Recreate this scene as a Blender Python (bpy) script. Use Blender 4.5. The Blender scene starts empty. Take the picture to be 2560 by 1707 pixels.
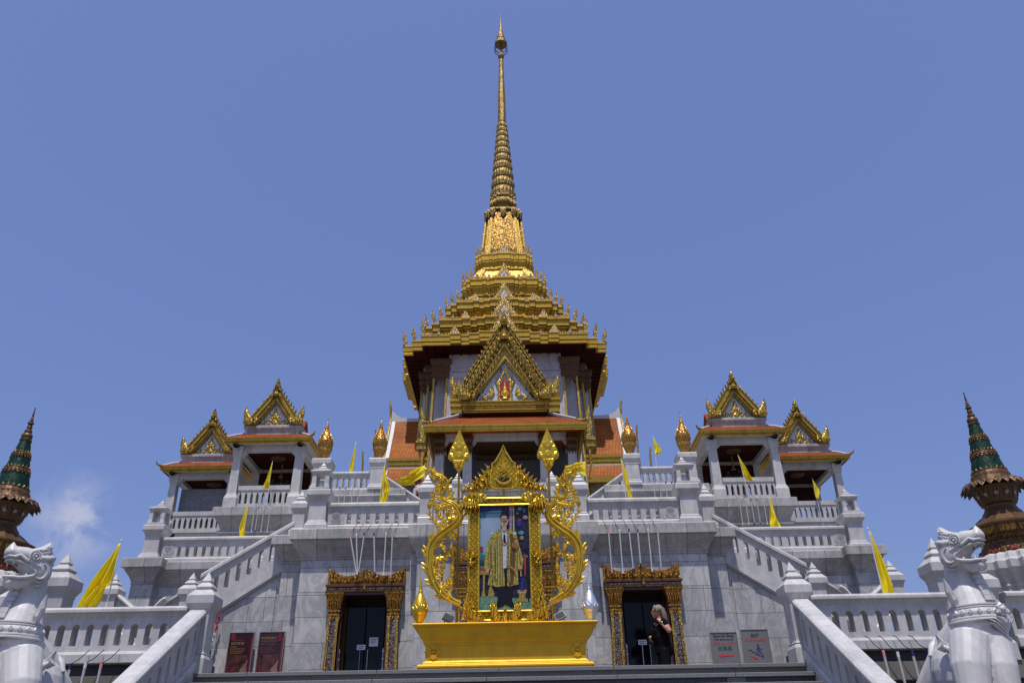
import bpy, bmesh, math, random
from mathutils import Vector, Matrix
random.seed(7)
S = bpy.context.scene; COL = S.collection
PI = math.pi; R = math.radians
ORG = {}

# ---------------------------------------------------------------- mesh builder
class M:
    def __init__(s): s.v=[]; s.f=[]; s.mi=[]; s.cur=0
    def mat(s,i): s.cur=i; return s
    def add(s,vs,fs):
        b=len(s.v); s.v+= [tuple(p) for p in vs]
        for f in fs: s.f.append([b+i for i in f]); s.mi.append(s.cur)
    def box(s,x0,x1,y0,y1,z0,z1):
        s.add([(x0,y0,z0),(x1,y0,z0),(x1,y1,z0),(x0,y1,z0),(x0,y0,z1),(x1,y0,z1),(x1,y1,z1),(x0,y1,z1)],
              [(0,3,2,1),(4,5,6,7),(0,1,5,4),(1,2,6,5),(2,3,7,6),(3,0,4,7)])
    def ext(s,poly,fn,w0,w1):
        n=len(poly)
        vs=[fn(u,v,w0) for u,v in poly]+[fn(u,v,w1) for u,v in poly]
        s.add(vs,[list(range(n)),list(range(2*n-1,n-1,-1))]+[(i,i+n,(i+1)%n+n,(i+1)%n) for i in range(n)])
    def xz(s,poly,y0,y1): s.ext(poly,lambda u,v,w:(u,w,v),y0,y1)
    def yz(s,poly,x0,x1): s.ext(poly,lambda u,v,w:(w,u,v),x0,x1)
    def xy(s,poly,z0,z1): s.ext(poly,lambda u,v,w:(u,v,w),z0,z1)
    def leaf(s,poly,fn,depth,rise,cen=None):
        """outline with thickness and a raised spine; fn(u,v,w), w=0 back, w>0 towards the viewer"""
        n=len(poly)
        if cen is None:
            cen=(sum(p[0] for p in poly)/n, sum(p[1] for p in poly)/n)
        inn=[((p[0]*.5+cen[0]*.5),(p[1]*.5+cen[1]*.5)) for p in poly]
        vs=[fn(u,v,0) for u,v in poly]+[fn(u,v,depth) for u,v in poly]+[fn(u,v,depth+rise) for u,v in inn]+[fn(cen[0],cen[1],depth+rise*.8)]
        fs=[]
        for i in range(n):
            j=(i+1)%n
            fs+=[(i,i+n,j+n,j),(i+n,i+2*n,j+2*n,j+n),(i+2*n,3*n,j+2*n)]
        fs.append(list(range(n)))
        s.add(vs,fs)
    def rings(s,loops,cap0=True,cap1=True):
        n=len(loops[0][0]); vs=[]
        for poly,z in loops: vs+=[(x,y,z) for x,y in poly]
        fs=[]
        for k in range(len(loops)-1):
            for i in range(n):
                j=(i+1)%n; fs.append((k*n+i,k*n+j,(k+1)*n+j,(k+1)*n+i))
        if cap0: fs.append(list(range(n-1,-1,-1)))
        if cap1: fs.append([(len(loops)-1)*n+i for i in range(n)])
        s.add(vs,fs)
    def lathe(s,c,prof,n=16,ph=0.,sx=1.,sy=1.):
        loops=[([(c[0]+sx*r*math.cos(ph+2*PI*i/n),c[1]+sy*r*math.sin(ph+2*PI*i/n)) for i in range(n)],c[2]+z) for r,z in prof]
        s.rings(loops)
    def sq(s,c,prof):  # square turning: r = half width
        s.lathe(c,[(r*math.sqrt(2),z) for r,z in prof],4,PI/4)
    def mould(s,x0,x1,y0,y1,prof,c0=True,c1=True):
        s.rings([([(x0-o,y0-o),(x1+o,y0-o),(x1+o,y1+o),(x0-o,y1+o)],z) for o,z in prof],c0,c1)
    def tube(s,path,rad,n=8,flat=None,closed=False):
        P=[Vector(p) for p in path]; m=len(P)
        if not hasattr(rad,'__len__'): rad=[rad]*m
        vs=[]; ref=Vector((0,1,0))
        for i,p in enumerate(P):
            a=P[max(i-1,0)]; b=P[min(i+1,m-1)]
            t=(b-a).normalized()
            if flat is None:
                r0=ref if abs(t.dot(ref))<.95 else Vector((1,0,0))
                u=t.cross(r0).normalized(); w=t.cross(u).normalized(); k=1
            else:
                w=Vector((0,1,0)); u=t.cross(w).normalized(); k=flat
            for j in range(n):
                an=2*PI*j/n
                vs.append(p+u*(rad[i]*math.cos(an))+w*(rad[i]*k*math.sin(an)))
        fs=[]
        for i in range(m-1):
            for j in range(n): fs.append((i*n+j,i*n+(j+1)%n,(i+1)*n+(j+1)%n,(i+1)*n+j))
        fs.append(list(range(n-1,-1,-1))); fs.append([(m-1)*n+j for j in range(n)])
        s.add(vs,fs)
    def ball(s,c,r,n=12,sc=(1,1,1),rot=None):
        vs=[];k=max(n//2,4)
        for i in range(1,k):
            for j in range(n):
                a=PI*i/k;b=2*PI*j/n
                vs.append((math.sin(a)*math.cos(b),math.sin(a)*math.sin(b),math.cos(a)))
        vs+=[(0,0,1),(0,0,-1)]
        fs=[(i*n+j,(i+1)*n+j,(i+1)*n+(j+1)%n,i*n+(j+1)%n) for i in range(k-2) for j in range(n)]
        t=len(vs)-2
        fs+=[(t,j,(j+1)%n) for j in range(n)]+[(t+1,(k-2)*n+(j+1)%n,(k-2)*n+j) for j in range(n)]
        out=[]
        for p in vs:
            q=Vector((p[0]*r*sc[0],p[1]*r*sc[1],p[2]*r*sc[2]))
            if rot: q=rot@q
            out.append(q+Vector(c))
        s.add(out,fs)
    def merge(s,o,fn=lambda p:p):
        b=len(s.v); s.v+=[tuple(fn(p)) for p in o.v]; s.f+=[[b+i for i in f] for f in o.f]; s.mi+=o.mi
    def mesh(s,name,mats,off=(0,0,0),smooth=False):
        me=bpy.data.meshes.new(name)
        me.from_pydata([(x-off[0],y-off[1],z-off[2]) for x,y,z in s.v],[],s.f)
        for m in mats: me.materials.append(m)
        me.polygons.foreach_set('material_index',s.mi)
        bm=bmesh.new(); bm.from_mesh(me)
        bmesh.ops.recalc_face_normals(bm,faces=bm.faces); bm.to_mesh(me); bm.free()
        if smooth is True: me.polygons.foreach_set('use_smooth',[True]*len(me.polygons))
        elif smooth:
            me.polygons.foreach_set('use_smooth',[True]*len(me.polygons)); me.set_sharp_from_angle(angle=R(smooth))
        me.update(); return me
    def build(s,name,mats,parent=None,smooth=False,bevel=0,loc=None):
        if not isinstance(mats,(list,tuple)): mats=[mats]
        off=ORG[parent.name] if parent else (loc or (0,0,0))
        o=bpy.data.objects.new(name,s.mesh(name,mats,off,smooth)); COL.objects.link(o)
        if parent: o.parent=parent
        else: o.location=off
        ORG[o.name]=off
        if bevel:
            b=o.modifiers.new('bevel','BEVEL'); b.width=bevel; b.segments=1; b.limit_method='ANGLE'; b.angle_limit=R(40)
        return o

def tag(o,label=None,cat=None,group=None,kind=None):
    if label: o['label']=label
    if cat: o['category']=cat
    if group: o['group']=group
    if kind: o['kind']=kind
    return o
def thing(name,label,cat,loc=(0,0,0),group=None):
    o=bpy.data.objects.new(name,None); COL.objects.link(o); o.location=loc; o.empty_display_size=.1
    ORG[o.name]=tuple(loc); return tag(o,label,cat,group)
def part(o,parent,offset=(0,0,0)):      # linked copy of a mesh object under a parent, moved by offset
    c=o.copy(); COL.objects.link(c); c.parent=parent; c.location=offset; ORG[c.name]=ORG[parent.name]; return c
def copy_tree(o,parent=None):
    c=o.copy(); COL.objects.link(c)
    if parent: c.parent=parent
    for ch in list(o.children): copy_tree(ch,c)
    return c
def twin(o,loc,label,mirror=False,rz=0.,group=None):
    c=copy_tree(o); c.location=loc
    if mirror: c.scale=(-1,1,1)
    c.rotation_euler=(0,0,rz); c['label']=label
    if group: c['group']=group
    return c
def baked(m,mods,name='tmp'):
    """mesh data of a builder after modifiers"""
    o=bpy.data.objects.new(name,m.mesh(name,[])); COL.objects.link(o)
    for kind,kw in mods:
        md=o.modifiers.new(kind,kind)
        for k,v in kw.items(): setattr(md,k,v)
    dg=bpy.context.evaluated_depsgraph_get()
    me=bpy.data.meshes.new_from_object(o.evaluated_get(dg)); bpy.data.objects.remove(o)
    return me
def fused(m,voxel,name,mats,parent,smooth=2):
    me=baked(m,[('REMESH',dict(mode='VOXEL',voxel_size=voxel)),('SMOOTH',dict(factor=.5,iterations=smooth))],name)
    off=ORG[parent.name]
    me.transform(Matrix.Translation((-off[0],-off[1],-off[2])))
    for x in (mats if isinstance(mats,(list,tuple)) else [mats]): me.materials.append(x)
    me.polygons.foreach_set('use_smooth',[True]*len(me.polygons))
    me.name=name; o=bpy.data.objects.new(name,me); COL.objects.link(o); o.parent=parent; ORG[o.name]=off
    return o
def text_mesh(body,size,align='CENTER',sx=1.,space=1.,bold=0.):
    c=bpy.data.curves.new('t','FONT'); c.body=body; c.offset=bold; c.size=size; c.align_x=align; c.space_character=space
    o=bpy.data.objects.new('t',c); COL.objects.link(o)
    me=bpy.data.meshes.new_from_object(o.evaluated_get(bpy.context.evaluated_depsgraph_get()))
    bpy.data.objects.remove(o)
    vs=[(v.co.x*sx,v.co.y) for v in me.vertices]; fs=[list(p.vertices) for p in me.polygons]
    bpy.data.meshes.remove(me); return vs,fs
def put_text(m,body,size,x,y,z,align='CENTER',sx=1.,bold=0.):   # lettering on a panel facing -Y
    vs,fs=text_mesh(body,size,align,sx,1.,bold)
    m.add([(x+a,y,z+b) for a,b in vs],[list(f) for f in fs])

# ---------------------------------------------------------------- materials
def mk(name):
    m=bpy.data.materials.new(name); m.use_nodes=True
    nt=m.node_tree; b=nt.nodes['Principled BSDF']; return m,nt,b
def N(nt,t,**kw):
    n=nt.nodes.new(t)
    for k,v in kw.items():
        if k in n.inputs.keys(): n.inputs[k].default_value=v
        else: setattr(n,k,v)
    return n
def ln(nt,a,b): nt.links.new(a,b)
def mixc(nt,fac,a,b,mode='MIX'):
    n=nt.nodes.new('ShaderNodeMix'); n.data_type='RGBA'; n.blend_type=mode
    for s,v in ((n.inputs[0],fac),(n.inputs[6],a),(n.inputs[7],b)):
        if isinstance(v,(int,float)): s.default_value=v
        elif isinstance(v,tuple): s.default_value=v if len(v)==4 else (*v,1)
        else: ln(nt,v,s)
    return n.outputs[2]
def ramp(nt,fac,stops):
    n=nt.nodes.new('ShaderNodeValToRGB'); e=n.color_ramp.elements
    while len(e)<len(stops): e.new(.5)
    for i,(p,c) in enumerate(stops):
        e[i].position=p; e[i].color=(c,c,c,1) if isinstance(c,(int,float)) else (*c,1)
    ln(nt,fac,n.inputs[0]); return n.outputs[0]
def wpos(nt,scale=(1,1,1),loc=(0,0,0),obj=False):
    if obj: src=N(nt,'ShaderNodeTexCoord').outputs['Object']
    else: src=N(nt,'ShaderNodeNewGeometry').outputs['Position']
    mp=N(nt,'ShaderNodeMapping'); mp.inputs['Scale'].default_value=scale; mp.inputs['Location'].default_value=loc
    ln(nt,src,mp.inputs['Vector']); return mp.outputs[0]
def bump(nt,b,h,strength,dist=.02):
    n=N(nt,'ShaderNodeBump',Strength=strength,Distance=dist); ln(nt,h,n.inputs['Height']); ln(nt,n.outputs[0],b.inputs['Normal'])
def plain(name,col,rough=.5,metal=0.,noise=.0,nscale=8.,spec=.5,bmp=0.,obj=False):
    m,nt,b=mk(name)
    b.inputs['Roughness'].default_value=rough; b.inputs['Metallic'].default_value=metal; b.inputs['Specular IOR Level'].default_value=spec
    t=N(nt,'ShaderNodeTexNoise',Scale=nscale,Detail=5.); ln(nt,wpos(nt,obj=obj),t.inputs['Vector'])
    d=tuple(c*(1-noise) for c in col); u=tuple(min(1,c*(1+noise)) for c in col)
    ln(nt,ramp(nt,t.outputs[0],[(.3,d),(.7,u)]),b.inputs['Base Color'])
    if bmp: bump(nt,b,t.outputs[0],bmp)
    return m
def marble(name,joints=None,col=(.60,.60,.615),stain=.5,obj=False,xonly=False,vein=.46):
    m,nt,b=mk(name); p=wpos(nt,obj=obj)
    n1=N(nt,'ShaderNodeTexNoise',Scale=1.1,Detail=9.,Roughness=.62,Distortion=1.6); ln(nt,p,n1.inputs['Vector'])
    mp2=N(nt,'ShaderNodeMapping'); mp2.inputs['Rotation'].default_value=(.3,.75,.2); mp2.inputs['Scale'].default_value=(1.,1.,.45); ln(nt,p,mp2.inputs['Vector'])
    n2=N(nt,'ShaderNodeTexNoise',Scale=2.1,Detail=10.,Roughness=.7,Distortion=1.1); ln(nt,mp2.outputs[0],n2.inputs['Vector'])
    base=ramp(nt,n1.outputs[0],[(.25,tuple(c*.78 for c in col)),(.48,col),(.75,tuple(min(1,c*1.10) for c in col))])
    vn=ramp(nt,n2.outputs[0],[(.435,0.),(.485,1.),(.51,1.),(.56,0.)])
    vm=N(nt,'ShaderNodeMath',operation='MULTIPLY'); vm.inputs[1].default_value=vein; ln(nt,vn,vm.inputs[0])
    c=mixc(nt,vm.outputs[0],base,(.24,.25,.275))
    st=N(nt,'ShaderNodeTexNoise',Scale=1.,Detail=7.,Roughness=.65); ln(nt,wpos(nt,(3.5,3.5,.55),obj=obj),st.inputs['Vector'])
    sp=N(nt,'ShaderNodeTexNoise',Scale=.55,Detail=4.); ln(nt,p,sp.inputs['Vector'])
    sm=N(nt,'ShaderNodeMath',operation='MULTIPLY'); ln(nt,ramp(nt,st.outputs[0],[(.52,0.),(.72,1.)]),sm.inputs[0]); ln(nt,ramp(nt,sp.outputs[0],[(.38,0.),(.62,stain)]),sm.inputs[1])
    c=mixc(nt,sm.outputs[0],c,(.185,.14,.085))
    gr=N(nt,'ShaderNodeTexNoise',Scale=13.,Detail=6.,Roughness=.7); ln(nt,wpos(nt,(1,1,.9),obj=obj),gr.inputs['Vector'])
    c=mixc(nt,1.,c,ramp(nt,gr.outputs[0],[(.3,.93),(.6,1.)]),'MULTIPLY')
    if joints:
        bw,bh=joints
        sx=N(nt,'ShaderNodeSeparateXYZ'); ln(nt,p,sx.inputs[0])
        ad=N(nt,'ShaderNodeMath',operation='ADD'); ln(nt,sx.outputs[0],ad.inputs[0])
        if not xonly: ln(nt,sx.outputs[1],ad.inputs[1])
        cb=N(nt,'ShaderNodeCombineXYZ'); ln(nt,ad.outputs[0],cb.inputs[0]); ln(nt,sx.outputs[2],cb.inputs[1])
        br=N(nt,'ShaderNodeTexBrick'); ln(nt,cb.outputs[0],br.inputs['Vector'])
        br.inputs['Scale'].default_value=1.; br.inputs['Brick Width'].default_value=bw; br.inputs['Row Height'].default_value=bh
        br.inputs['Mortar Size'].default_value=.006; br.inputs['Mortar Smooth'].default_value=.2; br.offset=.37
        br.inputs['Color1'].default_value=(1,1,1,1); br.inputs['Color2'].default_value=(.72,.725,.74,1); br.inputs['Mortar'].default_value=(.30,.28,.25,1)
        c=mixc(nt,1.,c,br.outputs['Color'],'MULTIPLY')
    ln(nt,c,b.inputs['Base Color']); b.inputs['Roughness'].default_value=.42; b.inputs['Specular IOR Level'].default_value=.4
    bump(nt,b,gr.outputs[0],.12,.01)
    return m
def gold(name,col=(.66,.43,.07),dark=(.16,.08,.015),rough=.34,scale=22.,strength=.8,dist=.02,metal=.9,kind='vor',grime=.45,obj=False,glint=0.):
    m,nt,b=mk(name); p=wpos(nt,obj=obj)
    if kind=='vor':
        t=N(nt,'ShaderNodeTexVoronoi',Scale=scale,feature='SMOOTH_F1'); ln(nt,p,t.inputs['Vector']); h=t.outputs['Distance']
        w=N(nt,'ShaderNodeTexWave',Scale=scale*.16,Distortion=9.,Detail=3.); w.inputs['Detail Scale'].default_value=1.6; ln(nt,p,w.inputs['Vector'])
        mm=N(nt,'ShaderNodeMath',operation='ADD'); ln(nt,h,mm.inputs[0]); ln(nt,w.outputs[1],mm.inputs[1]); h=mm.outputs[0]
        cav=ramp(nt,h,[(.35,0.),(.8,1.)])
    elif kind=='lattice':
        sx=N(nt,'ShaderNodeSeparateXYZ'); ln(nt,p,sx.inputs[0]); hs=[]
        for sg in (1,-1):
            a=N(nt,'ShaderNodeMath',operation='MULTIPLY'); a.inputs[1].default_value=sg; ln(nt,sx.outputs[2],a.inputs[0])
            d=N(nt,'ShaderNodeMath',operation='ADD'); ln(nt,sx.outputs[0],d.inputs[0]); ln(nt,a.outputs[0],d.inputs[1])
            k=N(nt,'ShaderNodeMath',operation='PINGPONG'); k.inputs[1].default_value=1/scale; ln(nt,d.outputs[0],k.inputs[0])
            q=N(nt,'ShaderNodeMath',operation='MULTIPLY'); q.inputs[1].default_value=scale; ln(nt,k.outputs[0],q.inputs[0]); hs.append(ramp(nt,q.outputs[0],[(0.,1.),(.28,0.)]))
        mm=N(nt,'ShaderNodeMath',operation='MAXIMUM'); ln(nt,hs[0],mm.inputs[0]); ln(nt,hs[1],mm.inputs[1]); h=mm.outputs[0]
        cav=ramp(nt,h,[(0.,.35),(.6,1.)])
    else:
        t=N(nt,'ShaderNodeTexNoise',Scale=scale,Detail=6.); ln(nt,p,t.inputs['Vector']); h=t.outputs[0]; cav=ramp(nt,h,[(.25,.4),(.55,1.)])
    c=mixc(nt,cav,dark,col)
    g=N(nt,'ShaderNodeTexNoise',Scale=1.7,Detail=7.,Roughness=.7); ln(nt,wpos(nt,(3.2,3.2,.6),obj=obj),g.inputs['Vector'])
    gm=ramp(nt,g.outputs[0],[(.50,0.),(.78,grime)])
    c=mixc(nt,gm,c,(.09,.075,.045))
    ln(nt,c,b.inputs['Base Color']); b.inputs['Metallic'].default_value=metal
    rr=N(nt,'ShaderNodeMath',operation='MULTIPLY_ADD'); rr.inputs[1].default_value=.4; rr.inputs[2].default_value=rough; ln(nt,gm,rr.inputs[0]); ln(nt,rr.outputs[0],b.inputs['Roughness'])
    bump(nt,b,h,strength,dist)
    return m
def mosaic(name,cols,scale,rough=.3,metal=.8,jitter=.35,obj=False):
    """small glass / gilt tesserae, each tilted a little"""
    m,nt,b=mk(name); v=N(nt,'ShaderNodeTexVoronoi',Scale=scale); ln(nt,wpos(nt,obj=obj),v.inputs['Vector'])
    sp=N(nt,'ShaderNodeSeparateColor'); ln(nt,v.outputs['Color'],sp.inputs[0])
    c=ramp(nt,sp.outputs[0],[(i/(len(cols)-1)*.98+.01,cc) for i,cc in enumerate(cols)])
    ed=ramp(nt,v.outputs['Distance'],[(.35,1.),(.75,.25)])
    c=mixc(nt,1.,c,ed,'MULTIPLY'); ln(nt,c,b.inputs['Base Color'])
    b.inputs['Roughness'].default_value=rough; b.inputs['Metallic'].default_value=metal
    g=N(nt,'ShaderNodeNewGeometry'); vm=N(nt,'ShaderNodeVectorMath',operation='SUBTRACT'); ln(nt,v.outputs['Color'],vm.inputs[0]); vm.inputs[1].default_value=(.5,.5,.5)
    vs=N(nt,'ShaderNodeVectorMath',operation='SCALE'); ln(nt,vm.outputs[0],vs.inputs[0]); vs.inputs['Scale'].default_value=jitter
    va=N(nt,'ShaderNodeVectorMath',operation='ADD'); ln(nt,g.outputs['Normal'],va.inputs[0]); ln(nt,vs.outputs[0],va.inputs[1])
    vn=N(nt,'ShaderNodeVectorMath',operation='NORMALIZE'); ln(nt,va.outputs[0],vn.inputs[0]); ln(nt,vn.outputs[0],b.inputs['Normal'])
    return m
def tiles(name,c1,c2,w,h):
    m,nt,b=mk(name); p=wpos(nt)
    sx=N(nt,'ShaderNodeSeparateXYZ'); ln(nt,p,sx.inputs[0])
    ad=N(nt,'ShaderNodeMath',operation='ADD'); ln(nt,sx.outputs[0],ad.inputs[0]); ln(nt,sx.outputs[1],ad.inputs[1])
    cb=N(nt,'ShaderNodeCombineXYZ'); ln(nt,ad.outputs[0],cb.inputs[0]); ln(nt,sx.outputs[2],cb.inputs[1])
    br=N(nt,'ShaderNodeTexBrick'); ln(nt,cb.outputs[0],br.inputs['Vector'])
    br.inputs['Scale'].default_value=1.; br.inputs['Brick Width'].default_value=w; br.inputs['Row Height'].default_value=h
    br.inputs['Mortar Size'].default_value=.009; br.inputs['Mortar Smooth'].default_value=.6; br.inputs['Bias'].default_value=-.1
    br.inputs['Color1'].default_value=(*c1,1); br.inputs['Color2'].default_value=(*c2,1); br.inputs['Mortar'].default_value=(.05,.012,.006,1)
    n=N(nt,'ShaderNodeTexNoise',Scale=1.3,Detail=6.); ln(nt,p,n.inputs['Vector'])
    c=mixc(nt,1.,br.outputs['Color'],ramp(nt,n.outputs[0],[(.3,.62),(.65,1.)]),'MULTIPLY'); ln(nt,c,b.inputs['Base Color'])
    b.inputs['Roughness'].default_value=.6; b.inputs['Specular IOR Level'].default_value=.18
    inv=N(nt,'ShaderNodeMath',operation='SUBTRACT'); inv.inputs[0].default_value=1.; ln(nt,br.outputs['Fac'],inv.inputs[1])
    bump(nt,b,inv.outputs[0],.7,.02)
    return m

MW=marble('marble_blocks',(.92,.47),(.555,.541,.518))
MP=marble('marble_plain',None,(.51,.497,.478),.6,vein=.26)
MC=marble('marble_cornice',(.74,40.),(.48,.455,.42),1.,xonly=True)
MS=marble('marble_sculpture',None,(.53,.52,.505),.7,vein=.18)
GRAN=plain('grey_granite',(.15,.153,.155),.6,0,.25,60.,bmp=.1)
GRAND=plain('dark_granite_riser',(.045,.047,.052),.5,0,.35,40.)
BLACK=plain('black_granite',(.016,.016,.018),.32,0,.5,55.)
FLOOR=plain('beige_stone_paving',(.15,.135,.115),.7,0,.1,3.)
PAVE=plain('paving',(.19,.175,.155),.7,0,.15,3.,bmp=.1)
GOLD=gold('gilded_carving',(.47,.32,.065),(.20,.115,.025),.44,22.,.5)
GOLDP=gold('gilded_moulding',(.46,.29,.042),(.20,.115,.02),.42,16.,.35,.015,.92,'noise',.75)
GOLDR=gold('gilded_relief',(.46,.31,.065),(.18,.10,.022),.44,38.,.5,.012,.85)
GOLDB=gold('bright_gold_paint',(.74,.47,.04),(.45,.25,.015),.30,14.,.10,.02,.75,'noise',.12)
GOLDC=gold('bright_gold_carving',(.76,.48,.04),(.20,.085,.006),.30,42.,.75,.008,.8,'vor',.12)
GOLDL=gold('gold_lattice',(.80,.53,.05),(.34,.19,.01),.3,26.,.9,.012,.8,'lattice',.1)
YELP=gold('ochre_gold_paint',(.66,.375,.006),(.55,.29,.004),.45,6.,.08,.01,.3,'noise',.28)
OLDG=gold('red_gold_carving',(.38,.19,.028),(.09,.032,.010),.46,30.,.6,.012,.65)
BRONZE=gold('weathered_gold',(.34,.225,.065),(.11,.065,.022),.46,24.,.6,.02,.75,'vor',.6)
BUDG=gold('copper_gold',(.52,.29,.07),(.16,.075,.02),.34,30.,.4,.01,.85,'vor',.4)
SILVER=gold('silver_paint',(.72,.73,.75),(.5,.5,.52),.34,40.,.1,.006,.8,'noise',.08)
GMOS=mosaic('gilt_mosaic',[(.07,.035,.01),(.31,.165,.022),(.22,.115,.015),(.37,.22,.038),(.09,.05,.014),(.28,.145,.018)],30.,.36,.85,.26)
WMOS=mosaic('white_glass_mosaic',[(.66,.74,.80),(.84,.88,.90),(.74,.80,.84),(.88,.90,.92)],42.,.35,.0,.15)
RMOS=mosaic('mirror_mosaic',[(.16,.06,.04),(.30,.20,.17),(.10,.05,.045),(.55,.52,.50),(.22,.10,.07)],55.,.15,.6,.6)
GREEN=mosaic('green_glass_scales',[(.004,.030,.017),(.008,.060,.032),(.003,.018,.012),(.008,.055,.024)],40.,.42,.0,.2)
GREEN.node_tree.nodes['Principled BSDF'].inputs['Specular IOR Level'].default_value=.2
ALU=plain('dull_aluminium',(.20,.20,.20),.55,.2)
DKBR=gold('brown_carved_wood',(.14,.068,.022),(.035,.014,.007),.45,34.,.9,.012,.4,'vor',.3)
BRN=gold('brown_gilt_moulding',(.115,.055,.018),(.045,.02,.007),.45,14.,.3,.02,.4,'noise',.4)
TILE=tiles('orange_roof_tile',(.40,.085,.008),(.28,.055,.006),.105,.055)
TILEB=tiles('orange_roof_tile_large',(.47,.135,.010),(.36,.095,.008),.15,.085)
WHITE=plain('white_ridge_plaster',(.50,.50,.50),.5,0,.06,6.)
SOFF=plain('red_brown_soffit',(.045,.013,.008),.9,0,.25,5.,.05)
DARK=plain('dark_interior',(.012,.012,.014),.8)
GREY=plain('grey_interior_wall',(.11,.11,.115),.7,0,.1,3.)
RED=plain('red_lacquer',(.42,.012,.012),.35)
WOOD=plain('dark_red_wood',(.055,.018,.016),.35,0,.25,12.)
GLASS=plain('dark_door_glass',(.004,.005,.008),.08,0,.0,4.,.2)
STEEL=plain('steel',(.45,.46,.48),.25,1.)
WTUBE=plain('white_tube',(.38,.395,.37),.35,0,.05,20.)
PINK=plain('pink_cap',(.62,.22,.24),.4); NAVY=plain('navy_cap',(.02,.02,.11),.4); PALE=plain('pale_cap',(.6,.6,.58),.4)
BLK=plain('black_cable',(.012,.012,.012),.5)
SIGNG=plain('grey_sign_board',(.15,.15,.145),.45,.1,.06,5.)
INK=plain('black_ink',(.02,.02,.03),.5); REDINK=plain('red_ink',(.45,.035,.03),.5); BLUEINK=plain('blue_ink',(.04,.04,.16),.5)
def cloth_mat():
    m,nt,b=mk('yellow_flag_cloth'); b.inputs['Roughness'].default_value=.65
    n=N(nt,'ShaderNodeTexNoise',Scale=14.,Detail=5.); ln(nt,wpos(nt),n.inputs['Vector'])
    ln(nt,ramp(nt,n.outputs[0],[(.3,(.94,.76,.010)),(.7,(.98,.84,.02))]),b.inputs['Base Color'])
    t=N(nt,'ShaderNodeBsdfTranslucent',Color=(1.,.88,.02,1)); mx=N(nt,'ShaderNodeMixShader'); mx.inputs[0].default_value=.45
    ln(nt,b.outputs[0],mx.inputs[1]); ln(nt,t.outputs[0],mx.inputs[2]); ln(nt,mx.outputs[0],nt.nodes['Material Output'].inputs[0])
    bump(nt,b,n.outputs[0],.15,.02)
    return m
CLOTH=cloth_mat(); EMB=plain('orange_print',(.62,.20,.01),.6)
# ---------------------------------------------------------------- camera, sky, sun
cam=bpy.data.cameras.new('camera'); co=bpy.data.objects.new('camera',cam); COL.objects.link(co); S.camera=co
CX,YAW,PITCH,ROLL=.14453,.006117,.503434,-.0190315
cam.sensor_width=36; cam.lens=1991/2560*36; cam.clip_end=5000; cam.clip_start=.05
F0=Vector((0,math.cos(PITCH),math.sin(PITCH))); U0=Vector((0,-math.sin(PITCH),math.cos(PITCH))); R0=Vector((1,0,0))
R1=R0*math.cos(ROLL)+U0*math.sin(ROLL); U1=-R0*math.sin(ROLL)+U0*math.cos(ROLL)
Mz=Matrix.Rotation(-YAW,3,'Z'); Rv,Uv,Fv=Mz@R1,Mz@U1,Mz@F0
co.matrix_world=Matrix(((Rv.x,Uv.x,-Fv.x,CX),(Rv.y,Uv.y,-Fv.y,0),(Rv.z,Uv.z,-Fv.z,0),(0,0,0,1)))
SUN_EL,SUN_AZ=R(71),R(-6)      # azimuth: 0 = behind the camera, negative = to the left
W=bpy.data.worlds.new('World'); S.world=W; W.use_nodes=True; nt=W.node_tree
bg=nt.nodes['Background']; sky=nt.nodes.new('ShaderNodeTexSky'); sky.sky_type='NISHITA'; sky.sun_disc=False
sky.sun_elevation=SUN_EL; sky.altitude=0; sky.air_density=1.35; sky.dust_density=2.6; sky.ozone_density=2.4
d=Vector((math.sin(SUN_AZ)*math.cos(SUN_EL),-math.cos(SUN_AZ)*math.cos(SUN_EL),math.sin(SUN_EL)))   # towards the sun
sky.sun_rotation=math.atan2(d.x,d.y)
bg.inputs['Strength'].default_value=.135
# thin cloud low in the west of the view, part of the sky itself
tc=nt.nodes.new('ShaderNodeTexCoord')
cd=Vector((-111.,200.,60.)).normalized()
sub=N(nt,'ShaderNodeVectorMath',operation='SUBTRACT'); ln(nt,tc.outputs['Generated'],sub.inputs[0]); sub.inputs[1].default_value=cd
scl=N(nt,'ShaderNodeVectorMath',operation='MULTIPLY'); ln(nt,sub.outputs[0],scl.inputs[0]); scl.inputs[1].default_value=(18.,18.,16.)
le=N(nt,'ShaderNodeVectorMath',operation='LENGTH'); ln(nt,scl.outputs[0],le.inputs[0])
cn=N(nt,'ShaderNodeTexNoise',Scale=22.,Detail=9.,Roughness=.58,Distortion=.5); ln(nt,tc.outputs['Generated'],cn.inputs['Vector'])
fall=ramp(nt,le.outputs['Value'],[(.15,1.),(.95,0.)])
cm=N(nt,'ShaderNodeMath',operation='MULTIPLY'); ln(nt,fall,cm.inputs[0]); ln(nt,ramp(nt,cn.outputs[0],[(.38,0.),(.58,.95)]),cm.inputs[1])
tint=mixc(nt,1.,sky.outputs[0],(.93,.96,1.27),'MULTIPLY')
hz=N(nt,'ShaderNodeMix',data_type='RGBA'); hz.inputs[0].default_value=.45; ln(nt,tint,hz.inputs[6]); hz.inputs[7].default_value=(1.40,2.05,4.95,1)
skyc=mixc(nt,cm.outputs[0],hz.outputs[2],(4.3,4.6,6.2))
ln(nt,skyc,bg.inputs['Color'])
sl=bpy.data.lights.new('sun','SUN'); so=bpy.data.objects.new('sun',sl); COL.objects.link(so); so.location=(0,-20,60)
sl.energy=5.0; sl.angle=R(.53); sl.color=(1.,.955,.88)
so.rotation_euler=d.to_track_quat('Z','Y').to_euler()
S.view_settings.view_transform='Standard'; S.view_settings.look='None'; S.view_settings.exposure=-.31; S.view_settings.gamma=1
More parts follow.
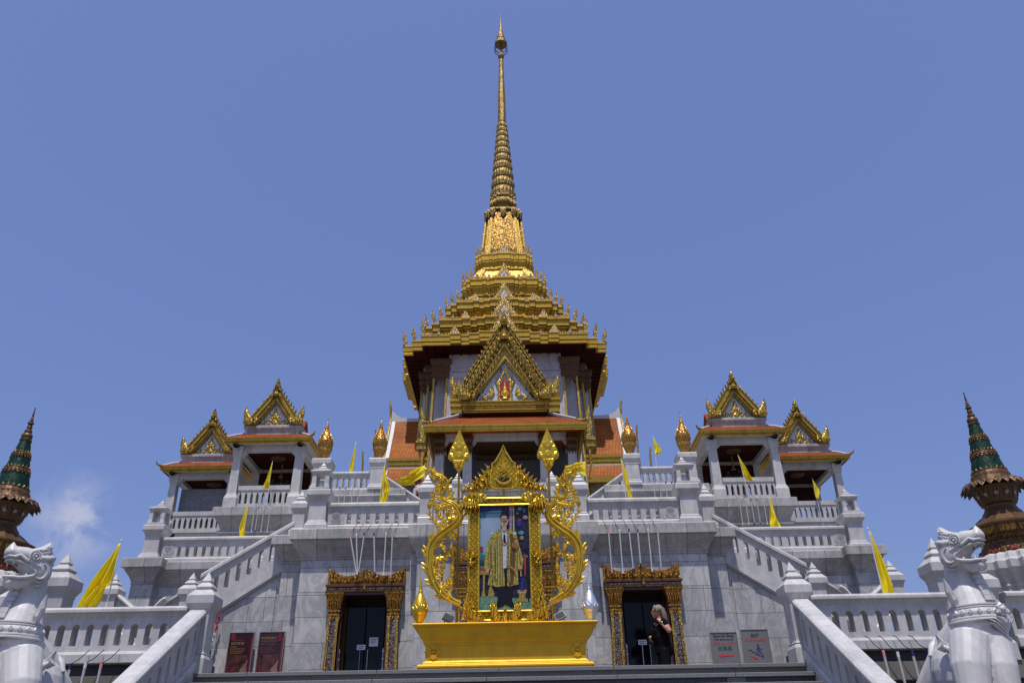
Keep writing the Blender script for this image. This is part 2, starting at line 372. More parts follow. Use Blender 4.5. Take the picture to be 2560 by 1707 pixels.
S.cycles.max_bounces=6; S.cycles.diffuse_bounces=3; S.cycles.glossy_bounces=3; S.cycles.caustics_reflective=False; S.cycles.caustics_refractive=False

# ---------------------------------------------------------------- ground, landing, stair
GZ=-1.6; LZ=1.135
m=M(); m.box(-900,900,-900,900,GZ-.5,GZ); tag(m.build('ground',PAVE),kind='structure')
m=M(); m.box(-14,14,9.83,40,LZ-.2,LZ-.004); tag(m.build('landing_floor',FLOOR),kind='structure')
m=M()
for k in range(22):
    y=9.8-.28*k; z=LZ-.127*k
    x1=3.52-.0525*.28*k
    m.mat(0)   # tread slabs, cut into stones with open joints
    xs=[-x1,-2.9+.11*(k%3),-1.42,-.02-.13*(k%2),1.3,2.75-.14*(k%3),x1]
    for a,b in zip(xs,xs[1:]): m.box(a+.002,b-.002,y,y+.34,z-.043,z)
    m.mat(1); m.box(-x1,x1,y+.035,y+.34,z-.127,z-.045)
tag(m.build('stair',[GRAN,GRAND],bevel=.004),kind='structure')
m=M()
for s in (-1,1):
    m.box(min(3.45*s,14*s),max(3.45*s,14*s),10.0,10.3,GZ,1.262)
tag(m.build('retaining_wall',BLACK),kind='structure')
# recessed step lights
sls=[]
for i,(x,k) in enumerate([(-2.05,0),(.95,0),(-2.25,1),(2.55,0),(2.62,1),(-.62,1)]):
    y=9.8-.28*k+.035; z=LZ-.127*k-.082
    m=M(); m.mat(0); 
    for a,b,c,e in ((-.1,.1,.024,.034),(-.1,.1,-.034,-.024),(-.1,-.088,-.024,.024),(.088,.1,-.024,.024)): m.box(x+a,x+b,y-.012,y+.01,z+c,z+e)
    o=m.build('step_light',[ALU],loc=(x,y,z)); 
    g=M(); g.box(x-.088,x+.088,y-.004,y+.01,z-.024,z+.024); g.build('lens',[plain('pale_lens',(.16,.16,.13),.4)],o)
    tag(o,'recessed rectangular step light in the %s riser, %s'%(('top','second')[k],['below the left door','below the golden pedestal','below the left door, lower of two there','below the souvenir sign','below the souvenir sign, lower of two there','below the pedestal centre'][i]),'light','step lights in the granite risers')

# ---------------------------------------------------------------- balustrades and posts
def rail_prof(h0,h1,t):   # moulded handrail section, (across, height)
    d=h1-h0
    return [(-t*.86,h0),(-t*.86,h0+.15*d),(-t*1.08,h0+.30*d),(-t*1.08,h0+.42*d),(-t*1.5,h0+.46*d),(-t*1.5,h0+.80*d),(-t*1.1,h1),
            (t*1.1,h1),(t*1.5,h0+.80*d),(t*1.5,h0+.46*d),(t*1.08,h0+.42*d),(t*1.08,h0+.30*d),(t*.86,h0+.15*d),(t*.86,h0)]
def balustrade(p0,p1,hs,t=.09,pitch=.2,slot=.085,name='marble_balustrade',label='',group='marble balustrades',pane=0,pane_at=None,step=False):
    """pierced marble balustrade from p0 to p1 (points on the foot line). hs: foot ledge, slot bottom, slot top, rail underside, rail top"""
    p0=Vector(p0); p1=Vector(p1); dv=p1-p0; L=math.hypot(dv.x,dv.y); u=Vector((dv.x/L,dv.y/L,0)); nn=Vector((-u.y,u.x,0)); sl=dv.z/L
    f=lambda s,h,w: tuple(p0+u*s+nn*w+Vector((0,0,h+sl*s)))
    root=thing(name,label,'balustrade',tuple((p0+p1)/2),group)
    h1,h2,h3,h4,h5=hs
    def sweep(m,prof,s0=0,s1=L): m.ext(prof,lambda a,h,s:f(s,h,a),s0,s1)
    m=M(); sweep(m,rail_prof(h4,h5,t)); m.build('handrail',MP,root,bevel=.006)
    m=M()
    sweep(m,[(-t*1.35,-.0),(-t*1.35,h1*.75),(-t*1.15,h1),(t*1.15,h1),(t*1.35,h1*.75),(t*1.35,0)])
    m.build('plinth',MP,root,bevel=.006)
    m=M(); m.ext([(-t*.8,h1),(-t*.8,h2),(t*.8,h2),(t*.8,h1)],lambda a,h,s:f(s,h,a),0,L)
    a0,a1=0.,L
    if pane and pane_at=='start': a0=pane
    if pane and pane_at=='end': a1=L-pane
    n=max(1,round((a1-a0)/pitch)); pt=(a1-a0)/n; r=slot/2
    for i in range(n+1):     # piers between slots, cut so the arches meet over each slot
        c=a0+i*pt; l=c-pt/2; rr=c+pt/2; spring=h3-r
        pl=[]
        if i<n: 
            pl+= [(rr,h4)]+[(rr-r*math.sin(a),spring+r*math.cos(a)) for a in [PI/2*k/5 for k in range(6)]]+[(rr-r,h2)]
        else: pl+=[(c,h4),(c,h2)]
        if i>0:
            pl+= [(l+r,h2)]+[(l+r*math.sin(a),spring+r*math.cos(a)) for a in [PI/2*k/5 for k in range(5,-1,-1)]]+[(l,h4)]
        else: pl+=[(c,h2),(c,h4)]
        m.ext(pl,f,-t*.8,t*.8)
    if pane:
        s0=(0 if pane_at=='start' else L-pane)
        m.ext([(s0,h2),(s0+pane,h2),(s0+pane,h4),(s0,h4)],f,-t*.8,t*.8)
    m.build('pierced_panel',MP,root)
    if pane:
        m=M(); cx=s0+pane/2; cz=(h2+h4)/2-.005; rad=min(pane,h4-h2)*.40; sgn=-1 if nn.y>0 else 1
        fr=lambda a,h,w: f(a,h,sgn*(t*.8+w))
        def ringp(r0,r1,w,nseg=20):
            for k in range(nseg):
                A=2*PI*k/nseg;B=2*PI*(k+1)/nseg
                m.ext([(cx+r0*math.cos(A),cz+r0*math.sin(A)),(cx+r1*math.cos(A),cz+r1*math.sin(A)),(cx+r1*math.cos(B),cz+r1*math.sin(B)),(cx+r0*math.cos(B),cz+r0*math.sin(B))],fr,-.004,w)
        ringp(rad*.84,rad,.014); ringp(rad*.55,rad*.68,.012)
        for k in range(8):
            A=2*PI*k/8; m.leaf([(cx+rad*q*math.cos(A+da),cz+rad*q*math.sin(A+da)) for q,da in ((.1,0),(.32,.35),(.5,0),(.32,-.35))],fr,.002,.014)
        hw=pane*.46
        for a,b,c,e in ((-1,1,.43,.48),(-1,1,-.48,-.43)): m.ext([(cx+hw*a,cz+(h4-h2)*c),(cx+hw*b,cz+(h4-h2)*c),(cx+hw*b,cz+(h4-h2)*e),(cx+hw*a,cz+(h4-h2)*e)],fr,-.004,.01)
        for sg in (-1,1): m.ext([(cx+sg*hw,cz-(h4-h2)*.43),(cx+sg*hw*.93,cz-(h4-h2)*.43),(cx+sg*hw*.93,cz+(h4-h2)*.43),(cx+sg*hw,cz+(h4-h2)*.43)],fr,-.004,.01)
        m.build('carved_rosette',MP,root)
    return root
def post_shape(m,c,w,h,foot=0.):
    """newel: base, waisted shaft, flared cap, two-step pyramid; w = half shaft, h = height of the cap edge"""
    k=w/.13
    m.sq(c,[(w*1.22,0),(w*1.22,.2*h),(w*1.12,.235*h),(w*1.0,.25*h),(w*1.1,.262*h),(w*.96,.275*h),(w*.92,.30*h),(w*.95,h-.20*k),(w*1.02,h-.185*k),(w*.98,h-.175*k),(w*1.02,h-.165*k),
            (w*1.28,h-.10*k),(w*1.28,h-.005*k),(w*1.22,h),(w*.80,h+.065*k),(w*.62,h+.07*k)])
    m.sq(c,[(w*.60,h+.068*k),(w*.78,h+.098*k),(w*.74,h+.11*k),(w*.36,h+.165*k)])
    m.sq(c,[(w*.34,h+.163*k),(w*.44,h+.178*k),(w*.10,h+.275*k),(w*.03,h+.30*k)])
def newel(c,w,h,label,group='marble newel posts',name='marble_post'):
    m=M(); post_shape(m,c,w,h); o=m.build(name,MP,loc=c,bevel=.006); return tag(o,label,'post',group)
L1H=(.13,.20,.44,.51,.63)
balustrade((-5.62,9.95,1.265),(-3.72,9.95,1.265),L1H,.095,.177,.088,label='long marble balustrade on black granite wall behind the left lion')
balustrade((3.72,9.95,1.265),(5.62,9.95,1.265),L1H,.095,.177,.088,label='long marble balustrade on black granite wall behind the right lion')
balustrade((-8.6,9.95,1.265),(-6.05,9.95,1.265),L1H,.095,.177,.088,label='marble balustrade at the left picture edge beyond the left lion')
balustrade((6.05,9.95,1.265),(8.6,9.95,1.265),L1H,.095,.177,.088,label='marble balustrade at the right picture edge beyond the right lion')
for s,t_ in ((-1,'left'),(1,'right')):
    newel((3.585*s,9.98,1.12),.130,.90,'marble newel post at the top %s corner of the granite stair'%t_)
    newel((5.84*s,9.98,1.12),.138,.92,'marble post standing just behind the %s lion'%t_)
    newel((6.28*s,11.6,1.2),.165,1.42,'taller marble post with stepped point behind the %s lion'%t_)
    newel((6.93*s,14.5,1.2),.125,1.88,'slim marble post at the far end of the %s terrace, against the sky'%t_)
    newel((5.55*s,14.5,1.2),.13,1.86,'slim marble post against the side terrace wall, %s of the facade'%t_)
    balustrade((5.63*s,14.5,2.42),(6.25*s,14.5,2.0),L1H,.09,.18,.08,label='short sloping marble handrail running down from the slim %s wall post'%t_,group='short sloping handrails')
    balustrade((6.85*s,14.5,2.42),(6.25*s,14.5,1.98),L1H,.09,.18,.08,label='short sloping marble handrail running down from the slim %s sky post'%t_,group='short sloping handrails')
    # stair handrail, sloping towards the viewer
    balustrade((3.34*s,4.9,-1.47),(3.60*s,9.85,1.19),(.10,.17,.47,.535,.66),.072,.235,.085,label='sloping marble handrail on the %s side of the granite stair'%t_,group='handrails of the front stair')
    m=M(); m.ext([(4.9,-1.6),(9.85,-1.6),(9.85,1.19),(4.9,-1.47)],lambda u,v,w:(s*(3.34+.26*(u-4.9)/4.95)+w,u,v),-.085,.085); tag(m.build('stair_side_wall',MP),kind='structure')
    # scrolled rail end
    m=M(); pts=[]
    cxs,cz=5.98*s,2.72
    for k in range(9):
        a=k/8; pts.append((cxs-s*(.16-.30*a),14.2,cz+.13*math.cos(a*PI*1.0)))
    m.tube(pts,[.045]*9,8,flat=1.6); tag(m.build('marble_scroll',MP,smooth=40,loc=(cxs,14.2,cz)),'small S-shaped marble scroll on the %s side terrace'%t_,'scroll','marble rail scrolls')
# ---------------------------------------------------------------- first storey: facade block, wings, side terraces
def corn(m,x0,x1,y0,y1,zb,zc,zt,o=.2):
    """cyma cornice from wall top zb up to the slab top zt"""
    m.mould(x0,x1,y0,y1,[(0.,zb-.06),(.025,zb-.05),(.025,zb-.025),(.005,zb-.02),(.02,zb),(.035,zb+.04),(.07,zb+.11),(.12,zb+.18),(.165,zc-.03),(.17,zc),(o,zc+.012),(o,zt-.008),(o-.012,zt)])
base=thing('temple_terrace','white marble terrace building with two gilded doorways below the golden temple','building',(0,20,1.2))
m=M(); 
for a,b in ((-4.05,-3.17),(-2.23,2.23),(3.17,4.05)): m.box(a,b,16.0,16.45,1.2,3.23)
m.box(-4.05,4.05,16.45,24,1.2,3.2305)
m.box(-4.05,4.05,16.0,24,3.2305,4.06)
m.build('main_wall',MW,base,bevel=.008)
m=M(); m.box(-1.69,1.69,15.62,16.2,1.2,3.95); m.build('central_bay_wall',MW,base,bevel=.008)
for s in (-1,1):
    m=M(); m.box(*sorted((4.0*s,4.50*s)),16.32,24,1.2,4.06); m.build('wing_wall',MW,base,bevel=.008)
    # pilaster strips beside the central bay
    m=M(); m.box(*sorted((1.69*s,1.86*s)),15.93,16.1,1.2,3.99); m.build('pilaster',MW,base,bevel=.006)
    m=M(); m.box(*sorted((4.4*s,8.02*s)),18.62,30,1.2,4.36); m.build('side_terrace_wall',MW,base,bevel=.008)
    m=M(); m.box(*sorted((7.98*s,8.48*s)),18.42,30,1.2,4.2); m.build('corner_pier_wall',MW,base,bevel=.008)
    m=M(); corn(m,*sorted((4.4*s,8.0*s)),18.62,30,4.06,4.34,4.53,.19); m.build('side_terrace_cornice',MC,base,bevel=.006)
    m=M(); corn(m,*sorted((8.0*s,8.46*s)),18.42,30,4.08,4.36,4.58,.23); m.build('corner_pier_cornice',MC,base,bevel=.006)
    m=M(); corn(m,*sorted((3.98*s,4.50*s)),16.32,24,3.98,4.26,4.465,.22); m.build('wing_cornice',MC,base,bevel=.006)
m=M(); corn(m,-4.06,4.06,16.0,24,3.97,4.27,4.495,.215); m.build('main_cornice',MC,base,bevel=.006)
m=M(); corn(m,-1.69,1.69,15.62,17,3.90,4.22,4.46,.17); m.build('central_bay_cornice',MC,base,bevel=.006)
L2=4.50
L2H=(.10,.125,.345,.395,.565)
def side_flight(s,t_):
    """stair flight rising towards the centre along the facade, its panelled flank facing the viewer"""
    root=thing('side_stair','marble stair flight with panelled flank rising along the %s of the facade'%t_,'staircase',(5.2*s,16.5,1.2),'side stair flights')
    X=lambda x:x*s
    s2=-.643; sl=-.60
    m=M(); m.xz([(X(4.46),1.2),(X(6.14),1.2),(X(6.14),2.72),(X(4.46),3.80)],16.42,18.3); m.build('flank_wall',MW,root,bevel=.005)
    m=M()
    for z0,z1,y in ((0.0,.035,16.37),(.035,.06,16.34),(.06,.10,16.36)):
        m.xz([(X(4.46),3.78+z0),(X(6.14),2.70+z0),(X(6.14),2.70+z1),(X(4.46),3.78+z1)],y,16.5)
    m.build('string_moulding',MP,root)
    m=M()   # raised flank panels
    for a,b in ((4.58,5.02),(5.10,5.56),(5.64,6.06)):
        top=lambda x:3.78+s2*(x-4.46)-.17
        m.xz([(X(a),1.3),(X(b),1.3),(X(b),top(b)),(X(b-.05),top(b-.05)+.02),(X(a+.12),top(a+.12)),(X(a),top(a)-.05)],16.395,16.43)
    m.build('flank_panels',MW,root,bevel=.006)
    m=M()
    for k in range(9): m.box(*sorted((X(4.46+.186*k),X(4.46+.186*(k+1)))),16.6,18.2,3.0-.12*k,4.14-.112*k)
    m.build('steps',MP,root)
    n=8; w=1.68/n
    zl=lambda k:4.127+sl*w*k
    m=M()
    for k in range(n):
        a=4.46+w*k; zb=3.87+s2*w*k
        m.xz([(X(a),zb),(X(a+w),zb+s2*w),(X(a+w),zl(k)),(X(a),zl(k))],16.40,16.56)
    m.build('stepped_plinth',MP,root)
    m=M(); r=.045; top=lambda x:4.59+sl*(x-4.46)
    for k in range(n+1):
        c=4.46+w*k; l=c-w/2; rr=c+w/2
        arc=lambda x,h: top(x)-.035-r+h
        if k<n: pl=[(X(rr),top(rr))]+[(X(rr-r*math.sin(q)),arc(rr-r*math.sin(q),r*math.cos(q))) for q in [PI/2*i/5 for i in range(6)]]+[(X(rr-r),zl(k)-.006),(X(c),zl(k)-.006)]
        else: pl=[(X(c),top(c)),(X(c),zl(n-1)-.006)]
        if k>0: pl+=([(X(c),zl(k-1)-.006)] if k<n else [])+[(X(l+r),zl(k-1)-.006)]+[(X(l+r*math.sin(q)),arc(l+r*math.sin(q),r*math.cos(q))) for q in [PI/2*i/5 for i in range(5,-1,-1)]]+[(X(l),top(l))]
        else: pl+=[(X(c),top(c))]
        m.xz(pl,16.412,16.548)
    m.build('pierced_panel',MP,root)
    m=M(); pr=rail_prof(0,.20,.085)
    f=lambda a,h,x:(X(x),16.48+a*.95,4.59+sl*(x-4.46)+h)
    m.ext(pr,f,4.36,6.14); m.build('handrail',MP,root,bevel=.006)
    m=M(); m.box(*sorted((X(6.10),X(6.22))),16.36,16.60,2.4,3.62); m.build('end_post',MP,root,bevel=.006)
    return root
side_flight(-1,'left'); side_flight(1,'right')
balustrade((-3.58,16.02,L2),(-1.70,16.02,L2),L2H,.075,.205,.082,label='upper marble balustrade above the left doorway with carved rosette',pane=.33,pane_at='start')
balustrade((1.70,16.02,L2),(3.58,16.02,L2),L2H,.075,.205,.082,label='upper marble balustrade above the right doorway with carved rosette',pane=.33,pane_at='end')
balustrade((-1.40,15.72,4.46),(1.40,15.72,4.46),L2H,.075,.2,.082,label='upper marble balustrade behind the golden portrait frame')
L2S=(.12,.15,.39,.45,.60)
balustrade((-7.97,18.6,L2+.02),(-4.6,18.6,L2+.02),L2S,.08,.196,.085,label='marble balustrade of the left side terrace beside the lantern post',pane=.30,pane_at='start')
balustrade((4.6,18.6,L2+.02),(7.97,18.6,L2+.02),L2S,.08,.196,.085,label='marble balustrade of the right side terrace beside the lantern post',pane=.30,pane_at='end')

def lantern_post(c,w,label):
    """marble pier carrying an open four-sided stone lantern"""
    root=thing('lantern_post',label,'lantern',c,'marble lantern posts')
    m=M(); m.sq(c,[(w*1.22,0),(w*1.22,.10),(w*1.12,.125),(w*1.14,.14),(w*1.02,.155),(w*1.06,.17),(w*.95,.19),(w*.90,.58),(w*.98,.60),(w*.95,.62),(w*1.02,.64),(w*1.32,.72),(w*1.32,.815),(w*1.26,.83),(w*.9,.86)])
    m.build('shaft',MP,root,bevel=.006)
    z=c[2]+.86; a=w*.92; m=M()
    for sx in (-1,1):
        for sy in (-1,1):
            x0,x1=sorted((c[0]+sx*a,c[0]+sx*(a-.085))); y0,y1=sorted((c[1]+sy*a,c[1]+sy*(a-.085)))
            lo=[(x0-.02*(sx<0)*1,y0-.02*(sy<0)),(x1+.02*(sx>0),y0-.02*(sy<0)),(x1+.02*(sx>0),y1+.02*(sy>0)),(x0-.02*(sx<0),y1+.02*(sy>0))]
            m.rings([(lo,z),([(x0,y0),(x1,y0),(x1,y1),(x0,y1)],z+.12),([(x0,y0),(x1,y0),(x1,y1),(x0,y1)],z+.36)])
    m.sq((c[0],c[1],z),[(a*1.12,-.004),(a*1.12,.035),(a,.045)])
    m.build('lantern_cage',MP,root)
    m=M(); m.lathe((c[0],c[1],z+.04),[(.02,0),(.065,.02),(.075,.10),(.06,.17),(.01,.20)],12); m.build('lamp_globe',PALE,root,smooth=True)
    m=M(); m.sq((c[0],c[1],z),[(a*.98,.325),(a*1.14,.35),(a*1.20,.375),(a*1.20,.40),(a*.6,.455),(a*.42,.46),(a*.52,.475),(a*.5,.49),(a*.22,.535),(a*.30,.545),(a*.05,.62)])
    m.build('lantern_roof',MP,root,bevel=.004)
    return root
for s,t_ in ((-1,'left'),(1,'right')):
    lantern_post((3.80*s,16.08,4.495),.19,'marble lantern post on the upper terrace corner above the %s doorway'%t_)
    lantern_post((8.22*s,18.64,4.56),.195,'marble lantern post at the outer corner of the %s side terrace, against the sky'%t_)
    newel((4.30*s,16.5,4.46),.135,.74,'small marble post beside the lantern above the %s stair flight'%t_)
    newel((1.55*s,15.78,4.46),.14,.80,'marble post half hidden behind the %s golden scroll'%t_)
    newel((1.29*s,21.0,4.6),.115,2.60,'small marble post behind the %s golden leaf standard'%t_)

# ---------------------------------------------------------------- doorways
def flame(w=1.,h=1.,lean=0.):
    p=[(-.30,0),(-.40,.16),(-.38,.32),(-.24,.46),(-.27,.58),(-.13,.68),(-.12,.82),(.03,1.),(.08,.84),(.16,.70),(.22,.60),(.18,.50),(.34,.36),(.38,.18),(.30,0)]
    return [(x*w+lean*h*y*y,y*h) for x,y in p]
def tr(p,x,z,a=0.,k=1.,fx=1):
    c,s=math.cos(a),math.sin(a); return [(x+k*(u*fx*c-v*s),z+k*(u*fx*s+v*c)) for u,v in p]
def curl(k=1.):   # kranok curl: fat comma with a forked tip
    return [(0,-.42),(.22,-.46),(.42,-.30),(.48,-.05),(.40,.20),(.46,.36),(.30,.42),(.34,.62),(.16,.66),(.14,.88),(-.02,1.05),(-.06,.80),(-.16,.60),(-.12,.36),(.0,.18),(.10,.02),(.06,-.12),(-.06,-.14),(-.12,-.04),(-.24,-.10),(-.26,-.26),(-.14,-.38)]
def F(y,s=-1):  return lambda u,v,w:(u,y+s*w,v)
def doorway(cx,label,third=False):
    y=16.0; root=thing('doorway',label,'doorway',(cx,y,LZ),'gilded doorways')
    X=lambda x:cx+x
    yf=15.8
    m=M()   # inner dark recess and glass door
    m.box(X(-.50),X(.50),16.35,16.40,LZ,3.30); m.build('door_recess',DARK,root)
    m=M(); m.box(X(-.49),X(.49),yf+.02,16.36,3.19,3.35); m.box(X(-.50),X(-.475),yf+.05,16.3,LZ,3.2); m.box(X(.475),X(.50),yf+.05,16.3,LZ,3.2); m.build('reveal',WOOD,root)
    for s in (-1,1):
        m=M(); x0,x1=sorted((X(.012*s),X(.36*s))); m.box(x0,x1,16.20,16.22,LZ+.02,3.02); g=m.build('glass_leaf',GLASS,root)
        m=M(); m.tube([(X(.075*s),16.17,1.75),(X(.075*s),16.17,2.24)],.009,8); m.tube([(X(.075*s),16.17,1.8),(X(.075*s),16.2,1.8)],.007,6); m.tube([(X(.075*s),16.17,2.2),(X(.075*s),16.2,2.2)],.007,6); m.build('door_handle',STEEL,g)
        # carved wooden leaf folded open
        xi=.44*s
        m=M(); m.ext([(X(xi-.012*s),15.93),(X(xi+.022*s),15.93),(X(xi-.03*s),16.30),(X(xi-.07*s),16.30)],lambda a,b,c:(a,b,c),LZ+.02,3.13); lf=m.build('wooden_leaf',WOOD,root)
        m=M(); m.ext([(X(xi-.018*s),15.99),(X(xi-.014*s),15.99),(X(xi-.062*s),16.24),(X(xi-.066*s),16.24)],lambda a,b,c:(a,b,c),LZ+.2,3.0); m.build('gilt_border',GOLDP,lf)
        m=M(); 
        for zz in (1.86,2.04): m.tube([(X(xi-.03*s),15.92,zz),(X(xi-.03*s),15.90,zz)],.018,8)
        m.tube([(X(xi-.03*s),15.90,1.78),(X(xi-.03*s),15.90,2.16)],.010,8); m.lathe((X(xi-.03*s),15.90,2.14),[(.012,0),(.02,.03),(.002,.09)],8); m.build('bar_handle',STEEL,lf)
    # notices stuck to the glass
    for a,b,z0,z1,lines in ((-.14,.02,2.24,2.33,2),(.09,.26,2.30,2.46,3)):
        m=M(); m.box(X(a),X(b),16.185,16.198,z0,z1); nb=m.build('notice',plain('paper_notice',(.66,.68,.74),.5),root)
        m=M()
        for k in range(lines): m.box(X(a+.02),X(b-.02-.02*k),16.181,16.1845,z1-.035-.032*k,z1-.025-.032*k)
        m.build('print_lines',INK,nb)
    # jambs: slender mosaic pilasters leaning inwards
    for s in (-1,1):
        m=M(); 
        def quad(xa0,xb0,xa1,xb1,z0,z1,y0,y1): m.ext([(X(xa0*s),z0),(X(xb0*s),z0),(X(xb1*s),z1),(X(xa1*s),z1)],lambda a,b,c:(a,c,b),y0,y1)
        quad(.47,.71,.47,.665,LZ,2.80,15.86,16.05); j=m.build('jamb',RMOS,root)
        m=M()
        for a0,a1 in ((.47,.47),(.66,.615)):
            quad(a0,a0+.05,a1,a1+.05,LZ,2.80,15.83,15.95)
        quad(.45,.73,.45,.72,LZ,LZ+.25,15.80,16.02)
        m.build('rope_border',GOLDR,j)
        m=M(); xc=X(.567*s)
        for k in range(5):   # leaf fringe at the top of the jamb
            m.leaf([(xc-.1+.05*k-.025,2.80),(xc-.1+.05*k,2.70-.03*abs(k-2)),(xc-.1+.05*k+.025,2.80)],F(15.86),.01,.01)
        m.build('leaf_fringe',OLDG,j)
        m=M(); m.rings([([(X(.57*s)-a,15.93-b),(X(.57*s)+a,15.93-b),(X(.57*s)+a,16.05),(X(.57*s)-a,16.05)],z) for a,b,z in
            ((.115,.09,2.80),(.125,.10,2.825),(.105,.08,2.835),(.10,.075,2.875),(.12,.095,2.89),(.12,.095,2.91),(.10,.07,2.92),(.105,.075,2.96),(.125,.095,3.06),(.16,.13,3.16),(.185,.15,3.215),(.185,.15,3.235))]); m.build('capital',OLDG,root)
        m=M()
        for k in range(6):
            xx=X(.57*s)-.11+.044*k; m.leaf([(xx-.022,2.95),(xx-.03+.0*k,3.10),(xx,3.19),(xx+.03,3.10),(xx+.022,2.95)],lambda u,v,w:(u,15.87-.06*(v-2.92)/.27-w,v),.012,.02)
        m.build('capital_leaves',OLDG,root)
    m=M(); m.rings([([(X(-.73-o),15.80-o),(X(.73+o),15.80-o),(X(.73+o),16.04),(X(-.73-o),16.04)],z) for o,z in ((.0,3.235),(.02,3.25),(.02,3.275),(.0,3.285),(.0,3.325),(.03,3.345),(.03,3.385),(.01,3.395))]); li=m.build('lintel',BRN,root)
    m=M(); m.box(X(-.74),X(.74),15.785,15.81,3.292,3.318); m.build('mirror_band',RMOS,li)
    m=M(); m.leaf(tr(flame(.08,.13),X(0),3.27),F(15.775),.01,.02); m.build('lintel_boss',GOLDR,li)
    # crest: concave sides, pointed centre, upturned horns
    top=lambda x:.05+.24*math.exp(-((x/.17)**2))*.9+.30*max(0,(abs(x)-.40)/.35)**1.6
    xs=[-.755+1.51*k/40 for k in range(41)]
    pl=[(X(x),3.395+.045+.10+top(x)*.55) for x in xs]
    m=M(); m.ext([(X(-.75),3.39)]+[(X(.75),3.39)]+pl[::-1],lambda a,b,c:(a,c,b),15.90,15.98); cr=m.build('crest',OLDG,root)
    m=M()
    for k in range(-7,8):
        x=k*.095; h=.12+top(x)*.55
        if abs(k)==7: h*=1.0
        m.leaf(tr(flame(.085,h*1.12),X(x),3.40,a=-.30*(1 if x>0 else -1 if x<0 else 0)*(1 if abs(x)<.55 else -.3)),F(15.895),.02,.03)
    m.leaf(tr(flame(.15,.33),X(0),3.41),F(15.875),.02,.035)
    for s in (-1,1):
        m.leaf(tr(flame(.12,.26,.25),X(.66*s),3.40,fx=s),F(15.88),.02,.035)
        for q in (.18,.34,.52): m.leaf(tr(curl(),X(q*s),3.46,a=-.5*s,k=.11,fx=-s),F(15.875),.02,.03)
    m.build('crest_flames',OLDG,cr)
    return root
doorway(-2.70,'gilded doorway left of the shrine with open dark wooden leaves and notices')
doorway(2.70,'gilded doorway right of the shrine with a woman standing in it')
doorway(.03,'gilded doorway mostly hidden behind the framed portrait')
for q in [o for o in bpy.data.objects if o.get('label','').endswith('framed portrait') and o.get('category')=='doorway']:
    q.location.y-=.38; q.scale=(1.38,1,1.13)

# ---------------------------------------------------------------- hanging tube lamps
CAPM=[PINK,NAVY,PALE]; CAPN=['pink','navy blue','pale']
def tube_lamp(top,bot,cap,label,group,anchor=None,r=.015,capb=None):
    root=thing('tube_lamp',label,'tube lamp',top,group)
    T,B=Vector(top),Vector(bot); dd=(B-T).normalized()
    m=M(); m.tube([T+dd*.05,B-dd*.05],r,10); m.build('tube',WTUBE,root,smooth=40)
    m=M(); m.tube([T,T+dd*.06],r*1.08,10); m.build('end_cap',CAPM[cap],root,smooth=40)
    m=M(); m.tube([B-dd*.06,B],r*1.08,10); m.build('end_cap',CAPM[cap if capb is None else capb],root,smooth=40)
    if anchor:
        A=Vector(anchor); md=(A+T)/2+Vector((0,-.02,-.03))
        m=M(); m.tube([A,(A*.7+md*.3)+Vector((.01,-.02,0)),md,(T*.7+md*.3),T],.005,5); m.build('cord',BLK,root)
    return root
def lamp_row(spec,ytop,ybot,where,anch,r=.015):
    od=['first','second','third','fourth','fifth','sixth']
    for i,(xt,zt,xb,zb,c) in enumerate(spec):
        tube_lamp((xt,ytop,zt),(xb,ybot,zb),c,'white tube lamp hanging %s, %s from the left'%(where,od[i]),'tube lamps '+where,(xt+anch[0],anch[1],anch[2]),r)
lamp_row([(-3.06,4.36,-2.85,3.53,0),(-2.93,4.36,-2.835,3.53,2),(-2.77,4.37,-2.82,3.53,1),(-2.58,4.36,-2.50,3.52,1),(-2.34,4.37,-2.33,3.51,2),(-2.21,4.33,-2.19,3.46,0)],15.72,15.66,'over the left doorway',(.10,15.86,4.60))
lamp_row([(2.09,4.35,2.09,3.48,0),(2.31,4.35,2.30,3.47,2),(2.50,4.35,2.51,3.50,1),(2.67,4.34,2.66,3.60,1),(2.88,4.36,2.87,3.50,2),(3.07,4.36,3.05,3.51,0)],15.72,15.66,'over the right doorway',(-.10,15.86,4.60))
lamp_row([(-4.83,7.33,-4.80,6.5,2),(-4.66,7.33,-4.65,6.5,1),(-4.50,7.33,-4.52,6.5,1),(-4.30,7.33,-4.31,6.5,2),(-4.13,7.33,-4.13,6.5,2)],21.68,21.66,'below the left pair of golden buds',(.10,21.86,7.5),.014)
lamp_row([(4.21,7.33,4.2,6.5,2),(4.38,7.33,4.37,6.5,2),(4.55,7.33,4.54,6.5,1),(4.72,7.33,4.72,6.5,1)],21.68,21.66,'below the right pair of golden buds',(-.10,21.86,7.5),.014)
lamp_row([(-7.42,7.22,-7.41,6.45,2),(-7.30,7.22,-7.31,6.45,1),(-7.14,7.20,-7.13,6.45,2),(-6.95,7.20,-6.95,6.45,2)],22.98,22.96,'on the left bell pavilion podium',(.12,23.2,7.5),.014)
lamp_row([(6.94,7.20,6.92,6.42,2),(7.12,7.21,7.10,6.42,2),(7.28,7.19,7.27,6.42,1),(7.45,7.19,7.44,6.42,1),(7.65,7.18,7.64,6.42,2)],22.98,22.96,'on the right bell pavilion podium',(-.12,23.2,7.5),.014)
lamp_row([(-4.90,1.25,-4.90,.2,1),(-4.73,1.26,-4.73,.2,2),(-4.55,1.25,-4.55,.2,0)],9.72,9.70,'on black granite beside the left lion',(.14,9.80,1.41),.016)
lamp_row([(4.39,1.24,4.39,.2,0),(4.55,1.22,4.55,.2,2),(4.72,1.23,4.72,.2,1),(4.90,1.24,4.90,.2,1)],9.72,9.70,'on black granite beside the right lion',(-.14,9.80,1.41),.016)

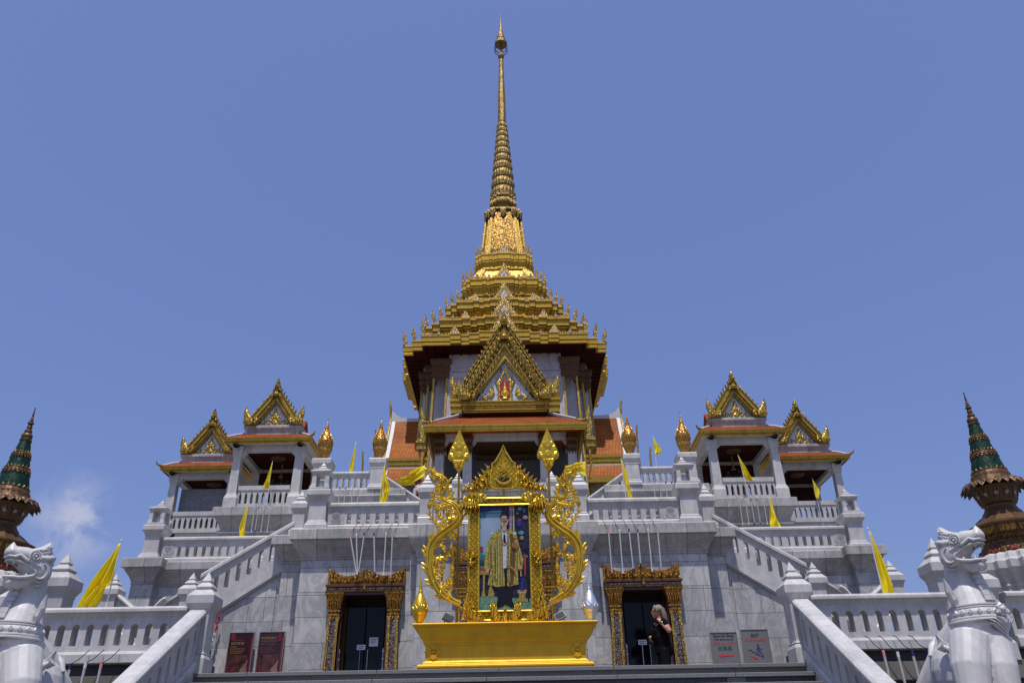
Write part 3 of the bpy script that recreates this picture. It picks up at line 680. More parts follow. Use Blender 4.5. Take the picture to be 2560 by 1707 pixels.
# ---------------------------------------------------------------- posters, signs, oddments on the facade
def board(name,x0,x1,z0,z1,y,mats,label,cat,lean=0.,group=None):
    root=thing(name,label,cat,((x0+x1)/2,y,z0),group)
    m=M(); m.box(x0,x1,y,y+.03,z0,z1); m.build('panel',mats,root,bevel=.003)
    m=M(); e=.012
    for a in ((x0-e,x0,z0,z1),(x1,x1+e,z0,z1),(x0-e,x1+e,z1,z1+e)): m.box(a[0],a[1],y-.01,y+.034,a[2],a[3])
    m.build('frame',ALU,root)
    root.rotation_euler=(lean,0,0); return root
MAROON=plain('poster_maroon',(.030,.006,.012),.25,0,.4,3.); MARRED=plain('poster_red',(.16,.010,.014),.3,0,.3,5.)
GTXT=plain('poster_gold_ink',(.34,.20,.05),.4); DTXT=plain('poster_dull_gold_ink',(.17,.10,.045),.4); PPHOTO=plain('poster_photo',(.05,.018,.014),.3,0,.9,9.); PPALE=plain('poster_pale',(.20,.12,.09),.3,0,.3,9.)
y=16.26
def poster(x0,x1,label,thai):
    r=board('poster',x0,x1,1.58,2.60,y,MAROON,label,'poster',-.0,'museum posters'); xc=(x0+x1)/2
    m=M(); m.box(x1-.035,x1-.004,y-.004,y,1.6,2.5); m.box(x0+.004,x0+.025,y-.004,y,1.6,2.2)
    if thai: m.box(x0+.035,x0+.11,y-.006,y,2.47,2.58)
    else: m.box(x1-.115,x1-.045,y-.006,y,2.44,2.58)
    m.build('red_bands',MARRED,r)
    m=M(); yy=y-.0045
    if thai:
        put_text(m,'ศูนย์ประวัติศาสตร์',.034,x0+.05,yy,2.455,'LEFT',.9); m.mat(1); put_text(m,'เยาวราช',.082,x0+.045,yy,2.385,'LEFT',.95)
        for k,tx in enumerate(['เปิดให้เข้าชม','ทุกวันอังคาร ถึงวันอาทิตย์','เรื่องราวของชุมชนชาวจีน','และพระพุทธรูปทองคำ']): put_text(m,tx,.032,x0+.04,yy,2.335-.037*k,'LEFT',.85)
    else:
        m.mat(1); put_text(m,'YAOWARAT',.066,x0+.03,yy,2.475,'LEFT',.80); m.mat(0); put_text(m,'CHINATOWN',.064,x0+.03,yy,2.415,'LEFT',.78); put_text(m,'HERITAGE CENTER',.036,x0+.03,yy,2.372,'LEFT',.95)
        for k,tx in enumerate(['Open Tuesday to Sunday','Discover the story of the','Chinese community of Bangkok','and the golden Buddha']): put_text(m,tx,.024,x0+.03,yy,2.32-.03*k,'LEFT',.95)
    m.build('lettering',[DTXT,GTXT],r)
    m=M(); z1=2.195
    m.box(x0+.035,x1-.05,y-.004,y,1.60,z1); ph=m.build('photograph',PPHOTO,r)
    m=M(); m.xz([(x1-.20,1.70),(x1-.06,1.70),(x1-.06,z1-.07),(x1-.10,z1-.16),(x1-.18,z1-.25)],y-.007,y-.004); m.build('bright_patch',PPALE,ph)
    m=M(); m.mat(0)
    for a,b,c in ((.14,.20,.05),(.22,.06,.035),(.33,.12,.03)): m.lathe((x0+a,y-.0045,z1-b-.1),[(c,0),(c*.9,.01)],6) if False else m.xz([(x0+a+c*math.cos(q*PI/3),z1-.05-b+c*math.sin(q*PI/3)) for q in range(6)],y-.0065,y-.004)
    m.build('red_lanterns',MARRED,ph)
poster(-5.33,-4.87,'dark maroon museum poster with yellow Thai lettering, the left of two',True)
poster(-4.75,-4.28,'dark maroon museum poster with English lettering, nearer the left doorway',False)
def sign(x0,x1,z1,y,label,lean,kind):
    r=board('sign_board',x0,x1,z1-1.05,z1,y,SIGNG,label,'sign',lean,'grey sign boards by the right doorway'); xc=(x0+x1)/2; yy=y-.003
    m=M()
    if kind:
        put_text(m,'Souvenir Shop',.072,xc,yy,z1-.078,sx=.92,bold=.0022); put_text(m,'Phra Mahamondop',.044,xc,yy,z1-.132,sx=1.05,bold=.0012); m.mat(1); put_text(m,'Quà lưu niệm',.078,xc,yy,z1-.208,sx=.95,bold=.001)
        m.mat(2); put_text(m,'纪念品',.085,xc,yy,z1-.305,sx=1.,bold=.001)
        m.build('lettering',[INK,REDINK,plain('green_ink',(.02,.06,.04),.5)],r)
        m=M(); m.xz([(xc-.14,z1-.405),(xc-.06,z1-.365),(xc-.06,z1-.39),(xc+.13,z1-.39),(xc+.13,z1-.42),(xc-.06,z1-.42),(xc-.06,z1-.445)],y-.004,y); m.build('red_arrow',REDINK,r)
    else:
        put_text(m,'EXIT',.074,xc,yy,z1-.125,sx=1.,bold=.002); m.mat(1); put_text(m,'Đường xuống',.072,xc,yy,z1-.20,sx=.93,bold=.0012); m.build('lettering',[INK,REDINK],r)
        m=M(); yb=y-.004; K=.68
        X0=lambda u,v:(xc+u*.85,z1-.245-(v-.267)*K)
        st=[X0(-.19,.43)]
        for k in range(4): st+=[(st[-1][0]+.062,st[-1][1]),(st[-1][0]+.062,st[-1][1]-.036)]
        for a,b in zip(st,st[1:]): m.box(min(a[0],b[0])-.007,max(a[0],b[0])+.007,yb,y,min(a[1],b[1])-.007,max(a[1],b[1])+.007)
        c=X0(.035,.295); m.xz([(c[0]+.021*math.cos(q*PI/6),c[1]+.021*math.sin(q*PI/6)) for q in range(12)],yb,y)
        def limb(a,b,w):
            a=Vector((a[0],0,a[1]));b=Vector((b[0],0,b[1]));t=(b-a).normalized();n=Vector((-t.z,0,t.x))*w*.8
            m.xz([((a+n).x,(a+n).z),((a-n).x,(a-n).z),((b-n).x,(b-n).z),((b+n).x,(b+n).z)],yb,y)
        limb(X0(.03,.335),X0(.035,.46),.028); limb(X0(.03,.35),X0(-.015,.43),.010); limb(X0(.045,.35),X0(.09,.42),.010); limb(X0(.09,.42),X0(.115,.415),.009)
        limb(X0(.02,.45),X0(.0,.52),.014); limb(X0(.0,.52),X0(-.01,.565),.012); limb(X0(.045,.45),X0(.095,.53),.015); limb(X0(.095,.53),X0(.12,.60),.012)
        m.build('descending_figure',BLUEINK,r)
        m=M(); m.xz([X0(-.15,.565),X0(-.05,.615),X0(-.04,.59),X0(.0,.66),X0(-.08,.67),X0(-.065,.645),X0(-.17,.59)],yb,y); m.build('red_arrow',REDINK,r)
sign(3.86,4.35,2.37,15.75,'grey souvenir shop sign with red arrow and Chinese characters',-.03,True)
sign(4.45,4.94,2.41,15.75,'grey exit sign with a figure descending stairs',-.03,False)
# striped cord and framed board at the left end
root=thing('bunting_cord','red, black and blue twisted cord hanging down the wall left of the posters','cord',(-5.72,16.25,1.3))
seg=[(2.98,2.62,RED),(2.62,2.30,WTUBE),(2.30,2.08,BLK),(2.08,1.6,plain('pale_blue_cord',(.30,.36,.55),.6))]
for z1,z0,mt in seg:
    m=M(); m.tube([(-5.60-.20*(2.98-z)/1.0*.55+.008*math.sin(z*40),16.28+.006*math.cos(z*40),z) for z in [z1-(z1-z0)*k/10 for k in range(11)]],[.014+.006*((k*7)%3) for k in range(11)],6); m.build('cord_length',mt,root)
r=thing('framed_board','brown framed white board at the left end of the facade','board',(-5.95,16.2,1.3))
m=M(); m.box(-6.15,-5.78,16.22,16.25,1.3,2.42); m.build('panel',PALE,r)
m=M(); m.box(-5.79,-5.745,16.19,16.26,1.3,2.46); m.box(-6.19,-6.145,16.19,16.26,1.3,2.46); m.box(-6.145,-5.79,16.19,16.26,2.41,2.46); m.build('frame',plain('brown_frame',(.06,.035,.015),.5),r)
# ---------------------------------------------------------------- second storey: podiums, pavilions
upper=thing('upper_terrace','weathered white marble upper terrace carrying the four small pavilions','building',(0,25,4.5))
L3=7.38
def wallc(m,x0,x1,y0,y1,zt,band=.26,o=.22,zb=4.4,par=upper):
    m.mould(x0,x1,y0,y1,[(0,zb),(0,zt-.95),(.05,zt-.93),(.05,zt-.88),(.01,zt-.86),(.01,zt-.80),(.07,zt-.76),(.07,zt-.71),(.02,zt-.69),(.0,zt-.62),(.03,zt-.55),(.10,zt-.40),(.16,zt-band-.04),(.17,zt-band),(o,zt-band+.01),(o,zt-.01),(o-.01,zt)])
for s in (-1,1):
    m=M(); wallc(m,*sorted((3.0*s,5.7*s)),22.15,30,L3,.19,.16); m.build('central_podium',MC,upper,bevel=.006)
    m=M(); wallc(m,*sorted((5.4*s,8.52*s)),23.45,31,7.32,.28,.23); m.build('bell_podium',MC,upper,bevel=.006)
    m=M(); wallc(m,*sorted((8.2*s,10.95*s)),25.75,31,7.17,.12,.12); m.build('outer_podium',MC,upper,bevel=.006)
    m=M()
    m.box(*sorted((10.75*s,11.15*s)),25.6,31,4.4,7.2); m.box(*sorted((8.6*s,11.25*s)),25.45,26.2,6.78,6.98); m.box(*sorted((8.6*s,11.05*s)),25.6,26.2,6.98,7.2); m.build('outer_step_course',MP,upper,bevel=.01)
m=M(); m.box(-3.0,3.0,23.2,30,4.4,L3+.02); m.box(-2.0,2.0,24.7,30,7.3,8.12); m.box(-2.15,2.15,24.55,30,8.12,8.25); m.build('central_stair_block',MW,upper,bevel=.01)
m=M()
for k in range(9): m.box(-1.1,1.1,24.9+.4*k,30,8.1,8.26+.135*k)
m.build('portico_steps',MP,upper)
m=M(); m.box(-2.95,2.95,28.65,31,8.1,9.56); m.box(-3.05,3.05,28.55,31,9.56,9.66); m.box(-2.98,2.98,28.62,31,9.66,9.74); m.build('portico_plinth',MP,upper,bevel=.01)

def gable_lines(W,H,n=14,sag=.06):
    """right edge from eave to apex, slightly concave"""
    return [(W*(1-t)-sag*W*math.sin(PI*t)*.6, H*(t**1.04)) for t in [k/n for k in range(n+1)]]
HORN=[(-.13,0),(.10,0),(.15,.10),(.12,.20),(.16,.32),(.155,.44),(.12,.62),(.05,.47),(.0,.36),(-.06,.28),(-.12,.2),(-.16,.1)]
def thai_gable(root,cx,y,z,W,H,xc,tw,th,rows,k,mats,relief=True,yb=.12):
    """pointed gable: stepped bargeboards cut off at xc by the end horns, cusped arch, flame rows, horns and apex leaves"""
    flame_m,board_m,field=mats
    X=lambda p:[(cx+u,z+v) for u,v in p]
    def band(a,b,c_,d_,y0,mm):
        vc=max(0,b*(1-xc/a)); o=[(-min(a,xc),0)]+([(-xc,vc)] if a>xc else [])+[(0,b)]+([(xc,vc)] if a>xc else [])+[(min(a,xc),0)]
        vd=max(0,d_*(1-xc/c_)) if c_>xc else 0
        i=([(xc,vd)] if c_>xc else [(c_,0)])+[(0,d_)]+([(-xc,vd)] if c_>xc else [(-c_,0)])
        if c_>xc: o=o[1:-1]
        mm.xz(X(o+i),y0,y+yb)
    m=M(); m.xz(X([(-tw*1.05,.02),(tw*1.05,.02),(0,th*1.05)]),y+.06*k+.02,y+.09*k+.02); ty=m.build('tympanum',field,root)
    m=M(); band(W,H,W*.93,H*.93,y-.02*k,m); band(W*.93,H*.93,W*.90,H*.90,y+.02*k,m); band(W*.90,H*.90,W*.80,H*.795,y-.05*k,m); band(W*.80,H*.795,W*.77,H*.76,y+.0,m)
    m.build('bargeboard',board_m if k<1.5 else GOLDR,root)
    m=M(); a=W*.77; b=H*.76; vc=max(0,b*(1-xc/a)) if a>xc else 0
    s1=[(min(a,xc),0)]; 
    out=([(-xc,0),(-xc,vc)] if a>xc else [(-a,0)])+[(0,b)]+([(xc,vc),(xc,0)] if a>xc else [(a,0)])
    cusp=[(tw*1.0,0),(tw*1.0,th*.10),(tw*.92,th*.20),(tw*.80,th*.235),(tw*.78,th*.31),(tw*.70,th*.36),(0,th*1.04)]
    m.xz(X(out+cusp+[(-u,v) for u,v in cusp[-2::-1]]),y+.0,y+yb)
    c2=[(u*1.06+.02*k,v*1.05+.02*k) for u,v in cusp]; pth=[(cx+u,y-.01*k,z+v) for u,v in c2]+[(cx-u,y-.01*k,z+v) for u,v in c2[-2::-1]]
    m.tube(pth,.022*k,6)
    for ww,rr_ in ((.945,.020),(.775,.018),(.66,.022)):
        a_,b_=W*ww,H*ww; xm=min(a_,xc-.1*k); m.tube([(cx-xm,y-.06*k,z+b_*(1-xm/a_)),(cx,y-.06*k,z+b_),(cx+xm,y-.06*k,z+b_*(1-xm/a_))],rr_*k,6)
    m.build('cusped_arch',GOLDR,root)
    m=M()
    for ww,n,dy,fk in rows:
        a,b=W*ww,H*ww
        for s in (-1,1):
            for q in range(n):
                t=(q+.5)/n*.93; x=a*(1-t)
                if x>xc-.03: continue
                m.leaf(X(tr(flame(.62*a/n*fk,1.05*a/n*fk,.10),x*s,b*t-.03*k,a=-.35*s,fx=s)),F(y+dy),.05*k,.025*k)
                m.ball((cx+x*s,y+dy-.075*k,z+b*t+.02*k),.016*k,6)
    m.build('flame_row',flame_m,root)
    for s in (-1,1):
        m=M(); m.leaf(X(tr(HORN,(xc-.04*k)*s,0,k=1.05*k if k<1.5 else .85*k,fx=s)),F(y-.03*k),.08*k,.035*k); m.leaf(X(tr(curl(),(xc-.24*k)*s,.11*k,a=.4*s,k=.17*k,fx=-s)),F(y-.07*k),.025*k,.035*k)
        m.leaf(X(tr(curl(),(xc-.02*k)*s,.12*k,a=-.2*s,k=.12*k,fx=s)),F(y-.12*k),.02*k,.03*k); m.leaf(X(tr(flame(.14*k,.24*k,.2),(xc-.14*k)*s,.02*k,a=.3*s,fx=-s)),F(y-.11*k),.02*k,.03*k); m.build('horn',flame_m,root)
    m=M(); m.leaf(X(tr(flame(.26*k,.40*k),0,H*.90)),F(y),.10*k,.05*k); m.leaf(X(tr(flame(.16*k,.26*k),0,H*.92)),F(y-.09*k),.08*k,.04*k); m.leaf(X(tr(flame(.26*k,.30*k),0,H*.72)),F(y-.08*k),.03*k,.04*k)
    for s in (-1,1): m.leaf(X(tr(curl(),.15*k*s,H*.72,a=.5*s,k=.14*k,fx=-s)),F(y-.08*k),.02*k,.035*k); m.leaf(X(tr(curl(),.11*k*s,H*.88,a=.5*s,k=.11*k,fx=-s)),F(y-.08*k),.02*k,.03*k)
    m.build('apex_leaves',flame_m,root)
    if relief:
        m=M(); fr=F(y+.06*k+.02); q_=tw/.51
        L=lambda p,d=.015,r=.022: m.leaf(X(p),fr,d*k,r*k)
        L(tr(flame(.26*q_,.30*q_),0,.24*q_)); L(tr(flame(.17*q_,.22*q_),0,.44*q_)); L([(0,.04*q_),(.10*q_,.14*q_),(0,.26*q_),(-.10*q_,.14*q_)])
        for s in (-1,1):
            L(tr(curl(),.14*q_*s,.24*q_,a=.22*s,k=.19*q_,fx=-s)); L(tr(flame(.12*q_,.20*q_,.2),.15*q_*s,.06*q_,a=-.5*s,fx=s)); L(tr(flame(.12*q_,.22*q_,-.1),.33*q_*s,.05*q_,a=.15*s,fx=-s)); L(tr(curl(),.41*q_*s,.09*q_,a=-.3*s,k=.06*q_,fx=s))
        for q in range(-9,10): m.ball((cx+q*.052*q_,y+.05,z+.03*q_),.018*q_,6)
        m.build('scroll_relief',GOLDR,ty)
    return ty
def hook(m,c,k,s,ax='x',yaw=0.):
    """upturned roof-corner finial"""
    p=[(-.12,0),(.10,0),(.02,.10),(.10,.20),(.02,.30),(.16,.46),(.19,.58),(.14,.66),(.17,.80),(.10,1.12),(.03,.84),(-.06,.68),(-.10,.54),(-.08,.44),(-.14,.32),(-.06,.22),(-.14,.12)]
    ca,sa=math.cos(yaw),math.sin(yaw)
    m.leaf([(u*s*k,v*k) for u,v in p],lambda u,v,w:(c[0]+u*ca-(w-.05*k)*sa,c[1]+u*sa+(w-.05*k)*ca,c[2]+v),.10*k,.03*k)
def pavilion(cx,cy,z,label,filled=False):
    """open pavilion: cy = front column line, z = floor"""
    root=thing('pavilion',label,'pavilion',(cx,cy,z),'gilded marble pavilions')
    wx=.96; dp=2.1
    for sx in (-1,1):
        for yy in (cy,cy+dp):
            m=M(); c=(cx+sx*wx,yy,z)
            m.sq(c,[(.20,0),(.20,.30),(.165,.40),(.15,.41),(.155,.43),(.14,.45),(.115,1.62),(.13,1.64),(.12,1.66),(.145,1.70),(.17,1.92),(.17,1.98)]); m.build('column',MP,root,bevel=.006)
    m=M()
    for yy in (cy,cy+dp): m.box(cx-wx,cx+wx,yy-.10,yy+.10,z+1.82,z+2.02)
    for sx in (-1,1): m.box(cx+sx*wx-.10,cx+sx*wx+.10,cy-.1,cy+dp+.1,z+1.822,z+2.018)
    for sx in (-1,1):   # corner brackets of the opening
        x0=cx+sx*(wx-.12); m.xz([(x0,z+1.83),(x0-sx*.16,z+1.83),(x0-sx*.13,z+1.76),(x0-sx*.05,z+1.68),(x0,z+1.62)],cy-.08,cy+.08)
        for q in (0.2,.45): m.box(cx+sx*(wx+.04)-.07,cx+sx*(wx+.04)+.07,cy-.38,cy-.1,z+1.92,z+1.98)
    m.build('beam',MP,root,bevel=.005)
    m=M(); m.box(cx-wx+.1,cx+wx-.1,cy+.1,cy+dp-.1,z+1.96,z+2.0); m.build('ceiling',SOFF,root)
    m=M(); m.box(cx-wx-.33,cx+wx+.33,cy-.33,cy+dp+.33,z+2.021,z+2.05); m.build('eave_soffit',WHITE,root)
    m=M(); m.lathe((cx,cy+.95,z+1.875),[(.02,0),(.16,.02),(.25,.06),(.25,.086)],16); m.build('ceiling_boss',DKBR,root)
    # eave fascia, tiled skirt roof
    e=.38; zf=z+1.98
    m=M(); m.mould(cx-wx-.1,cx+wx+.1,cy-.1,cy+dp+.1,[(.22,zf+.001),(.25,zf+.02),(.25,zf+.05),(.31,zf+.07),(.31,zf+.13),(.335,zf+.15),(.335,zf+.165),(.30,zf+.17)],False,False); m.build('eave_fascia',GOLDP,root)
    m=M(); m.mould(cx-wx-.1,cx+wx+.1,cy-.1,cy+dp+.1,[(.33,zf+.165),(.32,zf+.185),(.05,zf+.36),(-.2,zf+.50)]); m.build('skirt_roof',TILE,root)
    m=M()
    for sx in (-1,1):
        for sy,yy in ((-1,cy-.1),(1,cy+dp+.1)):
            x0=cx+sx*(wx+.1); 
            m.tube([(x0+sx*.30,yy+sy*.30,zf+.20),(x0+sx*.05,yy+sy*.05,zf+.375),(x0-sx*.2,yy-sy*.2,zf+.52)],.03,8)
    m.box(cx-wx+.1,cx+wx-.1,cy+.06,cy+.12,zf+.48,zf+.53)
    m.build('white_hip_ridge',WHITE,root)
    m=M()
    for sx in (-1,1):
        for sy,yy in ((-1,cy-.1),(1,cy+dp+.1)):
            x0=cx+sx*(wx+.1); m.tube([(x0+sx*.22,yy+sy*.22,zf+.24),(x0+sx*.32,yy+sy*.32,zf+.20),(x0+sx*.40,yy+sy*.40,zf+.23),(x0+sx*.43,yy+sy*.43,zf+.32)],[.035,.04,.03,.006],8)
    m.build('corner_finial',OLDG,root)
    # marble attic and gables
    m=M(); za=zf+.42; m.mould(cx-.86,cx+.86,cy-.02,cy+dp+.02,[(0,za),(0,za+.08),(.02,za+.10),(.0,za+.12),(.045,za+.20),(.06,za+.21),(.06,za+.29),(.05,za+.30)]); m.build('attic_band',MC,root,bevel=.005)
    zg=za+.30
    m=M()
    m.ext([(-.84,0),(.84,0),(.84,.16),(0,1.26),(-.84,.16)],lambda u,v,w:(cx+u,w,zg+v),cy+.10,cy+dp-.1); m.ext([(-.80,0),(.80,0),(0,1.22)],lambda u,v,w:(w,cy+dp/2+u*.6,zg+v*.5+.002),cx-.78,cx+.78); m.build('roof',TILE,root)
    thai_gable(root,cx,cy-.03,zg,.98,1.40,.84,.51,.75,((.97,10,.0,1.35),),1.,(GOLD,GOLDP,WMOS))
    # balustrade in the front opening, low rail of arched slots
    m=M(); n=9; x0,x1=cx-wx+.17,cx+wx-.17; pt=(x1-x0)/n; zb=z+.14
    m.box(x0,x1,cy-.08,cy+.08,z-.0,zb); m.box(x0,x1,cy-.085,cy+.085,zb+.42,zb+.56)
    for k in range(n+1):
        c=x0+pt*k; pl=[]; hw=pt*.26
        m.xz([(c-hw,zb),(c+hw,zb),(c+hw,zb+.26),(c+pt/2,zb+.37),(c+pt/2,zb+.42),(c-pt/2,zb+.42),(c-pt/2,zb+.37),(c-hw,zb+.26)] if 0<k<n else ([(c,zb),(c+hw,zb),(c+hw,zb+.26),(c+pt/2,zb+.37),(c+pt/2,zb+.42),(c,zb+.42)] if k==0 else [(c-hw,zb),(c,zb),(c,zb+.42),(c-pt/2,zb+.42),(c-pt/2,zb+.37),(c-hw,zb+.26)]),cy-.06,cy+.06)
    m.build('railing',MP,root)
    m=M(); n=9; zb=z+.14
    for sx in (-1,1):
        xx=cx+sx*wx; m.box(xx-.07,xx+.07,cy+.2,cy+dp-.2,zb+.42,zb+.56)
        for k in range(8): m.box(xx-.05,xx+.05,cy+.24+.21*k,cy+.36+.21*k,z,zb+.42)
    m.build('side_railing',MP,root)
    m=M(); m.box(cx-wx+.1,cx+wx-.1,cy+dp-.16,cy+dp-.11,z+1.18,z+1.82)
    for q in range(7): m.lathe((cx-.72+.24*q,cy+dp-.2,z+1.12),[(.02,0),(.045,.06),(.02,.14)],8)
    m.build('rear_dark_panel',SOFF,root)  # dark panel added at the rear so the pavilion interior reads as shaded
    if filled:
        m=M(); m.box(cx-wx+.12,cx+wx-.12,cy+.35,cy+.42,z+.2,z+1.60); m.build('stone_screen',plain('rough_grey_screen',(.20,.205,.22),.7,0,.22,14.,bmp=.3),root)
    return root
def bell(cx,cy,z,label):
    root=thing('bronze_bell',label,'bell',(cx,cy,z),'bells hanging in the pavilions')
    m=M(); m.lathe((cx,cy,z),[(.36,0),(.375,.04),(.35,.10),(.335,.45),(.33,.72),(.29,.90),(.19,1.02),(.06,1.07)],24); m.build('bell_body',plain('dark_bronze',(.035,.025,.018),.4,.7),root,smooth=40)
    m=M(); 
    for a in range(4): 
        q=a*PI/2+.4; m.tube([(cx+.35*math.cos(q),cy+.35*math.sin(q),z+.10),(cx+.338*math.cos(q),cy+.338*math.sin(q),z+.70),(cx+.22*math.cos(q),cy+.22*math.sin(q),z+1.0)],.022,6)
    m.lathe((cx,cy,z),[(.352,.12),(.362,.15),(.35,.18)],20); m.build('gilt_bands',GOLDP,root)
    m=M(); m.tube([(cx,cy,z+1.05),(cx,cy,z+1.55)],.02,6); m.lathe((cx,cy,z+1.06),[(.06,0),(.08,.05),(.03,.1)],10); m.build('hanger',BRONZE,root)
    return root
PAV=[(-7.40,23.62,7.36,'upper left pavilion with a bell inside, nearest the temple on that side',0),(7.48,23.62,7.36,'upper right pavilion with a bell inside, nearest the temple on that side',0),
     (-10.12,25.62,7.20,'outer left pavilion closed by a grey stone screen',1),(10.16,25.62,7.20,'outer right pavilion, open and empty against the sky',0)]
for cx,cy,z,lb,fl in PAV: pavilion(cx,cy,z,lb,bool(fl))
bell(-7.28,24.7,7.62,'dark bronze bell hanging inside the upper left pavilion')
bell(7.42,24.7,7.62,'dark bronze bell hanging inside the upper right pavilion')
# ---------------------------------------------------------------- golden buds on marble posts, terrace rails
def bud(c,label):
    root=thing('golden_bud',label,'finial',c,'golden bud finials')
    k=1.0
    m=M(); m.lathe(c,[(.13,0),(.155,.02),(.155,.05),(.115,.07),(.105,.10),(.125,.13),(.185,.30),(.215,.33),(.215,.38),(.17,.40)],12); m.build('cup',BUDG,root)
    m=M(); prof=[(.16,.38),(.205,.46),(.222,.54),(.21,.62),(.175,.71),(.125,.81),(.08,.91),(.055,.99),(.045,1.05)]
    m.lathe(c,prof,14)
    def rad(z):
        for (r0,z0),(r1,z1) in zip(prof,prof[1:]):
            if z0<=z<=z1: return r0+(r1-r0)*(z-z0)/(z1-z0)
        return .06
    for row in range(13):
        z=.40+.048*row; r=rad(z+.02); n=16
        for j in range(n):
            a=2*PI*(j+.5*(row%2))/n; w=PI/n*.95
            P=lambda aa,rr,zz:(c[0]+rr*math.cos(aa),c[1]+rr*math.sin(aa),c[2]+zz)
            m.add([P(a-w,r,z),P(a+w,r,z),P(a,r+.022,z+.052),P(a,r-.03,z+.045)],[(0,1,2),(0,2,3),(1,3,2),(0,3,1)])
    m.build('scaled_bud',BUDG,root)
    m=M(); m.lathe(c,[(.045,1.02),(.058,1.05),(.035,1.08),(.048,1.11),(.026,1.14),(.038,1.17),(.018,1.20),(.026,1.23),(.011,1.27),(.002,1.42)],10); m.build('spike',BUDG,root)
    return root
L3H=(.06,.085,.38,.43,.57)
for s,t_ in ((-1,'left'),(1,'right')):
    for x,w,od in ((3.70,.205,'nearer the temple'),(5.32,.235,'beside the pavilion')):
        m=M(); c=(x*s,22.2,7.36); m.sq(c,[(w*1.2,0),(w*1.2,.08),(w*1.08,.12),(w*1.12,.14),(w,.17),(w*.95,.62),(w*1.02,.65),(w*.98,.68),(w*1.1,.74),(w*1.22,.80),(w*1.22,.92),(w*1.15,.95)])
        tag(m.build('marble_pier',MP,loc=c,bevel=.006),'square marble pier under the %s golden bud %s'%(t_,od),'pier','marble piers under the golden buds')
        bud((x*s,22.2,8.31),'%s golden bud finial with pointed scales, %s'%(t_,od))
    balustrade((3.90*s,22.2,7.38),(5.09*s,22.2,7.38),L3H,.07,.17,.075,label='short marble balustrade between the two %s golden buds'%t_)
    # flights descending towards the centre
    balustrade((3.42*s,22.2,7.24),(1.35*s,22.2,5.82),(.06,.09,.36,.40,.54),.075,.2,.08,label='sloping marble stair rail descending from the %s golden buds'%t_)
    m=M(); m.xz([(3.42*s,4.4),(3.42*s,7.24),(1.35*s,5.82),(1.35*s,4.4)],22.25,23.2); m.build('rail_wall',MW,upper)
# ---------------------------------------------------------------- the golden temple
YC=37.8
temple=thing('temple_hall','tall temple hall with stepped golden roof and slender golden spire','temple',(0,YC,9.7))
def redent(h,a=.80,b=.90,bumps=0.):
    """square plan with twice-stepped corners; optional shallow central breaks on each face"""
    q=[]
    side=[(-a,-1),]
    if bumps: 
        for x,o in ((.52,.0),(.52,.022),(.42,.022),(.42,.0),(.34,.0),(.34,.022),(.24,.022),(.24,.045),(-.24,.045),(-.24,.022),(-.34,.022),(-.34,0),(-.42,0),(-.42,.022),(-.52,.022),(-.52,0))[::-1]:
            side.append((x,-1-o*bumps))
    side+=[(a,-1),(a,-b),(b,-b),(b,-a),]
    for r in range(4):
        c,s=round(math.cos(r*PI/2)),round(math.sin(r*PI/2))
        q+=[(x*c-y*s,x*s+y*c) for x,y in side]
    return [(x*h,YC+y*h) for x,y in q]
def rr(m,prof,a=.80,b=.90,bumps=0.): m.rings([(redent(h,a,b,bumps),z) for h,z in prof])
# cella
m=M(); rr(m,[(4.30,9.7),(4.28,11.5),(4.06,17.3),(4.04,18.0)],.66,.83); m.build('cella_wall',MP,temple)
m=M()
for s in (-1,1):       # recessed panel frames of the front wall and false windows
    for x0,x1,z0,z1 in ((1.2,2.62,16.98,17.04),(1.2,2.62,16.60,16.64)):
        m.box(*sorted((x0*s,x1*s)),YC-4.13,YC-4.03,z0,z1)
    m.box(*sorted((2.60*s,2.64*s)),YC-4.16,YC-4.03,11,16.6)
    for x0,x1,z0,z1 in ((1.55,2.15,15.55,15.62),(1.55,1.61,14.2,15.55),(2.09,2.15,14.2,15.55),(1.67,2.03,15.35,15.39)):
        m.box(*sorted((x0*s,x1*s)),YC-4.20,YC-4.03,z0,z1)
m.build('wall_mouldings',MP,temple)
# corner pilasters: gold rope edges, gilt capitals
def hw(z): return 4.28+(4.06-4.28)*(z-11.5)/(17.3-11.5)
segs=[(.665,.81,1.),(.835,.895,.835),(.905,.99,.665)]
for s in (-1,1):
    for a,b,yk in ((.672,.822,1.0),(.838,.905,.83),(.915,.997,.66)):
        g=M(); 
        for e in (a,b):
            z0,z1=9.8,16.75; h0,h1=hw(z0),hw(z1); w=.045
            g.ext([(s*(e*h0)-w,z0),(s*(e*h0)+w,z0),(s*(e*h1)+w,z1),(s*(e*h1)-w,z1)],lambda u,v,q:(u,YC-yk*hw(v)+q,v),-.05,.02)
        g.build('rope_moulding',GOLDR,temple)
        c=M(); xm=s*(a+b)/2; hwid=(b-a)/2*4.1+.05
        loops=[]
        for o,z in ((.02,16.62),(.05,16.66),(.03,16.70),(.06,16.80),(.06,16.88),(.03,16.92),(.03,16.98),(.09,17.08),(.09,17.18),(.05,17.22),(.05,17.30),(.12,17.42),(.15,17.50),(.15,17.62),(.10,17.66)):
            h=hw(16.9); loops.append(([(xm*h-hwid-o,YC-yk*h-.03-o),(xm*h+hwid+o,YC-yk*h-.03-o),(xm*h+hwid+o,YC-yk*h+.1),(xm*h-hwid-o,YC-yk*h+.1)],z))
        c.rings(loops)
        for q in range(3):
            xx=xm*hw(16.5)+(q-1)*hwid*.62; c.leaf([(xx-hwid*.36,16.66),(xx,16.36),(xx+hwid*.36,16.66)],F(YC-yk*hw(16.5)-.02),.01,.02)
        c.build('capital',DKBR,temple)
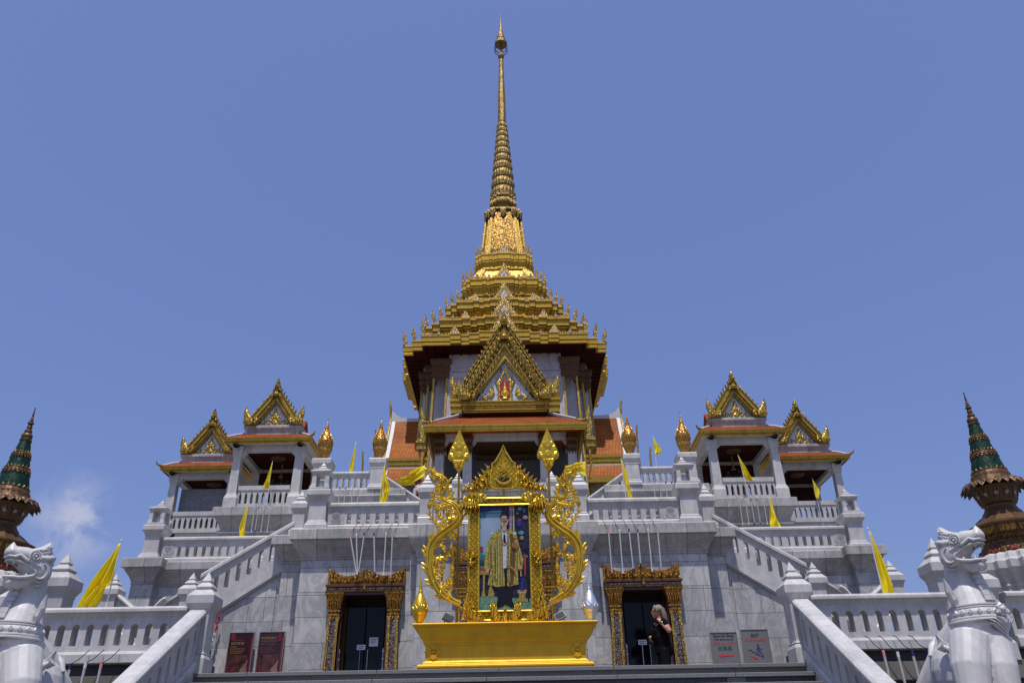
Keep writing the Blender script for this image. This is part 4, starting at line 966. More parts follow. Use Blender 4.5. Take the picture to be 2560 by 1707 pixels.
# main eave and four receding tiers
TI=[(4.95,18.52),(4.03,19.95),(3.08,21.56),(2.28,23.46),(1.58,25.55)]
m=M(); rr(m,[(4.0,17.92),(4.84,17.95),(4.86,17.99)]); m.build('soffit',SOFF,temple)
m=M()
for k in range(-9,10):
    m.box(k*.42-.03,k*.42+.03,YC-4.80,YC-4.05,17.86,17.945)
    for s in (-1,1): m.box(*sorted((4.05*s,4.80*s)),YC+k*.42-.03,YC+k*.42+.03,17.862,17.946)
m.build('soffit_ribs',SOFF,temple)
fl=[]
for i,(h,z) in enumerate(TI):
    k=h/4.95; f=.50 if i==0 else .30+.06*(4-i)*.25
    m=M()
    if i==0: prof=[(h-.11,z-.55),(h-.05,z-.53),(h-.05,z-.40),(h-.09,z-.385),(h-.09,z-.36),(h-.03,z-.34),(h-.03,z-.10),(h,z-.08),(h,z-.02),(h-.06,z)]
    else: prof=[(h*.86,z-1.02),(h*.915,z-.99),(h*.915,z-.90),(h*.895,z-.87),(h*.905,z-.76),(h*.945,z-.60),(h*.968,z-.57),(h*.968,z-.50),(h*.952,z-.47),(h*.982,z-.45),(h*.982,z-.15),(h,z-.12),(h,z-.02),(h-.05,z)]
    rr(m,prof,bumps=1.6); m.build('cornice_tier',GOLDP,temple,bevel=.008)
    if i<4:
        h2,z2=TI[i+1]
        lo=h-.48*(1 if i<2 else .9); up=h2*.86
        m=M(); rr(m,[(lo,z-.05),(lo,z+.06),(lo-.05,z+.08),(up+.10,z2-1.06)]); m.build('mosaic_slope',GMOS,temple)
        m=M(); rr(m,[(up+.11,z2-1.08),(up+.17,z2-1.04),(up+.17,z2-.97),(up+.02,z2-.94)]); m.build('ridge_moulding',GOLDP,temple)
        # gold rope along the slope's corner hips, front side
        m=M()
        for s in (-1,1):
            for a,yk in ((.80,1.),(.72,1.),(.90,.90),(.99,.80)):
                m.ext([(s*a*lo-.05,z+.06),(s*a*lo+.05,z+.06),(s*a*(up+.12)+.05,z2-1.05),(s*a*(up+.12)-.05,z2-1.05)],lambda u,v,q:(u,YC-yk*(lo+(up+.12-lo)*(v-z-.06)/(z2-1.11-z))-q,v),0,.04)
        m.build('hip_rope',GOLDR,temple)
# roof-corner finials
p0=None; hk=M(); hook(hk,(0,0,0),1.,1.)
fin_me=hk.mesh('roof_finial',[BRONZE])
def place(me,name,loc,k,rz,mirror=False):
    o=bpy.data.objects.new(name,me); COL.objects.link(o); o.parent=temple
    t=ORG[temple.name]; o.location=(loc[0]-t[0],loc[1]-t[1],loc[2]-t[2]); o.scale=(k*(-1 if mirror else 1),k,k); o.rotation_euler=(0,0,rz); ORG[o.name]=t; return o
for i,(h,z) in enumerate(TI):
    k=.80-.06*i
    for s in (-1,1):
        for sy in (-1,1):
            for ax,ay in ((.80,1.),(.90,.90),(1.,.80)):
                place(fin_me,'roof_finial',(s*(ax*h-.10),YC+sy*(ay*h-.10),z-.02),k,0,s<0)
# miniature gables standing along the tiers
def antefix(w,h):
    m=M(); m.mat(0)
    m.leaf([(-w,0),(w,0),(w*.86,h*.22),(w*.5,h*.50),(w*.22,h*.74),(0,h),(-w*.22,h*.74),(-w*.5,h*.50),(-w*.86,h*.22)],lambda u,v,q:(u,-q,v),.10,.05,(0,h*.30))
    for s in (-1,1):
        for q in range(5):
            t=(q+.3)/5.2; m.leaf(tr(flame(w*.26,h*.22),s*w*.88*(1-t),h*.86*t,a=-.4*s,fx=s),lambda u,v,q_:(u,-.04-q_,v),.05,.02)
        m.leaf(tr(flame(w*.22,h*.34),s*w*1.02,0,fx=s),lambda u,v,q_:(u,-.05-q_,v),.06,.02)
    m.mat(1); m.leaf([(-w*.42,h*.07),(w*.42,h*.07),(w*.32,h*.22),(0,h*.47),(-w*.32,h*.22)],lambda u,v,q:(u,-.155-q,v),.01,.005)
    m.mat(0); m.leaf(tr(flame(w*.34,h*.28),0,h*.08),lambda u,v,q:(u,-.165-q,v),.01,.02)
    return m.mesh('antefix',[BRONZE,WMOS])
AB=antefix(.62,1.45); AM=antefix(.34,.70); AS=antefix(.14,.34)
for i,(h,z) in enumerate(TI):
    kb=[1.0,.98,.85,.70,.58][i]; km=[.85,.80,.74,.60,0][i]
    for r in range(3):   # front, right, left faces
        rz=[0,PI/2,-PI/2][r]; c,s=math.cos(rz),math.sin(rz)
        def put(me,u,k): 
            v=-(h*1.05-.22) if u==0 else -(h-.16)
            place(me,'antefix',(u*c-v*s,YC+u*s+v*c,z-.02),k,rz)
        put(AB,0,kb)
        for sg in (-1,1):
            if km:
                put(AM,sg*h*.48,km); put(AS,sg*h*.63,1.0)
            put(AM if i<4 else AS,sg*h*.24,km*.62 if km else 1.)
            put(AS,sg*h*.35,.9); put(AS,sg*h*.12 if False else sg*h*.72,.8)
# beaded parapet on each tier
for i,(h,z) in enumerate(TI[:4]):
    n=int(h*.8*2/.11)
    for side in (0,1,-1):
        m=M(); 
        if side==0: m.box(-h*.8,h*.8,YC-h+.03,YC-h+.09,z-.03,z+.012)
        else: m.box(*sorted((side*(h-.03),side*(h-.09))),YC-h*.8,YC+h*.8,z-.03,z+.012)
        for q in range(n+1):
            u=-h*.8+q*h*1.6/n
            m.sq((u,YC-h+.06,z) if side==0 else (side*(h-.06),YC+u,z),[(.03,0),(.038,.05),(.012,.10)])
        m.build('bead_parapet',BRONZE,temple)
# body below the spire
z0=25.5
m=M(); rr(m,[(1.36,z0),(1.34,26.0),(1.08,28.35),(1.02,28.95),(.92,29.15),(.80,29.22)],.60,.80); m.build('spire_body',GMOS,temple)
m=M()
for s in (-1,1):
    for a,yk in ((.60,1.),(.76,.82),(.94,.62),(.66,1.)):
        f=lambda u,v,q:(u,YC-yk*(1.35-.27*(v-25.9)/2.45)-q,v)
        m.ext([(s*a*1.35-.05,25.6),(s*a*1.35+.05,25.6),(s*a*1.085+.04,28.35),(s*a*1.085-.04,28.35)],f,-.01,.045)
m.build('body_rope',GOLDR,temple)
m=M()   # garland collar with pendants
for x,w,hh,yk in ((0,.17,.62,1.),(-.62,.16,.62,1.),(.62,.16,.62,1.),(-.82,.13,.60,.84),(.82,.13,.60,.84),(-.97,.10,.55,.66),(.97,.10,.55,.66)):
    yy=YC-yk*1.06-.04
    m.leaf([(x-w,29.05),(x+w,29.05),(x+w*.95,28.75),(x+w*.6,28.55),(x,29.05-hh-.05),(x-w*.6,28.55),(x-w*.95,28.75)],F(yy),.05,.04)
    m.leaf([(x-w*.55,28.95),(x+w*.55,28.95),(x,28.6)],F(yy-.08),.03,.02)
rr(m,[(1.06,28.98),(1.12,29.03),(1.12,29.12),(1.0,29.18)],.60,.80)
m.build('pendant_collar',BRONZE,temple)
m=M(); rr(m,[(.80,29.2),(.76,29.42),(.62,29.5),(.62,29.75),(.72,29.80),(.80,29.90),(.80,30.05),(.74,30.1),(.70,30.28),(.78,30.34),(.78,30.46),(.6,30.5)],.5,.75); m.build('spire_capital',BRONZE,temple,bevel=.006)
# lotus-ringed spire
m=M(); zz=30.45; n=11; prof=[]
def lr(z): return .70+(.285-.70)*(z-30.45)/(36.6-30.45)
zs=[30.45]; step=.78
while len(zs)<n+1: zs.append(zs[-1]+step); step*=.93
kz=(36.62-30.45)/(zs[-1]-zs[0]); zs=[30.45+(z-30.45)*kz for z in zs]
for a,b in zip(zs,zs[1:]):
    r0,r1=lr(a),lr(b); hh=b-a
    m.lathe((0,YC,0),[(r0*.90,a),(r0*1.02,a+hh*.08),(r0*1.04,a+hh*.45),(r0*.99,a+hh*.62),(r1*1.03,a+hh*.88),(r1*.92,a+hh*.90),(r1*.90,b)],24,PI/24)
    for j in range(24):   # lotus petals round every ring
        t=2*PI*j/24; w=PI/24*.92
        P=lambda aa,r,z:(r*math.cos(aa),YC+r*math.sin(aa),z)
        m.add([P(t-w,r0*1.03,a+hh*.10),P(t+w,r0*1.03,a+hh*.10),P(t+w*.9,r0*1.07,a+hh*.55),P(t,r1*1.10,a+hh*.88),P(t-w*.9,r0*1.07,a+hh*.55),P(t,r0*1.13,a+hh*.45),P(t,r0*1.06,a+hh*.1)],[(0,6,5,4),(6,1,2,5),(5,2,3),(4,5,3)])
m.build('ringed_spire',BRONZE,temple)
m=M(); m.lathe((0,YC,0),[(.26,36.6),(.285,36.75),(.275,38.0),(.25,39.2),(.21,40.3),(.17,41.6),(.145,42.55),(.16,42.6)],8,PI/8); m.build('octagonal_shaft',BRONZE,temple)
m=M(); m.lathe((0,YC,0),[(.15,42.58),(.21,42.68),(.21,42.80),(.17,42.95),(.10,43.1),(.06,43.2),(.05,44.0)],12); m.build('bulb',BRONZE,temple,smooth=50)
m=M(); r=.42; z=43.95
m.lathe((0,YC,0),[(.05,44.0),(.38,43.93),(.42,43.90),(.42,44.06),(.33,44.14)],20)
for r,z in ((.34,44.14),(.28,44.42),(.23,44.68),(.185,44.93),(.145,45.18),(.11,45.42),(.08,45.66)):
    m.lathe((0,YC,0),[(r*.7,z-.02),(r,z),(r*1.02,z+.06),(r*.86,z+.20),(r*.72,z+.27)],16)
m.lathe((0,YC,0),[(.06,45.9),(.03,46.1),(.012,46.4),(.006,47.15)],8)
m.build('tiered_umbrella',BRONZE,temple)
m=M()   # openwork hoop hanging below the umbrella
for zz in (43.28,43.62): m.tube([(.43*math.cos(2*PI*j/20),YC+.43*math.sin(2*PI*j/20),zz) for j in range(21)],.018,5)
for j in range(20):
    a=2*PI*j/20; m.tube([(.43*math.cos(a),YC+.43*math.sin(a),43.28),(.43*math.cos(a+.15),YC+.43*math.sin(a+.15),43.62)],.012,4)
    if j%4==0: m.tube([(.43*math.cos(a),YC+.43*math.sin(a),43.6),(.40*math.cos(a),YC+.40*math.sin(a),43.95)],.014,4); m.tube([(.05*math.cos(a),YC+.05*math.sin(a),43.62),(.43*math.cos(a),YC+.43*math.sin(a),43.45)],.012,4)
m.build('umbrella_hoop',plain('dark_iron',(.05,.04,.03),.5,.6),temple)

# ---------------------------------------------------------------- portico in front of the cella
por=thing('portico','golden gabled portico with orange tiled skirt roof on the temple front','portico',(0,29,9.74))
for x in (-2.56,-1.48,1.48,2.56):
    for yy in (29.05,):
        w=.165; c=(x,yy,9.70)
        m=M(); m.sq(c,[(w*1.35,0),(w*1.35,.2),(w*1.1,.28),(w*1.05,.35),(w,1.40),(w,1.42)]); cl=m.build('column',MP,por,bevel=.006)
        m=M(); m.sq(c,[(w*1.02,1.38),(w*1.15,1.42),(w*1.08,1.46),(w*1.08,1.52),(w*1.3,1.60),(w*1.3,1.68),(w*1.1,1.72),(w*1.1,1.80),(w*1.38,1.90),(w*1.38,2.0),(w*1.2,2.03),(w*1.2,2.14)])
        for q in range(3): m.leaf([(x+(q-1)*.11-.06,c[2]+1.41),(x+(q-1)*.11,c[2]+1.24),(x+(q-1)*.11+.06,c[2]+1.41)],F(yy-w-.005),.01,.02)
        m.build('capital',DKBR,cl)
m=M(); m.box(-2.75,2.75,28.93,29.2,11.62,11.95)
for s in (-1,1):
    for x0,d in ((1.30,-1),(1.66,1),(2.38,-1)):
        m.xz([(s*x0,11.64),(s*(x0+d*.20),11.64),(s*(x0+d*.15),11.52),(s*(x0+d*.05),11.40),(s*x0,11.30)],28.97,29.15)
    m.box(*sorted((2.42*s,2.72*s)),29.2,33.6,11.62,11.95)
m.build('beam',MP,por,bevel=.006)
m=M(); m.box(-2.5,2.5,30.6,30.7,9.7,12.0); m.build('inner_wall',GREY,por)
m=M(); m.box(-1.25,1.25,29.3,30.5,11.60,11.66); m.box(-1.2,1.2,30.4,30.55,11.35,11.52); m.build('inner_frieze',DKBR,por)
m=M(); m.box(-2.9,2.9,28.2,33.6,11.96,12.02); m.build('soffit',MP,por)
m=M(); m.mould(-2.72,2.72,28.35,33.5,[(.0,11.60+.36),(.30,11.60),(.33,11.62),(.33,11.68),(.36,11.70),(.36,11.78),(.39,11.80),(.39,11.86),(.34,11.87)]); m.build('eave_fascia',GOLDP,por)
m=M(); m.rings([([(-x,y),(x,y),(x,33.5),(-x,33.5)],z) for x,y,z in ((3.09,27.97,11.86),(3.06,28.0,11.90),(2.5,28.55,12.28),(2.0,29.15,12.62),(1.68,29.55,12.90))]); m.build('skirt_roof',TILE,por)
m=M()
for s in (-1,1):
    for o in (0,.05): m.tube([(2.72*s,28.35-o*.4,12.13+o),(2.45*s,28.62-o*.4,12.32+o),(2.0*s,29.12-o*.4,12.66+o),(1.70*s,29.5-o*.4,12.93+o)],.04,8)
m.tube([(-1.72,29.5,12.94),(1.72,29.5,12.94)],.045,8); m.tube([(-1.72,29.46,12.89),(1.72,29.46,12.89)],.03,8)
m.build('white_hip_ridge',WHITE,por)
for s in (-1,1):
    m=M(); m.tube([(2.66*s,28.40,12.18),(2.95*s,28.12,12.0),(3.1*s,28.0,12.02)],[.05,.06,.04],8); hook(m,(3.14*s,28.0,11.98),.55,s); m.build('corner_finial',GOLD,por)
    # side bracket fins under the roof corner
    m=M(); m.xz([(3.05*s,11.2),(3.42*s,11.2),(3.42*s,11.62),(3.05*s,11.62)],28.75,29.1); m.box(*sorted((3.02*s,3.46*s)),28.7,29.15,11.45,11.52)
    hook(m,(3.26*s,28.9,11.62),.78,s); m.build('side_acroterion',GOLD,por)
    m=M(); m.ext([(2.95*s,11.75),(3.0*s,11.75),(2.62*s,9.9),(2.58*s,9.9)],lambda u,v,w:(u,w,v),28.45,28.65); m.ext([(3.3*s,11.22),(3.36*s,11.22),(3.2*s,9.95),(3.14*s,9.95)],lambda u,v,w:(u,w,v),28.85,29.0); m.build('eave_bracket',OLDG,por)
# gable base cornice
m=M(); m.mould(-1.66,1.66,29.04,33.5,[(.0,12.80),(.0,12.86),(.05,12.88),(.05,12.93),(.02,12.95),(.02,13.06),(.06,13.08),(.06,13.20),(.10,13.22),(.10,13.26),(.06,13.28)]); m.build('gable_cornice',GOLDP,por)
m=M(); m.box(-1.62,1.62,29.0,29.05,12.955,13.055)
for q in range(-26,27): m.ball((q*.06,28.99,13.005),.02,6)
m.build('cornice_frieze',OLDG,por)
for s in (-1,1):
    m=M(); m.mould(*sorted((1.74*s,2.18*s)),29.4,30.5,[(0,12.95),(.0,13.2),(.04,13.22),(.04,13.34),(.0,13.36),(.0,13.42),(.05,13.46),(.05,13.56),(.02,13.58)])
    m.build('outer_cornice',GOLDP,por)
# great front gable
ty=thai_gable(por,0,29.02,13.28,2.15,3.80,1.72,1.16,1.72,((.985,17,-.04,1.5),(.86,14,-.13,1.3),(.715,12,-.06,1.15)),1.75,(GOLD,GOLDP,WMOS),False,.25)
m=M(); m.xz([(-1.62,13.3),(1.62,13.3),(1.62,14.2),(0,16.9),(-1.62,14.2)],29.42,29.46); m.build('gable_back',GOLD,por)
m=M(); fr=F(29.14)
ge=lambda p,d=.02,r=.03: m.leaf([(u,13.3+v) for u,v in p],fr,d,r)
for s in (-1,1):
    ge(tr(curl(),.62*s,.30,a=.2*s,k=.36,fx=-s)); ge(tr(flame(.20,.42,-.25),.50*s,.28,a=.25*s,fx=-s)); ge(tr(curl(),.86*s,.18,a=.5*s,k=.18,fx=-s)); ge(tr(flame(.14,.26,-.2),1.0*s,.05,a=.5*s,fx=-s)); ge(tr(flame(.15,.28,.1),.72*s,.05,a=-.3*s,fx=s))
    ge([(.20*s,.02),(.30*s,.02),(.30*s,.62),(.36*s,.72),(.33*s,.86),(.20*s,1.02),(.10*s,1.22),(0,1.58),(0,1.30),(.12*s,.98),(.20*s,.80)],.05,.03)
    for q in range(6): ge(tr(flame(.07,.13),s*(.35-.05*q),.82+.115*q,a=-.5*s,fx=s),.05,.02)
ge([(-.30,.0),(.30,.0),(.27,.09),(-.27,.09)],.06,.02)
m.build('scroll_relief',GOLD,ty)
m=M(); m.leaf([(-.19,13.38),(.19,13.38),(.20,13.95),(.13,14.12),(0,14.42),(-.13,14.12),(-.20,13.95)],fr,.012,.004); m.build('red_niche',RED,ty)
m=M(); c=(0,29.09,13.38)
m.lathe(c,[(.13,0),(.15,.03),(.11,.07),(.09,.10),(.12,.14),(.13,.2),(.12,.30),(.09,.36),(.07,.40),(.10,.44),(.07,.52),(.04,.6),(.05,.64),(.025,.72),(.005,.92)],12,0,1,.5)
for q in range(12): m.ball((.125*math.cos(q*PI/6),29.04,13.61+.14*math.sin(q*PI/6)),.022,6)
m.build('niche_emblem',GOLDP,ty)
# second gable behind, lower and wider, and the roof running back
m=M()
for s in (-1,1):
    m.xz([(1.80*s,13.2),(2.02*s,13.2),(2.95*s,12.12),(2.70*s,12.05)],30.2,30.4)
m.build('rear_bargeboard',GOLDP,por)
for s in (-1,1):
    m=M()
    for q in range(7):
        t=q/6.5; m.leaf(tr(flame(.17,.28,.05),s*(2.02+.9*t),13.16-1.06*t,a=-.3*s,fx=s),F(30.2),.07,.04); m.ball((s*(2.0+.9*t),30.10,13.2-1.06*t),.025,6)
    hp=[(-.13,0),(.13,0),(.17,.12),(.12,.22),(.16,.34),(.16,.46),(.12,.62),(.06,.48),(.0,.36),(-.07,.27),(-.14,.2),(-.17,.1)]
    m.leaf(tr(hp,1.96*s,13.58,k=1.75,fx=s),F(29.6),.12,.06); m.leaf(tr(curl(),1.93*s,13.8,a=-.1*s,k=.2,fx=s),F(29.44),.03,.05)
    m.build('rear_flame_row',GOLD,por)
m=M(); m.ext([(-1.6,13.2),(1.6,13.2),(1.6,14.1),(0,16.8),(-1.6,14.1)],lambda u,v,w:(u,w,v),29.5,33.8); m.ext([(-2.8,12.1),(2.8,12.1),(1.9,13.2),(-1.9,13.2)],lambda u,v,w:(u,w,v),30.5,33.8); m.build('gable_roof',TILE,por)
# side porticos: orange roofs seen on either flank
def side_roof(s,t_):
    r=thing('side_porch','orange tiled porch roof on the %s flank of the temple, half in shadow'%t_,'porch',(5*s,36,9.7),'side porches of the temple')
    X=lambda x:x*s
    m=M(); f=lambda u,v,w:(X(w),u,v)
    m.ext([(34.55,13.0),(34.7,13.0),(35.2,13.7),(35.7,14.6),(36.02,15.45),(36.02,15.6),(35.6,14.62),(35.1,13.76)],f,3.6,5.42); m.ext([(36.02,15.6),(36.02,15.4),(37.5,13.0),(37.6,13.1)],f,3.6,5.42); m.build('upper_tiles',TILEB,r)
    m=M(); m.ext([(34.0,11.75),(34.15,11.7),(34.55,12.45),(34.5,12.5)],f,3.6,5.42); m.build('lower_tiles',TILEB,r)
    m=M(); m.ext([(34.48,12.66),(34.62,12.66),(34.62,13.02),(34.48,13.02)],f,3.6,5.5); m.ext([(34.44,12.86),(34.5,12.86),(34.5,12.98),(34.44,12.98)],f,3.6,5.5); m.ext([(34.52,12.50),(34.6,12.50),(34.6,12.66),(34.52,12.66)],f,3.6,5.5)
    m.ext([(33.9,11.5),(34.1,11.5),(34.1,11.74),(33.9,11.74)],f,3.6,5.5); m.build('eave_fascia',GOLDP,r)
    m=M(); m.ext([(34.50,12.48),(34.56,12.40),(34.56,12.5),(34.50,12.56)],f,3.6,5.5)
    rp=[(X(3.9),36.0,15.52),(X(4.8),36.0,15.54),(X(5.2),36.0,15.66),(X(5.48),36.0,15.98)]
    m.ext([(3.6,15.42),(4.8,15.42),(5.25,15.42),(5.60,15.42),(5.60,16.0),(5.52,15.98),(5.36,15.78),(5.15,15.66),(4.8,15.60),(3.6,15.58)],lambda u,v,w:(X(u),w,v),35.94,36.1)
    m.ext([(34.5,12.95),(34.75,12.95),(35.25,13.7),(35.75,14.6),(36.08,15.45),(36.02,15.62),(35.6,14.72),(35.05,13.82)],f,5.40,5.58)
    m.ext([(34.0,11.7),(34.15,11.7),(34.55,12.45),(34.5,12.55)],f,5.4,5.52)
    m.build('white_verge',WHITE,r)
    m=M(); m.tube([(X(5.64),36.0,15.6),(X(5.66),36.0,16.0),(X(5.72),36.0,16.35),(X(5.72),36.0,16.62)],[.05,.06,.05,.012],8)
    for q in range(12):
        t=q/11; yy=34.5+1.5*t; zz=12.95+2.55*t**1.15; m.leaf([(0,0),(.10,.02),(.07,.18),(.02,.10)],lambda u,v,w:(X(5.60+w),yy-u,zz+v),.05,.02)
    m.ext([(34.42,12.95),(34.5,12.95),(36.05,15.62),(35.97,15.68)],f,5.58,5.66); m.build('finial_and_bargeboard',BRONZE,r)
    m=M(); m.box(*sorted((X(3.8),X(5.2))),34.9,38,9.7,12.7); m.build('wall',MP,r)
    for k,(yy,zz,xx) in enumerate(((37.0,15.2,6.5),(37.2,14.1,7.1))):
        m=M(); m.ext([(xx-.03,zz-2.2),(xx+.05,zz-2.2),(xx+.04,zz-.3),(xx+.08,zz+.3),(xx+.02,zz+.3),(xx-.04,zz-.2)],lambda u,v,w:(X(u),w,v),yy,yy+.12); m.build('stacked_gable_edge',BRONZE,r)
    return r
side_roof(-1,'left'); side_roof(1,'right')
# ---------------------------------------------------------------- shrine on the landing
CS=.055
ped=thing('pedestal','long ochre gold pedestal with rosettes carrying the framed portrait','pedestal',(CS,11.1,LZ))
m=M()
def pr(m,prof,hx=1.04,y0=10.62,y1=11.75): m.rings([([(CS-hx-o,y0-o*.8),(CS+hx+o,y0-o*.8),(CS+hx+o,y1+o*.8),(CS-hx-o,y1+o*.8)],z) for o,z in prof])
pr(m,[(.05,LZ),(.05,1.235),(.065,1.24),(.065,1.265),(.035,1.285),(-.005,1.29),(-.005,1.31),(-.03,1.32),(-.03,1.505),(-.015,1.51),(-.015,1.53),(.0,1.535),(.0,1.555),(.03,1.60),(.065,1.675),(.085,1.715),(.125,1.73),(.135,1.742),(.135,1.756),(.11,1.76)])
m.build('body',YELP,ped,bevel=.004)
for s in (-1,1):
    m=M(); cx,cz=CS+.905*s,1.43
    for q in range(4):
        a=q*PI/2; m.leaf(tr([(0,.02),(.035,.03),(.055,.075),(.02,.085),(0,.125),(-.02,.085),(-.055,.075),(-.035,.03)],cx,cz,a),F(10.645),.004,.010)
        m.leaf(tr([(0,.02),(.02,.05),(0,.075),(-.02,.05)],cx,cz,a+PI/4),F(10.645),.004,.010)
    m.ball((cx,10.637,cz),.02,10); m.build('rosette',YELP,ped)
PT=1.756
frame=thing('portrait_frame','ornate golden frame with lattice border around a standing portrait, topped by a pointed crest','picture frame',(CS,11.0,PT))
yf=10.98
px0,px1,pz0,pz1=CS-.352,CS+.352,1.965,3.40
fw=.140
m=M()
def bar(x0,x1,z0,z1,y0=yf-.03,y1=yf+.07): m.box(x0,x1,y0,y1,z0,z1)
bar(px0-fw,px0-.012,pz0-.12,pz1+.10); bar(px1+.012,px1+fw,pz0-.12,pz1+.10); bar(px0-.012,px1+.012,pz1+.012,pz1+.10); bar(px0-.012,px1+.012,pz0-.12,pz0-.012)
m.build('lattice_border',GOLDL,frame)
m=M()
for x,sx in ((px0,-1),(px1,1)):
    m.tube([(x+sx*.002,yf-.045,pz0-.01),(x+sx*.002,yf-.045,pz1+.01)],.014,8); m.tube([(x+sx*(fw-.004),yf-.04,pz0-.12),(x+sx*(fw-.004),yf-.04,pz1+.10)],.016,8)
for z,sz in ((pz0,-1),(pz1,1)):
    m.tube([(px0-.01,yf-.045,z+sz*.002),(px1+.01,yf-.045,z+sz*.002)],.014,8); m.tube([(px0-fw,yf-.04,z+sz*(.098 if sz>0 else .116)),(px1+fw,yf-.04,z+sz*(.098 if sz>0 else .116))],.017,8)
m.build('bead_moulding',GOLDB,frame,smooth=40)
def feather_fan(m,x,z,a,n,r0,r1,k,spread,y):
    for q in range(n):
        t=q/(n-1)-.5; an=a+spread*t; L=r0+(r1-r0)*(1-abs(t)*1.2)
        m.leaf(tr([(-.10*k,0),(-.16*k,L*.45),(-.13*k,L*.8),(0,L),(.13*k,L*.8),(.16*k,L*.45),(.10*k,0)],x,z,an),F(y-.012*(q%2)),.02,.022)
for s in (-1,1):
    # upper corners: rounded scroll with hanging feathers
    m=M(); x=CS+s*.425; z=3.50
    m.leaf(tr([(-.20,-.02),(-.17,.06),(-.08,.09),(.04,.075),(.14,.03),(.155,-.05),(.13,-.12),(.10,-.22),(.06,-.30),(.03,-.20),(.02,-.10),(-.08,-.08)],x,z,0,1.,s),F(yf-.035),.02,.012)
    for q in range(7):
        a=-2.6-.14*q; m.leaf(tr([(-.016,0),(-.026,.08),(-.018,.18),(.004,.23),(.018,.17),(.024,.06),(.014,0)],x+s*(.125-.024*q),z+.03-.012*q,s*(PI+.18-.10*q),1.12-.06*q),F(yf-.062-.004*(q%2)),.014,.022)
    m.tube([(x+s*(.02+.085*math.cos(a)*(1-a/9)),yf-.085,z-.01+.075*math.sin(a)*(1-a/9)) for a in [k*.35 for k in range(22)]],[.017-.0005*k for k in range(22)],6); m.build('corner_scroll',GOLDC,frame,smooth=30)
    # mid-side shells
    m=M(); feather_fan(m,CS+s*.455,2.64,-s*.25,7,.09,.16,.10,2.3,yf-.04); feather_fan(m,CS+s*.465,2.62,PI-s*.35,5,.06,.10,.09,1.8,yf-.04); m.ball((CS+s*.46,yf-.07,2.63),.024,10); m.build('side_shell',GOLDC,frame,smooth=50)
    # lower corners: flames sweeping round the corner
    m=M(); x=CS+s*.465
    for q,(dx,dz,a,k) in enumerate(((.06,.05,-.1,.30),(.03,.14,.0,.30),(-.01,.22,.15,.26),(.085,-.04,-.15,.26),(.0,.02,.1,.28),(-.04,.10,.2,.22),(-.0,.30,.1,.18))):
        m.leaf(tr(flame(.36,1.),x+s*dx,1.90+dz,a*-s,k,s),F(yf-.05-.012*(q%3)),.02,.03)
    for q in range(6):
        m.tube([(x-s*(.02+.22*(1-t)-.02*q)+s*.10*t,yf-.085-.004*q,1.835+.022*q+.10*(t*t)+.0*t) for t in [i/8 for i in range(9)]],[.004+.012*math.sin(PI*i/8) for i in range(9)],6)
    m.tube([(x-s*.10+s*.07*math.cos(a)*(1-a/9),yf-.095,1.90+.055*math.sin(a)*(1-a/9)) for a in [k*.35 for k in range(20)]],[.014-.0004*k for k in range(20)],6)
    m.build('corner_flames',GOLDC,frame,smooth=50)
# winged emblem at the foot
m=M()
for s in (-1,1):
    x=CS+.005
    m.leaf([(x+s*u,1.80+v) for u,v in [(.03,.06),(.07,.10),(.12,.15),(.16,.24),(.175,.32),(.205,.23),(.20,.14),(.17,.07),(.12,.01),(.06,-.01)]],F(yf-.09),.02,.03)
    for q in range(5): m.leaf(tr([(-.015,0),(-.02,.09),(0,.16),(.02,.09),(.015,0)],x+s*(.08+.022*q),1.83+.012*q,-s*(.25-.12*q),1.+.08*q),F(yf-.115),.008,.012)
    m.leaf(tr(curl(),x+s*.07,1.82,.6*s,.075,-s),F(yf-.115),.015,.02)
m.leaf([(CS-.035,1.80),(CS+.035,1.80),(CS+.045,1.88),(CS+.02,1.93),(CS+.02,1.98),(CS,2.04),(CS-.02,1.98),(CS-.02,1.93),(CS-.045,1.88)],F(yf-.11),.03,.03)
m.build('winged_emblem',GOLDC,frame)
# crest: lattice shield between flame wings
cz=3.60; tall=[(-.17,.06),(-.19,.12),(-.185,.30),(-.165,.36),(-.165,.42),(-.12,.45),(-.075,.53),(-.03,.61),(0,.70),(.03,.61),(.075,.53),(.12,.45),(.165,.42),(.165,.36),(.185,.30),(.19,.12),(.17,.06),(.12,.045),(-.12,.045)]
m=M(); m.xz([(CS+u,cz+v) for u,v in tall],yf-.02,yf+.03); cr=m.build('crest_shield',GOLDL,frame)
m=M(); lp=[(CS+u,yf-.03,cz+v) for u,v in tall]; m.tube(lp+[lp[0]],.013,6); m.build('shield_rim',GOLDB,cr,smooth=50)
m=M()
for q in range(13): a=PI+PI*q/12; 
m.tube([(CS+.105*math.cos(PI+PI*q/12),yf-.04,cz+.20+.085*math.sin(PI+PI*q/12)) for q in range(13)],[.012+.012*math.sin(PI*q/12) for q in range(13)],6)
m.tube([(CS+.045*math.cos(a)*(1-a/10),yf-.045,cz+.245+.045*math.sin(a)*(1-a/10)) for a in [k*.4 for k in range(16)]],.009,6)
m.tube([(CS-.02,yf-.045,cz+.16),(CS+.02,yf-.045,cz+.19),(CS-.03,yf-.045,cz+.22),(CS+.04,yf-.045,cz+.26)],.009,6)
m.leaf([(CS-.055,cz+.30),(CS+.055,cz+.30),(CS+.05,cz+.37),(CS+.025,cz+.42),(CS+.02,cz+.46),(CS,cz+.50),(CS-.02,cz+.46),(CS-.025,cz+.42),(CS-.05,cz+.37)],F(yf-.025),.012,.02)
for zz,w in ((.30,.06),(.335,.055),(.37,.045)): m.tube([(CS-w,yf-.05,cz+zz),(CS+w,yf-.05,cz+zz)],.008,6)
m.build('monogram_relief',GOLDB,cr,smooth=50)
